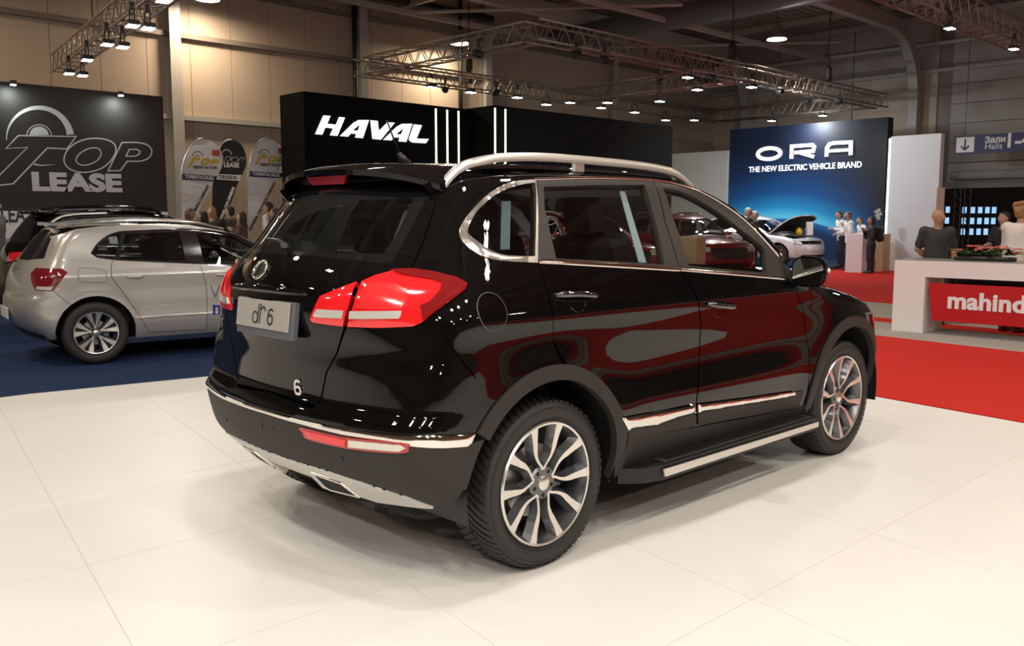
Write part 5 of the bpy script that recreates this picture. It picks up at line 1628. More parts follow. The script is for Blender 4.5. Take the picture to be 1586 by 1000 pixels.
# unlit moving heads and clamps on the rig
for i, q in enumerate(((690, 140), (766, 145), (748, 86), (1020, 128), (1108, 122), (1212, 142), (1250, 160), (1304, 158), (888, 86), (940, 94))):
    p = on_plane(*q, 2, ZT - .32)
    o = empty('stage_light', (p[0], p[1], ZT - .32), rnd.uniform(0, 3), 'dark unlit stage light clamped under the truss rig', 'lamp', 'unlit stage lights on the rig')
    MB().tube([(0, 0, .0), (.05, 0, .02), (.20, 0, .06), (.24, 0, .07)], [.06, .09, .09, .05], 10).build('head', BLACKMET, o)
    MB().tube([(.1, -.11, .05), (.1, -.11, .20), (.1, .11, .20), (.1, .11, .05)], .012, 6).build('yoke', BLACKMET, o)
    MB().box((.07, -.03, .20), (.13, .03, .36), .01).build('clamp', BLACKMET, o)
# truss over the lease stand
z2 = 4.6
pA, pB = on_plane(96, 112, 2, z2), on_plane(250, 0, 2, z2)
dr = (pB - pA) / np.linalg.norm(pB - pA)
pE = pA + dr * 14.0
truss(pA, pE, .36, 'box truss with paired floodlights above the lease billboard')
rzL = math.atan2(dr[1], dr[0])
for q in ((107, 114), (128, 117), (135, 93), (166, 69), (190, 73), (205, 40), (229, 44), (254, 1)): flood_px(q, z2 - .38, rzL, FL, 'lit floodlight hanging under the truss above the lease billboard', 'floodlights over the lease stand')
nn_ = np.array([-dr[1], dr[0], 0])
k = 0
for t in (11.2, 12.5, 13.8):
    for s_ in (-.2, .2):
        p = pA + dr * t + nn_ * s_
        place(FL, (p[0], p[1], z2 - .38), rzL, 'lit floodlight hanging under the truss above the lease billboard', 'floodlights over the lease stand')
MB_ = empty('suspension_cable', (on_plane(145, 65, 2, z2)[0], on_plane(145, 65, 2, z2)[1], z2 + .36), 0, 'thin suspension cable above the lease stand truss', 'cable')
MB().tube([(0, 0, 0), (0, 0, 8.5 - z2 - .36)], .012, 5).build('cable_rope', BLACKMET, MB_)
# truss over the Mahindra counter
z3 = 5.5
pA, pB = on_plane(1400, 5, 2, z3), on_plane(1586, 88, 2, z3)
truss((pA[0] - 8.0, pA[1], z3), (pB[0] + 4, pA[1], z3), .5, 'wide box truss hanging above the counter with the red panel')
for q in ((1471, 44), (1570, 76)): flood_px(q, z3 - .30, 0, FL, 'unseen floodlight added under the truss to brighten the red panel counter', 'floodlights over the counter')
place(FL, (7.0, pA[1], z3 - .40), 0, 'unseen floodlight added under the truss to brighten the red panel counter', 'floodlights over the counter')  # fixture of the unseen counter fill, added to brighten its front
# truss over the white stand itself, above the frame
for y in (-8.5, -4.8, -1.0, 2.8):
    truss((-9.0, y, 6.32), (5.0, y, 6.32), .36, 'box truss carrying floodlights high above the black SUV', group='trusses above the white floor')
for lx, ly in STAND_FLOODS:
        c = place(FL, (lx, ly, 5.94), 0, 'lit floodlight on the trusses high above the black SUV', 'floodlights above the white floor')
for p in (FL, FLC):
    for ch in list(p.children): bpy.data.objects.remove(ch)
    bpy.data.objects.remove(p)
# high-bay lamps under the roof
def high_bay(loc, label, group):
    o = empty('high_bay_lamp', loc, 0, label, 'lamp', group)
    MB().lathe([(.30, 0), (.26, .06), (.18, .22), (.11, .30), (.10, .42), (.0005, .44)], 24).build('reflector', STEEL_DARK, o, smooth=True)
    MB().lathe([(.0005, .012), (.28, .012), (.285, .03)], 24).build('diffuser', HIGH_GLOW, o)
    MB().tube([(0, 0, .42), (0, 0, 8.45 - loc[2])], .012, 6).build('drop_rod', BLACKMET, o)
    return o
hb = []
for q in ((678, 76), (1203, 62), (283, 15)):
    p = on_plane(*q, 2, 6.75)
    high_bay((p[0], min(p[1], 18.2), 6.75), 'bell-shaped high-bay lamp glowing under the hall roof', 'high-bay lamps of the hall')
for lx, ly in HIGH_BAYS: high_bay((lx, ly, 7.10), 'bell-shaped high-bay lamp glowing under the hall roof', 'high-bay lamps of the hall')
# ------------------------------------------------------------------ the other cars
def glossy(name, col, metal=0.0): return mat(name, col, .3, metal, coat=1.0, coat_rough=.03)
def half_T(h): return fullT(np.asarray(h, float))
def simple_car(root, body, paint, sp, cx=.5):
    c = Car(root, body, cx)
    px = sp.get('px') or (lambda L: L)
    S = lambda key: np.asarray(sp[key](c) if callable(sp[key]) else sp[key], float)
    ra, fa, az, ar = sp['arch']
    xs = sp['xs']
    # side sheet with wheel arches and window opening
    frame = S('frame')
    a_r = arc(ra, az, ar, 2, 178, 22)
    a_f = arc(fa, az, ar, 2, 178, 22)
    zb = sp['sill']
    lo_l = [p for p in a_r if p[1] > zb]
    lo_f = [p for p in a_f if p[1] > zb]
    shoulder = S('shoulder')
    left_low = [q for q in lo_l if q[0] > xs]
    side = cat([(sp['nose'], zb)], lo_f, [(fa - ar, zb), (ra + ar, zb)], left_low, [(xs - .006, az + math.sqrt(ar**2 - (xs - ra)**2))], [(xs - .006, sp['xs_z'][1])], shoulder)
    body_side = c.panel('body_side', 'S', side, paint, holes=[frame], mirror=True, step=.06, depth=.02)
    wins = [S(k) for k in sp['windows']]
    fr = c.panel('window_frame', 'S', frame, sp.get('frame_mat', PLASTIC_BLACK), holes=wins, off=-.002, depth=.03, mirror=True, step=.06)
    for w in wins: c.panel('side_window', 'S', offset_poly(w, .006), sp.get('glass', GLASS_DARK), off=-.010, depth=.003, mirror=True, step=.10)
    # tail: everything behind x = xs
    zt = np.linspace(sp['xs_z'][1], az + math.sqrt(ar**2 - (xs - ra)**2), 14)
    edge = c.to('C', c.hit('S', np.stack([np.full(14, xs), zt], -1)))
    arc_b = np.array([q for q in arc(ra, az, ar, 90, 176, 40) if q[0] < xs - .004])
    low_c = c.to('C', c.hit('S', arc_b))
    tail = full(cat([(0, sp['tail_z'][1])], S('tail_top'), edge, low_c, S('tail_bot'), [(0, sp['tail_z'][0])]))
    tg = full(S('tail_glass'))
    rb = c.panel('rear_body', 'C', tail, paint, holes=[tg], step=.05, depth=.02)[0]
    c.panel('rear_window', 'C', offset_poly(tg, .008), sp.get('rear_glass', mat('dark_rear_glass', (.010, .011, .012), .04, coat=1)), off=-.004, depth=.004, step=.06, parent=rb)
    for name, key, m, off in sp.get('tail_parts', []):
        c.panel(name, 'C', S(key), m, off=off, depth=.012, mirror=True, step=.03, bulge=(.006, .02))
    for name, key, m, off in sp.get('tail_full', []):
        c.panel(name, 'C', full(S(key)), m, off=off, depth=.02, step=.05)
    # top
    c.panel('roof', 'T', half_T(sp['roof']), sp.get('roof_mat', paint), off=.002, step=.09)
    c.panel('windscreen', 'T', half_T(sp['screen']), sp.get('screen_mat', GLASS_TINT), off=-.002, depth=.003, step=.09)
    bon = c.panel('bonnet', 'T', half_T(sp['bonnet']), paint, off=.004, step=.07, depth=.03)[0]
    if sp.get('open'):
        hx, hz, ang = sp['open']
        M = Matrix.Translation((hx, 0, hz)) @ Matrix.Rotation(R(-ang), 4, 'Y') @ Matrix.Translation((-hx, 0, -hz))
        bon.data.transform(M)
        o = c.panel('bonnet_lining', 'T', offset_poly(half_T(sp['bonnet']), -.04), INTERIOR, off=-.03, step=.09, depth=0, parent=bon)[0]
        o.data.transform(M)
        c.panel('engine_bay', 'T', offset_poly(half_T(sp['bonnet']), .0), INTERIOR, off=-.10, step=.09, depth=0)
    zn = np.linspace(sp['nose_z'][1], az + .02, 10)
    eN = c.to('N', c.hit('S', np.stack([np.full(10, sp['nose']), zn], -1)))
    c.panel('front_bumper', 'N', full(cat([(0, sp['nose_z'][1] + .06)], eN, c.to('N', c.hit('S', [(sp['nose'] - .02, zb + .02)])), [(.35, zb), (0, zb)])), paint, off=0, step=.06)
    for name, poly, m, off in sp.get('front_parts', []): c.panel(name, 'F', poly, m, off=off, depth=.01, step=.05)
    for name, poly, m, off in sp.get('front_pairs', []): c.panel(name, 'F', poly, m, off=off, depth=.01, step=.04, mirror=True)
    for name, dom, line, w, m, off in sp.get('lines', []):
        L = line(c) if callable(line) else line
        c.strip(name, dom, L, w, m, off=off, h=.004, mirror=True, n=4)
    # inside and under
    box_obj('underbody', (ra - .35, -.55, zb - .02), (fa + .45, .55, zb + .3), GAP, root, .05)
    box_obj('cabin', (ra - .1, -.60, zb + .1), (fa - .45, .60, sp['cabin']), INTERIOR, root, .06)
    for y in (-.36, .36):
        b = MB().box((-.07, -.23, 0), (.07, .23, .55), .05).build('seat_back', INTERIOR, root)
        b.location = (ra + sp.get('seat', 1.0), y, sp['cabin'] - .1)
        b.rotation_euler = (0, R(-14), 0)
        b = MB().box((-.05, -.12, 0), (.05, .12, .18), .04).build('headrest', INTERIOR, root)
        b.location = (ra + sp.get('seat', 1.0) - .15, y, sp['cabin'] + .46)
    for xc in (ra, fa):
        for sg in (-1, 1):
            vs, n = [], 16
            for i in range(n + 1):
                t = R(-5 + 190 * i / n)
                for y in (sp['track'] + .06, .42): vs.append((xc + (ar + .01) * math.cos(t), sg * y, az + (ar + .01) * math.sin(t)))
            mesh_obj('wheel_well', vs, [(2 * i, 2 * i + 1, 2 * i + 3, 2 * i + 2) for i in range(n)] + [tuple(range(1, 2 * n + 2, 2))], PLASTIC_BLACK, root)
    wp = make_wheel(root, sp['wheel'], sp['rim'], .10, sp.get('pairs', 5), 0, sp.get('spokes'), sp.get('rot', 10), 5)
    for xc in (ra, fa):
        for sg in (-1, 1): place_wheel(wp, root, (xc, sg * sp['track'], sp['wheel']), sg > 0)
    # mirrors and handles
    mx, my, mz = sp['mirror']
    for sg in (-1, 1):
        vs, fs, n = [], [], 12
        for i, (t, s_) in enumerate(((0, .82), (.03, 1), (.08, .9), (.12, .55), (.135, .2))):
            for k in range(n): vs.append((mx + t, sg * (my + .085 * s_ * math.cos(2 * PI * k / n)), mz + .06 * s_ * math.sin(2 * PI * k / n)))
        for i in range(4):
            for k in range(n): fs.append((i * n + k, i * n + (k + 1) % n, (i + 1) * n + (k + 1) % n, (i + 1) * n + k))
        fs.append(tuple(range(n)))
        o = mesh_obj('door_mirror', vs, fs, sp.get('mirror_mat', paint), root, smooth=True)
        MB().tube([(mx + .05, sg * (my - .06), mz - .04), (mx + .05, sg * (my - .14), mz - .06)], .022, 8).build('mirror_arm', PLASTIC_BLACK, o)
    for A, B in sp.get('handles', []):
        L = np.stack([np.linspace(A[0], B[0], 7), np.linspace(A[1], B[1], 7)], -1)
        P = c.hit('S', L) + body.normal(c.hit('S', L)) * np.array([.004, .02, .028, .03, .028, .02, .004])[:, None]
        for sg in (1, -1): MB().tube(P * np.array([1, sg, 1]), .013, 8).build('door_handle', sp.get('handle_mat', paint), root, smooth=True)
    return c
SEAMM = mat('shut_line_grey', (.05, .05, .05), .8)
# ---- silver hatchback
PG = on_plane(152.5, 564, 2, 0)
hdg = R(-8)
p_loc = PG[:2] - np.array([-math.sin(hdg) * -.845, math.cos(hdg) * -.845])
polo = empty('hatchback', (p_loc[0], p_loc[1], 0), hdg, 'silver hatchback with grey alloy wheels and blue door lettering on the blue carpet', 'car')
def polo_relief(x, z):
    r = .010 * gs(z, .90, .025) - .008 * gs(z, .62, .10)
    for xc in (0, 2.55): r = r + .012 * gs(np.sqrt((x - xc)**2 + (z - .31)**2), .40, .06)
    return r
POLO = Body(
    top=[(-.70, .88), (-.64, .95), (-.56, 1.03), (-.28, 1.35), (-.18, 1.405), (.1, 1.44), (.55, 1.462), (1.0, 1.445), (1.35, 1.39), (1.52, 1.335), (2.18, .985), (2.32, .95), (2.7, .90), (3.05, .80), (3.22, .66)],
    crown=.09, rear=[(.2, -.45), (.3, -.56), (.42, -.66), (.55, -.695), (.66, -.69), (.70, -.665), (.80, -.66), (.92, -.655), (1.1, -.60), (1.5, -.4)], rcurve=[(.3, .22), (1.2, .24)],
    front=[(.2, 3.15), (.4, 3.27), (.6, 3.29), (.8, 3.2), (1.1, 3.0)], fcurve=.36,
    width=[(.18, .76), (.3, .83), (.45, .862), (.6, .872), (.75, .874), (.88, .872), (.95, .855), (1.05, .81), (1.2, .755), (1.35, .69), (1.48, .60)],
    taper=[(-.7, .955), (-.2, .995), (2.2, 1.0), (3.2, .93)], gtaper=[(-.7, .86), (-.2, .97), (.5, 1.0), (1.5, 1.0), (2.2, .98), (3.2, .9)],
    relief=polo_relief, kr=.14, kf=.22, kt=.08, bow=(.30, .08), bot=.17, belt=.98)
SILVER = glossy('silver_car_paint', (.47, .445, .415), .45)
ZP = zz((0, 300), 3.125)
PS = lambda L: (lambda c: c.p('S', ZP(L)))
PC = lambda L: (lambda c: c.p('C', ZP(L)))
polo_sp = dict(
    arch=(0, 2.55, .315, .372), xs=-.30, xs_z=(.70, 1.27), sill=.235, nose=2.90, nose_z=(.24, .80),
    frame=lambda c: cat(spline(c.p('S', ZP([(438, 288), (470, 240), (520, 200), (580, 180)])), 4), c.p('S', ZP([(880, 166), (1010, 174), (1130, 192)])), [(1.50, 1.28), (1.85, 1.06), (1.97, .955)], c.p('S', ZP([(1130, 352), (985, 342), (560, 322), (470, 310)]))),
    windows=['w1', 'w2', 'w3'],
    w1=lambda c: cat(spline(c.p('S', ZP([(448, 285), (478, 240), (525, 206), (588, 188)])), 4), c.p('S', ZP([(556, 312), (475, 302)]))),
    w2=PS([(607, 196), (868, 184), (900, 326), (572, 316)]),
    w3=lambda c: cat(c.p('S', ZP([(952, 190), (1080, 200)])), [(1.42, 1.27), (1.72, 1.08), (1.82, .97)], c.p('S', ZP([(1120, 345), (990, 336)]))),
    shoulder=[(-.10, 1.345), (.15, 1.375), (.6, 1.395), (1.0, 1.38), (1.35, 1.32), (1.6, 1.20), (1.95, 1.01), (2.10, .945), (2.6, .885), (2.90, .81)],
    tail_z=(.28, 1.375), tail_top=[(.30, 1.365), (.52, 1.34)], tail_bot=[(.70, .27), (.55, .26)],
    tail_glass=lambda c: cat([(0, 1.345)], [(.30, 1.335), (.50, 1.30), (.575, 1.06), (.30, 1.035), (0, 1.04)]),
    lamp=PC([(150, 385), (175, 358), (300, 362), (328, 382), (260, 470), (170, 465), (152, 420)]),
    lampw=PC([(182, 448), (258, 450), (246, 466), (178, 463)]),
    bump_hi=[(0, .665), (.4, .655), (.7, .66), (.86, .70)],
    bskirt=lambda c: cat([(0, .36), (.35, .35), (.62, .315)], [(.60, .26), (0, .27)]),
    tail_parts=[('tail_lamp', 'lamp', mat('deep_red_tail_lens', (.18, .008, .015), .1, coat=1), .003), ('reversing_lens', 'lampw', CLEAR_LENS, .010)],
    tail_full=[('rear_diffuser', 'bskirt', PLASTIC_BLACK, .006)],
    roof=[(-.24, 0), (-.20, -.3), (-.12, -.50), (.1, -.585), (.6, -.60), (1.1, -.595), (1.40, -.56), (1.48, -.35), (1.52, 0)],
    screen=[(1.53, 0), (1.49, -.35), (1.41, -.56), (1.75, -.66), (2.05, -.76), (2.14, -.5), (2.18, 0)],
    bonnet=[(2.20, 0), (2.16, -.5), (2.06, -.76), (2.5, -.76), (2.95, -.66), (3.08, -.4), (3.12, 0)],
    front=[(-.74, .25), (.74, .25), (.78, .5), (.70, .78), (-.70, .78), (-.78, .5)],
    front_parts=[('grille', [(-.45, .60), (.45, .60), (.48, .70), (-.48, .70)], PLASTIC_BLACK, .004)],
    front_pairs=[('headlamp', [(-.74, .62), (-.48, .60), (-.49, .72), (-.70, .76)], CLEAR_LENS, .006)],
    lines=[('shut_line', 'S', PS([(545, 322), (540, 350), (542, 405), (600, 482), (680, 600), (712, 652)]), .006, SEAMM, .0), ('shut_line', 'S', PS([(712, 652), (740, 667), (880, 662), (1000, 656)]), .006, SEAMM, 0),
           ('shut_line', 'S', PS([(966, 342), (985, 395), (1000, 460), (1002, 560), (1000, 656)]), .006, SEAMM, 0), ('shut_line', 'C', PC([(262, 472), (300, 505), (345, 538)]), .005, SEAMM, 0),
           ('shut_line', 'S', PS([(380, 362), (420, 358), (500, 370), (514, 395), (512, 428), (400, 426), (382, 412), (376, 380), (380, 362)]), .004, SEAMM, 0),
           ('side_crease', 'S', [(.38, .44), (.8, .445), (1.4, .44), (2.0, .43)], .03, SILVER, -.001), ('roof_joint', 'T', [(-.12, -.52), (.1, -.60), (.6, -.615), (1.1, -.61), (1.36, -.575)], .012, SEAMM, 0)],
    cabin=.80, seat=.95, track=.745, wheel=.315, rim=.212, rot=22, spokes=[(.055, 1.5, .016), (.085, 6.5, .018), (.12, 10, .026), (.17, 12.5, .044), (.245, 14.5, .062)],
    mirror=(1.72, .93, .98), mirror_mat=SILVER, handles=[((.30, .87), (.46, .868)), ((1.20, .855), (1.36, .85))], handle_mat=SILVER, frame_mat=mat('gloss_black_frame', (.01, .01, .01), .12, coat=1))
pc_ = simple_car(polo, POLO, SILVER, polo_sp)
# rear wing of the hatch, wiper, door lettering
MB().prism([(-.58, 0), (-.50, .16), (0, .20), (.50, .16), (.58, 0), (.52, -.04), (-.52, -.04)], .035, frame_x((-.235, 0, 1.372), (0, -1, 0), (.1, 0, 1))).build('roof_spoiler', SILVER, polo)
MB().tube([(-.66, .02, 1.0), (-.66, -.10, 1.005), (-.60, -.30, 1.03)], [.018, .012, .008], 8).build('rear_wiper', PLASTIC_BLACK, polo)
mb = MB()
for L in ([(1022, 444), (1042, 500)], [(1042, 500), (1062, 444)]):
    P = pc_.px(ZP(L))
    n_ = POLO.normal(P)
    mb.tube([P[0] + n_[0] * .004, P[1] + n_[1] * .004], .006, 5)
mb.build('letter_v', mat('grey_blue_print', (.08, .12, .22), .6), polo)
mb = MB()
for L in ([(1036, 584), (1036, 544)], [(1030, 542), (1066, 544)], [(1062, 544), (1062, 584)]):
    P = pc_.px(ZP(L))
    n_ = POLO.normal(P)
    mb.tube([P[0] + n_[0] * .004, P[1] + n_[1] * .004], .013, 5)
mb.build('letter_p', mat('blue_print', (.02, .03, .30), .6), polo)
pz_ = MB().box((-.012, -.26, -.055), (0, .26, .055), .004).build('number_plate', mat('plate_white', (.6, .6, .58), .5), polo)
pz_.location = (-.692, 0, .50)
# ---- generic crossover shape for the cars further back
def cross_relief(x, z):
    r = .012 * gs(z, .98, .04) - .012 * gs(z, .72, .12)
    for xc in (0, 2.6): r = r + .014 * gs(np.sqrt((x - xc)**2 + (z - .34)**2), .43, .08)
    return r
CROSS = Body(
    top=[(-.72, 1.02), (-.66, 1.08), (-.58, 1.16), (-.34, 1.46), (-.25, 1.525), (0, 1.565), (.5, 1.585), (1.0, 1.57), (1.35, 1.50), (1.5, 1.44), (2.15, 1.07), (2.3, 1.03), (2.7, .985), (3.1, .88), (3.28, .72)],
    crown=.09, rear=[(.2, -.45), (.32, -.58), (.45, -.68), (.62, -.72), (.72, -.70), (.85, -.69), (1.05, -.68), (1.3, -.60), (1.7, -.4)], rcurve=[(.3, .20), (1.2, .24)],
    front=[(.2, 3.2), (.4, 3.34), (.7, 3.36), (.9, 3.3), (1.2, 3.05)], fcurve=.32,
    width=[(.2, .80), (.36, .87), (.5, .895), (.7, .902), (.95, .90), (1.05, .885), (1.15, .845), (1.3, .785), (1.45, .71), (1.6, .61)],
    taper=[(-.75, .955), (-.2, .995), (2.3, 1.0), (3.3, .93)], gtaper=[(-.75, .86), (-.2, .97), (.5, 1.0), (1.5, 1.0), (2.2, .98), (3.3, .9)],
    relief=cross_relief, kr=.15, kf=.22, kt=.08, bow=(.30, .08), bot=.20, belt=1.1)
def cross_spec(**kw):
    d = dict(
        arch=(0, 2.6, .345, .41), xs=-.30, xs_z=(.755, 1.40), sill=.28, nose=2.98, nose_z=(.28, .86),
        frame=cat(spline(np.array([(-.32, 1.13), (-.24, 1.28), (-.08, 1.42), (.08, 1.475)]), 4), [(.5, 1.50), (.95, 1.49), (1.25, 1.44), (1.5, 1.33), (1.82, 1.15), (1.93, 1.06), (1.0, 1.085), (.2, 1.105)]),
        windows=['w1', 'w2', 'w3'],
        w1=[(-.26, 1.15), (-.18, 1.29), (-.04, 1.41), (.06, 1.445), (.02, 1.135)],
        w2=[(.12, 1.455), (.5, 1.475), (.82, 1.472), (.88, 1.12), (.10, 1.135)],
        w3=[(.96, 1.465), (1.2, 1.42), (1.45, 1.31), (1.72, 1.15), (1.78, 1.085), (.98, 1.115)],
        shoulder=[(-.15, 1.475), (.1, 1.50), (.55, 1.52), (1.0, 1.51), (1.28, 1.46), (1.52, 1.36), (1.86, 1.155), (2.08, 1.03), (2.6, .965), (2.98, .87)],
        tail_z=(.32, 1.50), tail_top=[(.30, 1.49), (.52, 1.46)], tail_bot=[(.70, .32), (.55, .31)],
        tail_glass=[(0, 1.455), (.30, 1.45), (.50, 1.43), (.60, 1.16), (.30, 1.145), (0, 1.15)],
        lamp=[(.38, .92), (.40, 1.03), (.78, 1.06), (.90, 1.02), (.78, .90)],
        tail_parts=[('tail_lamp', 'lamp', RED_LENS_DARK, .003)],
        bskirt=[(0, .62), (.5, .61), (.85, .60), (.84, .40), (.5, .33), (0, .33)],
        tail_full=[('rear_bumper', 'bskirt', PLASTIC, .005)],
        roof=[(-.30, 0), (-.26, -.3), (-.18, -.50), (.1, -.59), (.6, -.605), (1.05, -.60), (1.38, -.56), (1.46, -.35), (1.50, 0)],
        screen=[(1.51, 0), (1.47, -.35), (1.39, -.56), (1.75, -.68), (2.03, -.78), (2.13, -.5), (2.17, 0)],
        bonnet=[(2.19, 0), (2.15, -.5), (2.05, -.78), (2.5, -.78), (2.98, -.68), (3.12, -.4), (3.17, 0)],
        front=[(-.78, .28), (.78, .28), (.82, .5), (.74, .86), (-.74, .86), (-.82, .5)],
        front_parts=[('grille', [(-.46, .52), (.46, .52), (.54, .76), (-.54, .76)], PLASTIC_BLACK, .006), ('lower_intake', [(-.60, .32), (.60, .32), (.55, .42), (-.55, .42)], PLASTIC_BLACK, .006)],
        front_pairs=[('headlamp', [(-.79, .70), (-.52, .68), (-.50, .78), (-.74, .83)], CLEAR_LENS, .008)],
        lines=[('shut_line', 'S', [(.04, 1.10), (.08, .90), (.30, .62), (.45, .44), (.95, .42)], .006, SEAMM, 0), ('shut_line', 'S', [(.92, 1.08), (.98, .80), (.97, .42)], .006, SEAMM, 0), ('shut_line', 'S', [(1.95, 1.03), (2.05, .80), (2.04, .42), (.97, .42)], .006, SEAMM, 0),
               ('window_moulding', 'S', [(-.33, 1.125), (.2, 1.098), (1.0, 1.078), (1.92, 1.053)], .014, CHROME, .001), ('sill_cladding', 'S', [(.46, .36), (1.0, .36), (2.12, .36)], .13, PLASTIC, -.002)],
        cabin=.95, seat=1.0, track=.775, wheel=.345, rim=.235, mirror=(1.75, .98, 1.10), handles=[((.16, .96), (.34, .955)), ((1.10, .94), (1.28, .935))])
    d.update(kw)
    return d
def rails(root, m):
    for sg in (-1, 1):
        P = spline(np.array([(-.10, .575, 1.53), (0, .58, 1.585), (.5, .595, 1.605), (1.0, .59, 1.585), (1.2, .575, 1.52)]), 4)
        MB().tube(P * np.array([1, sg, 1]), .018, 8).build('roof_rail', m, root, smooth=True)
# black crossover behind the hatchback
dk = empty('crossover', (1.38, 9.50, 0), R(-8), 'black crossover with roof rails parked behind the silver hatchback', 'car')
simple_car(dk, CROSS, PAINT_BLACK, cross_spec(lamp=[(.30, .90), (.32, 1.02), (.75, 1.05), (.92, 1.02), (.84, .93), (.70, .89)], tail_parts=[('tail_lamp', 'lamp', RED_LENS, .003)]))
rails(dk, PAINT_BLACK)
MB().prism([(-.58, 0), (-.50, .20), (0, .24), (.50, .20), (.58, 0), (.52, -.05), (-.52, -.05)], .035, frame_x((-.30, 0, 1.500), (0, -1, 0), (.12, 0, 1))).build('roof_spoiler', PAINT_BLACK, dk)
# C-pillar trim in silver
Car(dk, CROSS, .5).strip('pillar_trim', 'S', [(-.36, 1.12), (-.27, 1.29), (-.10, 1.445), (.10, 1.50), (.5, 1.52)], .035, SATIN, .002, mirror=True)
# white electric car with its bonnet up
we = empty('electric_car', (21.95, 12.35, 0.06), R(-96), 'white electric car with its bonnet raised in front of the blue wall', 'car')
WHITEP = glossy('white_car_paint', (.78, .79, .80))
simple_car(we, CROSS, WHITEP, cross_spec(open=(2.12, 1.06, 42), front_parts=[('light_bar', [(-.74, .70), (.74, .70), (.72, .80), (-.72, .80)], PAINT_BLACK, .006), ('lower_intake', [(-.60, .30), (.60, .30), (.55, .38), (-.55, .38)], PLASTIC_BLACK, .006), ('number_plate', [(-.26, .43), (.26, .43), (.26, .54), (-.26, .54)], mat('plate_light', (.55, .55, .55), .5), .012)], lines=[('shut_line', 'S', [(.92, 1.08), (.98, .80), (.97, .42)], .006, SEAMM, 0), ('shut_line', 'S', [(1.95, 1.03), (2.05, .80), (2.04, .42), (.97, .42)], .006, SEAMM, 0)]))
we.scale = (.94, .94, .94)
we_card = tag(box_obj('info_card', (21.55, 9.30, .98), (21.57, 9.52, 1.36), PAPER), 'white information card standing in the open bonnet of the electric car', 'card')
yl_ = tag(MB().lathe([(.0005, 0), (.07, .02), (.10, .10), (.07, .20), (.0005, .24)], 10, 'z', (21.35, 9.62, .96)).build('yellow_mascot', mat('yellow_plush', (.75, .55, .02), .9)), 'small yellow soft object on the open front of the electric car', 'ornament')
yl_.name = 'yellow_ornament'
# dark red crossovers on the black stand, seen through the SUV's windows
REDCAR = glossy('dark_red_paint', (.20, .010, .012), .2)
for (x, y, h, lab) in ((16.8, 11.2, -112, 'dark red crossover beside the pale wooden plinth'), (13.1, 11.4, -108, 'dark red crossover in front of the black stand wall')):
    r_ = empty('red_crossover', (x, y, 0), R(h), lab, 'car')
    simple_car(r_, CROSS, REDCAR, cross_spec(frame_mat=mat('chrome_frame', (.5, .5, .5), .15, .9)))
    rails(r_, SATIN)
# ------------------------------------------------------------------ people: smooth surfaces grown around posed limbs
def surface_nets(D, o, h):
    """mesh of the zero level of a sampled field"""
    sgn = D < 0
    nx, ny, nz = D.shape
    c = [(i, j, k) for i in (0, 1) for j in (0, 1) for k in (0, 1)]
    cs = {q: sgn[q[0]:nx - 1 + q[0], q[1]:ny - 1 + q[1], q[2]:nz - 1 + q[2]] for q in c}
    tot = sum(v.astype(np.int8) for v in cs.values())
    act = (tot > 0) & (tot < 8)
    idx = np.full(act.shape, -1, int)
    I = np.argwhere(act)
    idx[act] = np.arange(len(I))
    acc = np.zeros((len(I), 3))
    cnt = np.zeros(len(I))
    for q in c:
        for ax in range(3):
            if q[ax]: continue
            r_ = list(q)
            r_[ax] = 1
            a = D[I[:, 0] + q[0], I[:, 1] + q[1], I[:, 2] + q[2]]
            b = D[I[:, 0] + r_[0], I[:, 1] + r_[1], I[:, 2] + r_[2]]
            m = (a < 0) != (b < 0)
            t = np.where(m, a / np.where(a - b == 0, 1, a - b), 0)
            p = np.tile(np.array(q, float), (len(I), 1))
            p[:, ax] += t
            acc += p * m[:, None]
            cnt += m
    V = (I + acc / np.maximum(cnt, 1)[:, None]) * h + o
    F_ = []
    for ax in range(3):
        u, v = [(1, 2), (2, 0), (0, 1)][ax]
        sl0 = [slice(1, n - 1) for n in D.shape]
        sl0[ax] = slice(0, D.shape[ax] - 1)
        sl1 = list(sl0)
        sl1[ax] = slice(1, D.shape[ax])
        s0, s1 = sgn[tuple(sl0)], sgn[tuple(sl1)]
        E = np.argwhere(s0 != s1)
        if not len(E): continue
        fl = s0[E[:, 0], E[:, 1], E[:, 2]]
        base = E + 1
        base[:, ax] -= 1
        def g(du, dv):
            w = base.copy()
            w[:, u] -= du
            w[:, v] -= dv
            return idx[w[:, 0], w[:, 1], w[:, 2]]
        q = np.stack([g(1, 1), g(0, 1), g(0, 0), g(1, 0)], -1)
        q[~fl] = q[~fl][:, ::-1]
        F_.append(q)
    return V, np.concatenate(F_)
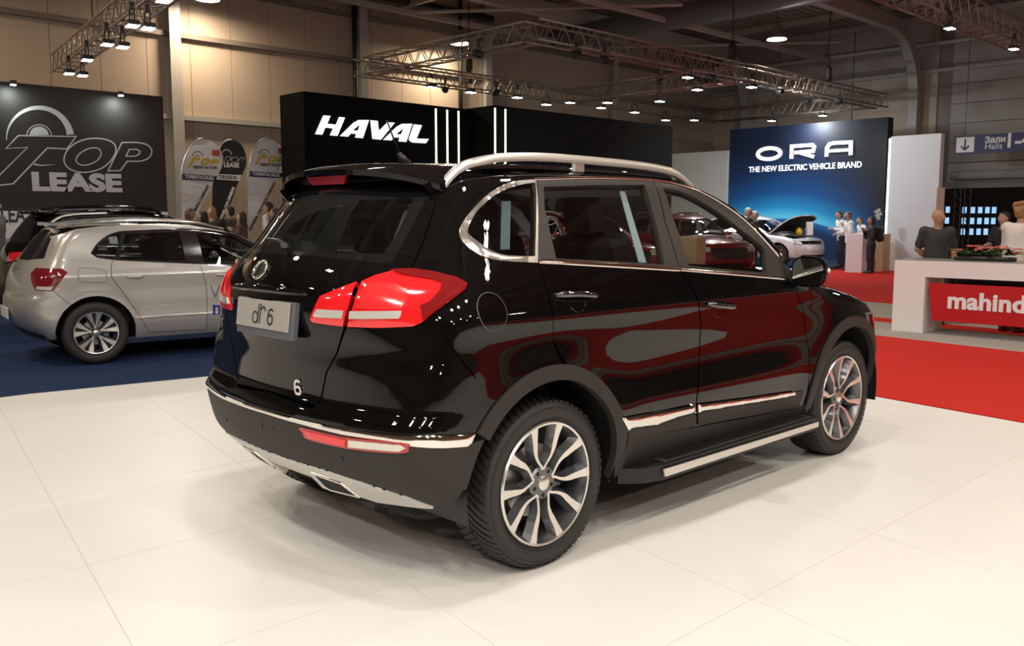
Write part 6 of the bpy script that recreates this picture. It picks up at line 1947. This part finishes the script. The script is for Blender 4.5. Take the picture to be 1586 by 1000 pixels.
class Blob:
    def __init__(s, k=.03): s.p, s.k = [], k
    def cap(s, a, b, ra, rb=None, sq=1.0):
        a, b = np.array(a, float), np.array(b, float)
        rb = ra if rb is None else rb
        r_ = max(ra, rb) * max(1, 1 / 1)
        s.p.append((np.minimum(a, b) - r_, np.maximum(a, b) + r_, ('c', a, b, ra, rb, sq)))
        return s
    def ell(s, c, r3, rot=0.0):
        c = np.array(c, float)
        m = max(r3)
        s.p.append((c - m, c + m, ('e', c, np.array(r3, float), rot)))
        return s
    def mesh(s, name, m, parent, h=.0125, clip=None):
        lo = np.min([q[0] for q in s.p], 0) - .03
        hi = np.max([q[1] for q in s.p], 0) + .03
        n = np.ceil((hi - lo) / h).astype(int) + 2
        D = np.full(n, .2)
        ax = [lo[i] + h * np.arange(n[i]) for i in range(3)]
        for a, b, q in s.p:
            i0 = np.clip(((a - .05 - lo) / h).astype(int), 0, n)
            i1 = np.clip(((b + .05 - lo) / h).astype(int) + 2, 0, n)
            sl = tuple(slice(i0[i], i1[i]) for i in range(3))
            X, Y, Z = np.meshgrid(ax[0][sl[0]], ax[1][sl[1]], ax[2][sl[2]], indexing='ij', sparse=True)
            if q[0] == 'c':
                _, A, B, ra, rb, sq = q
                e = B - A
                L = max(e @ e, 1e-9)
                t = np.clip(((X - A[0]) * e[0] + (Y - A[1]) * e[1] + (Z - A[2]) * e[2]) / L, 0, 1)
                dx, dy, dz = (X - A[0] - t * e[0]) / sq, Y - A[1] - t * e[1], Z - A[2] - t * e[2]
                d = np.sqrt(dx * dx + dy * dy + dz * dz) - (ra + (rb - ra) * t)
            else:
                _, C0, r3, rot = q
                ca, sa = math.cos(rot), math.sin(rot)
                x0, y0, z0 = X - C0[0], Y - C0[1], Z - C0[2]
                xr, yr_ = (x0 * ca + y0 * sa) / r3[0], (-x0 * sa + y0 * ca) / r3[1]
                d = (np.sqrt(xr * xr + yr_ * yr_ + (z0 / r3[2])**2) - 1) * min(r3)
            o_ = D[sl]
            hh = np.maximum(s.k - np.abs(o_ - d), 0) / s.k
            D[sl] = np.minimum(o_, d) - hh * hh * s.k * .25
        if clip is not None:
            X, Y, Z = np.meshgrid(*ax, indexing='ij', sparse=True)
            D = np.maximum(D, clip(X, Y, Z))
        V, F_ = surface_nets(D, lo, h)
        me = bpy.data.meshes.new(name)
        me.vertices.add(len(V))
        me.vertices.foreach_set('co', V.astype(np.float32).ravel())
        me.loops.add(F_.size)
        me.loops.foreach_set('vertex_index', F_.astype(np.int32).ravel())
        me.polygons.add(len(F_))
        me.polygons.foreach_set('loop_start', np.arange(0, F_.size, 4, dtype=np.int32))
        me.polygons.foreach_set('use_smooth', np.ones(len(F_), dtype=bool))
        me.update(calc_edges=True)
        me.materials.append(m)
        return link(bpy.data.objects.new(name, me), parent)
def cloth(name, col): return mat(name, col, .85, var=.15, vscale=9)
def person(label, loc, heading, H=1.72, skin=(.42, .25, .17), shirt=(.5, .5, .5), trousers=(.03, .03, .04), hair=(.03, .02, .015), hair_len=0.0, arms=('down', 'down'), lean=0.0, sleeve=1.0, shoe=(.03, .025, .02), group=None, head_turn=0.0, bun=False, bald=False, wide=1.0, nod=0.0, heel=False):
    k = H / 1.75
    o = empty('person', loc, heading, label, 'person', group)
    code = lambda c: '%02d%02d%02d' % tuple(int(v * 99) for v in c)
    SK, SH, TR = mat('skin_' + code(skin), skin, .55, var=.05), cloth('shirt_' + code(shirt), shirt), cloth('trousers_' + code(trousers), trousers)
    HR = mat('hair_' + code(hair), hair, .6, var=.25, vscale=40)
    def L(x, y, z):
        dz = z - .95
        if dz > 0: x, z = x * math.cos(lean) + math.sin(lean) * dz, .95 + math.cos(lean) * dz
        return np.array((x, y, z)) * k
    def arm(sd, pose):
        sh = L(0, sd * .185, 1.415)
        if pose == 'down': el, wr, tip = L(-.04, sd * .245, 1.13), L(.04, sd * .25, .89), (.1, 0, -1)
        elif pose == 'phone': el, wr, tip = L(.02, sd * .235, 1.14), L(.25, sd * .10, 1.20), (1, -sd * .35, .15)
        elif pose == 'reach': el, wr, tip = L(.08, sd * .23, 1.15), L(.31, sd * .16, 1.10), (1, 0, -.2)
        elif pose == 'behind': el, wr, tip = L(-.10, sd * .25, 1.14), L(-.17, sd * .08, .98), (-.3, -sd, 0)
        else: el, wr, tip = L(.06, sd * .24, 1.13), L(.20, sd * .13, 1.32), (.5, -sd * .4, .7)
        t = np.array(tip, float)
        return sh, el, wr, t / np.linalg.norm(t)
    f = np.array((math.cos(head_turn), math.sin(head_turn), 0))
    g_ = np.array((-f[1], f[0], 0))
    hc = L(.012 + nod * .05, 0, 1.635)            # middle of the head
    hd = lambda a, b, c: hc + (f * a + g_ * b + np.array((0, 0, c))) * k
    A_ = [(sd,) + arm(sd, ps) for sd, ps in ((1, arms[0]), (-1, arms[1]))]
    b = Blob(.035 * k)
    b.cap(L(0, 0, .93), L(0, 0, 1.08), .135 * k, .125 * k, .78).cap(L(0, 0, 1.08), L(.005, 0, 1.30), .125 * k, .150 * k, .72).cap(L(0, -.08, 1.37), L(0, .08, 1.37), .085 * k, .085 * k, .85)
    b.cap(L(0, 0, 1.40), L(.012 + nod * .03, 0, 1.56), .056 * k, .050 * k)
    b.ell(hd(-.008, 0, .022), (.094 * k, .076 * k, .092 * k), head_turn).ell(hd(.024, 0, -.045), (.064 * k, .054 * k, .064 * k), head_turn)
    b.cap(hd(.082, 0, .018), hd(.106, 0, -.018), .012 * k, .018 * k)
    for sd in (1, -1): b.ell(hd(-.008, sd * .077, -.004), (.018 * k, .010 * k, .030 * k), head_turn)
    for sd, sh, el, wr, tip in A_:
        b.cap(L(0, sd * .12, 1.39), sh, .068 * k, .058 * k).cap(sh, el, .052 * k, .041 * k).cap(el, el * .6 + wr * .4, .041 * k, .040 * k).cap(el * .6 + wr * .4, wr, .040 * k, .026 * k)
        b.cap(wr, wr + tip * .07 * k, .027 * k, .032 * k)
    for sd in (1, -1):
        b.cap(L(0, sd * .085, .92), np.array((.005, sd * .095, .70)) * k, .100 * k, .078 * k).cap(np.array((.005, sd * .095, .70)) * k, np.array((.012, sd * .10, .50)) * k, .078 * k, .056 * k)
        b.cap(np.array((.012, sd * .10, .50)) * k, np.array((-.015, sd * .10, .34)) * k, .054 * k, .054 * k).cap(np.array((-.015, sd * .10, .34)) * k, np.array((-.02, sd * .10, .08)) * k, .054 * k, .036 * k)
        b.cap(np.array((-.03, sd * .10, .045)) * k, np.array((.13, sd * .112, .03)) * k, .036 * k, .026 * k)
    bodyo = b.mesh('body', SK, o, .0135 * k)
    # hands
    for sd, sh, el, wr, tip in A_:
        side = np.cross(tip, (0, 0, 1.))
        side = side / np.linalg.norm(side) if np.linalg.norm(side) > .2 else np.array((1., 0, 0))
        if abs(tip[2]) > .9: side = np.array((1., 0, 0))
        up = np.cross(side, tip)
        base = wr + tip * .085 * k
        for off, ln in ((-.026, .060), (-.009, .072), (.009, .067), (.026, .052)):
            s0 = base + side * off * k
            MB().tube([s0 - tip * .02 * k, s0 + tip * ln * .45 * k - up * .004 * k, s0 + tip * ln * .8 * k - up * .020 * k, s0 + tip * ln * .9 * k - up * .036 * k], [.0095 * k, .009 * k, .008 * k, .006 * k], 6).build('finger', SK, bodyo, smooth=True)
        MB().tube([wr + tip * .025 * k - side * .024 * k, wr + tip * .060 * k - side * .044 * k - up * .008 * k, wr + tip * .088 * k - side * .046 * k - up * .016 * k], [.012 * k, .011 * k, .008 * k], 6).build('thumb', SK, bodyo, smooth=True)
    # clothes
    e = .014 * k
    t = Blob(.035 * k)
    t.cap(L(0, 0, .86), L(0, 0, 1.08), .145 * k * wide + e, .130 * k * wide + e, .80).cap(L(0, 0, 1.08), L(.005, 0, 1.30), .130 * k * wide + e, .152 * k * min(wide, 1.1) + e, .76).cap(L(0, -.10, 1.375), L(0, .10, 1.375), .078 * k + e, .078 * k + e, .9)
    for sd, sh, el, wr, tip in A_:
        t.cap(L(0, sd * .12, 1.39), sh, .066 * k + e, .060 * k + e)
        if sleeve > .55: t.cap(sh, el, .054 * k + e, .044 * k + e).cap(el, el + (wr - el) * min(1, (sleeve - .4) * 1.55), .043 * k + e, .030 * k + e)
        else: t.cap(sh, sh + (el - sh) * sleeve * 1.7, .056 * k + e, .056 * k + e)
    hem = .83 * k
    nk = L(0, 0, 1.475)
    t.mesh('shirt', SH, o, .0135 * k, lambda X, Y, Z: np.maximum(hem - Z + 0 * X + 0 * Y, .062 * k - np.sqrt((X - nk[0] - .02 * k)**2 + Y**2 + ((Z - nk[2]) * .8)**2)))
    t = Blob(.02 * k)
    t.cap(L(0, -.03, .93), L(0, .03, .93), .125 * k + e, .125 * k + e, .82)
    for sd in (1, -1):
        t.cap(L(0, sd * .085, .90), np.array((.005, sd * .095, .70)) * k, .100 * k + e, .080 * k + e).cap(np.array((.005, sd * .095, .70)) * k, np.array((.010, sd * .10, .48)) * k, .080 * k + e, .066 * k + e).cap(np.array((.010, sd * .10, .48)) * k, np.array((-.018, sd * .10, .32)) * k, .066 * k + e, .062 * k + e).cap(np.array((-.018, sd * .10, .32)) * k, np.array((-.02, sd * .10, .08)) * k, .062 * k + e, .052 * k + e)
    t.mesh('trousers', TR, o, .0135 * k, lambda X, Y, Z: np.maximum(Z - 1.0 * k, .055 * k - Z) + 0 * X + 0 * Y)
    SO = mat('shoe_' + code(shoe), shoe, .5)
    for sd in (1, -1):
        s_ = Blob(.02 * k)
        s_.cap(np.array((-.045, sd * .10, .05)) * k, np.array((.05, sd * .106, .048)) * k, .046 * k, .044 * k).cap(np.array((.05, sd * .106, .048)) * k, np.array((.155, sd * .114, .030)) * k, .044 * k, .028 * k)
        so = s_.mesh('shoe', SO, o, .0135 * k, lambda X, Y, Z: .004 - Z + 0 * X + 0 * Y)
        if heel: box_obj('heel', (-.085 * k, sd * .10 * k - .02, 0), (-.035 * k, sd * .10 * k + .02, .05), SO, so)
    # face
    for sd in (1, -1): MB().lathe([(.0005, .006), (.006, .004), (.0085, 0), (.006, -.004), (.0005, -.006)], 8, 'z', tuple(hd(.076, sd * .031, .014))).build('eye', mat('eye_dark', (.03, .02, .02), .3), bodyo)
    MB().tube([hd(.074, -.024, -.056), hd(.086, 0, -.057), hd(.074, .024, -.056)], .005 * k, 6).build('mouth', mat('lip', (.30, .12, .10), .5), bodyo)
    if not bald:
        t = Blob(.02 * k)
        t.ell(hd(-.012, 0, .030), (.108 * k, .090 * k, .098 * k), head_turn)
        t.ell(hd(-.045, 0, -.02), (.075 * k, .078 * k, .085 * k), head_turn)
        if hair_len > 0:
            t.cap(hd(-.05, 0, -.04), hd(-.065, 0, -.08 - .16 * hair_len), .072 * k, .060 * k)
            for sd in (1, -1): t.cap(hd(-.01, sd * .07, .0), hd(.0, sd * .082, -.05 - .14 * hair_len), .034 * k, .028 * k)
        if bun:
            for q in range(26):
                a, z_ = rnd.uniform(0, 6.3), rnd.uniform(-.02, .12)
                t.ell(hd(-.03 + .078 * math.cos(a), .080 * math.sin(a), z_), (.032 * k, .032 * k, .030 * k))
        cut = lambda X, Y, Z: ((X - hc[0]) * f[0] + (Y - hc[1]) * f[1]) - (.030 * k + .9 * np.maximum(Z - hc[2] - .055 * k, -.02 * k))
        t.mesh('hair', HR, o, .0125 * k, cut)
    return o
def person_px(label, q, ax, val, facing, feet=0.0, **kw):
    """stand a person where the top of the head shows at pixel q; facing is an angle in the ground plane (degrees)"""
    p = on_plane(*q, ax, val)
    return person(label, (p[0], p[1], feet), R(facing), H=(p[2] - feet) * 1.0, **kw)
LEFT, RIGHT, TOCAM = 136, -44, 226
WHT, BLK = (.62, .60, .58), (.012, .012, .014)
# around the lease stand
person_px('woman with long brown hair under the yellow-lettered flag, facing the dark-haired person', (294, 323), 1, 14.5, RIGHT, hair=(.10, .05, .03), hair_len=.8, shirt=(.10, .07, .06))
person_px('person with black hair beside the brown-haired woman, facing her', (314, 327), 1, 13.9, LEFT, hair=(.012, .01, .01), hair_len=.3, shirt=BLK, skin=(.36, .2, .14))
person_px('blonde woman in dark clothes standing in front of the dark flag', (328, 320), 1, 14.8, TOCAM, hair=(.34, .20, .07), hair_len=1.0, shirt=(.025, .022, .02), arms=('phone', 'phone'))
person_px('dark-haired man in a grey-green shirt beside the dark flag', (356, 319), 1, 14.9, LEFT, hair=(.02, .015, .012), shirt=(.10, .095, .07), nod=.2, arms=('phone', 'down'))
person_px('woman with long dark hair in a brown top, facing the man in grey-green', (374, 328), 1, 13.9, LEFT, hair=(.035, .02, .015), hair_len=.9, shirt=(.12, .06, .045), arms=('up', 'up'))
person_px('tall dark-haired man in a white shirt beside the black stand wall', (415, 313), 1, 14.9, LEFT, hair=(.03, .02, .015), shirt=WHT, sleeve=.4)
person_px('man in a dark patterned shirt next to the tall man in white', (425, 322), 1, 14.2, LEFT, hair=(.04, .025, .02), shirt=(.035, .03, .03), sleeve=.4)
person_px('dark-haired person half hidden by the edge of the lease billboard', (254, 325), 1, 13.6, RIGHT, hair=(.015, .012, .01), shirt=(.03, .03, .03))
person_px('person in a grey T-shirt in front of the lease billboard strip', (-12, 306), 1, 12.2, RIGHT, shirt=(.10, .09, .085), sleeve=.35, wide=1.15, skin=(.45, .24, .14), arms=('down', 'down'))
# at the electric brand
person_px('dark-haired man in a white shirt reading his phone over the white plinth', (1304.5, 327), 0, 22.2, LEFT, .06, shirt=(.72, .72, .74), hair=(.04, .025, .02), arms=('phone', 'phone'), lean=.10, nod=.4, trousers=(.015, .018, .03))
person_px('man with greying hair in a white shirt leaning on the white plinth', (1318, 327.5), 0, 21.7, LEFT, .0, shirt=(.75, .74, .74), hair=(.10, .08, .07), arms=('up', 'reach'), lean=.10, nod=.25, trousers=(.02, .022, .035))
person_px('person in white with a dark strap behind the woman with the backpack', (1340, 335), 0, 22.9, LEFT, 0, shirt=(.70, .70, .72), hair=(.05, .03, .02), arms=('phone', 'phone'), lean=.25)
wb_ = person_px('woman in a dark green jacket and jeans carrying a dark backpack', (1351, 336), 0, 20.9, LEFT, 0, shirt=(.025, .03, .022), trousers=(.012, .014, .03), hair=(.035, .02, .018), hair_len=.7, arms=('up', 'up'), nod=.4, shoe=(.05, .05, .05))
bp_ = empty('backpack', wb_.location, wb_.rotation_euler[2], 'dark backpack worn by the woman in the green jacket', 'backpack')
PACK = cloth('dark_pack', (.03, .028, .025))
Blob(.03).ell((-.21, 0, .98), (.09, .15, .16)).ell((-.21, 0, 1.10), (.08, .13, .14)).mesh('pack', PACK, bp_, .014)
Blob(.03).ell((-.28, 0, .93), (.05, .11, .09)).mesh('front_pocket', PACK, bp_, .014)
for sd in (-1, 1): MB().tube([(-.15, sd * .09, 1.16), (-.02, sd * .11, 1.26), (.13, sd * .11, 1.10), (.03, sd * .16, .93), (-.14, sd * .12, .90)], .016, 6).build('strap', PACK, bp_, smooth=True)
person_px('white-haired man in dark clothes by the white electric car', (1159, 322), 0, 18.9, RIGHT, 0, shirt=(.03, .03, .02), hair=(.60, .58, .55))
person_px('fair-haired person beside the white-haired man', (1169, 327), 0, 19.6, RIGHT, 0, shirt=(.05, .05, .03), hair=(.50, .44, .36), hair_len=.2)
# at the counter with the red panel
person_px('bald man in a dark grey T-shirt standing behind the white counter', (1454, 324), 0, 10.25, -148, 0, shirt=(.035, .034, .030), skin=(.40, .21, .13), bald=True, sleeve=.42, wide=1.22, head_turn=R(42), arms=('down', 'behind'), trousers=(.09, .02, .03))
person_px('woman with curly upswept hair in a white blouse behind the counter', (1578, 313), 0, 10.0, -20, 0, shirt=(.66, .60, .55), hair=(.32, .16, .06), bun=True, lean=.12, wide=1.2, arms=('reach', 'down'), trousers=(.05, .045, .04), shoe=(.09, .035, .02), heel=True)
person_px('person in black in front of the booth with lit screens', (1556, 328), 0, 13.2, 150, 0, shirt=BLK, hair=(.015, .012, .01), sleeve=.4, arms=('reach', 'reach'))
# ------------------------------------------------------------------ flowers and small things
def leaf(mb, base, d, ln, w, droop=.3):
    d = Vector(d).normalized()
    sd = d.cross(Vector((0, 0, 1)))
    sd = sd.normalized() if sd.length > .1 else Vector((1, 0, 0))
    n = 5
    vs, fs = [], []
    for i in range(n + 1):
        t = i / n
        p = Vector(base) + d * ln * t - Vector((0, 0, droop * ln * t * t))
        ww = w * math.sin(PI * min(1, .12 + t * .88)) * .5
        vs += [p - sd * ww, p + Vector((0, 0, .008)), p + sd * ww]
    for i in range(n): fs += [(3 * i, 3 * i + 1, 3 * i + 4, 3 * i + 3), (3 * i + 1, 3 * i + 2, 3 * i + 5, 3 * i + 4)]
    mb.add(vs, fs)
LEAF = mat('green_leaf', (.05, .13, .025), .5, var=.3)
FLW = [mat('red_flower', (.50, .03, .03), .6, var=.2), mat('pink_flower', (.62, .24, .24), .6, var=.2), mat('coral_flower', (.60, .12, .08), .6, var=.2)]
pf_ = on_plane(1525, 397, 0, 9.35)
fa_ = empty('flower_arrangement', (9.36, pf_[1], ztop + .012), 0, 'long flower arrangement of red and pink blooms with green leaves on the counter', 'flowers')
MB().box((-.10, -.34, 0), (.10, .34, .05), .02).build('tray', PLASTIC_BLACK, fa_)
for i in range(34):
    y = rnd.uniform(-.42, .42)
    mb = MB()
    leaf(mb, (rnd.uniform(-.06, .06), y * .8, .07), (rnd.uniform(-.7, .7), rnd.choice((-1, 1)) * rnd.uniform(.3, 1) + y, rnd.uniform(.25, .9)), rnd.uniform(.12, .22), rnd.uniform(.05, .08), .2)
    mb.build('leaf', LEAF, fa_)
for i in range(22):
    y = rnd.uniform(-.40, .36)
    c = Vector((rnd.uniform(-.09, .09), y, .09 + .07 * rnd.random() + .03 * math.cos(y * 5)))
    mb = MB()
    for q in range(6):
        a = 2 * PI * q / 6 + i
        leaf(mb, c, (math.cos(a), math.sin(a), .45), .055, .045, .5)
    mb.build('bloom', FLW[i % 3], fa_)
# white orchid on the pale wooden counter
po = on_plane(1361, 360, 0, 22.1)
orc = empty('potted_orchid', (22.15, po[1], po[2]), 0, 'white orchid in a pot on the pale wooden counter', 'plant')
MB().lathe([(.0005, 0), (.06, 0), (.08, .13), (.07, .13), (.0005, .11)], 14).build('pot', WHITE_LAM, orc)
MB().tube([(0, 0, .1), (-.02, .02, .35), (-.02, .05, .60)], .006, 5).build('stem', LEAF, orc)
for i in range(4):
    mb = MB()
    leaf(mb, (0, 0, .12), (math.cos(i * 1.7), math.sin(i * 1.7), .4), .2, .06)
    mb.build('leaf', LEAF, orc)
for i, (y, z) in enumerate(((.02, .62), (.09, .58), (-.02, .52), (.06, .48), (.02, .40))):
    mb = MB()
    for q in range(5): leaf(mb, (-.05, y, z), (-.3, math.cos(2 * PI * q / 5), math.sin(2 * PI * q / 5)), .075, .06, .1)
    mb.build('bloom', mat('orchid_white', (.80, .78, .72), .6), orc)
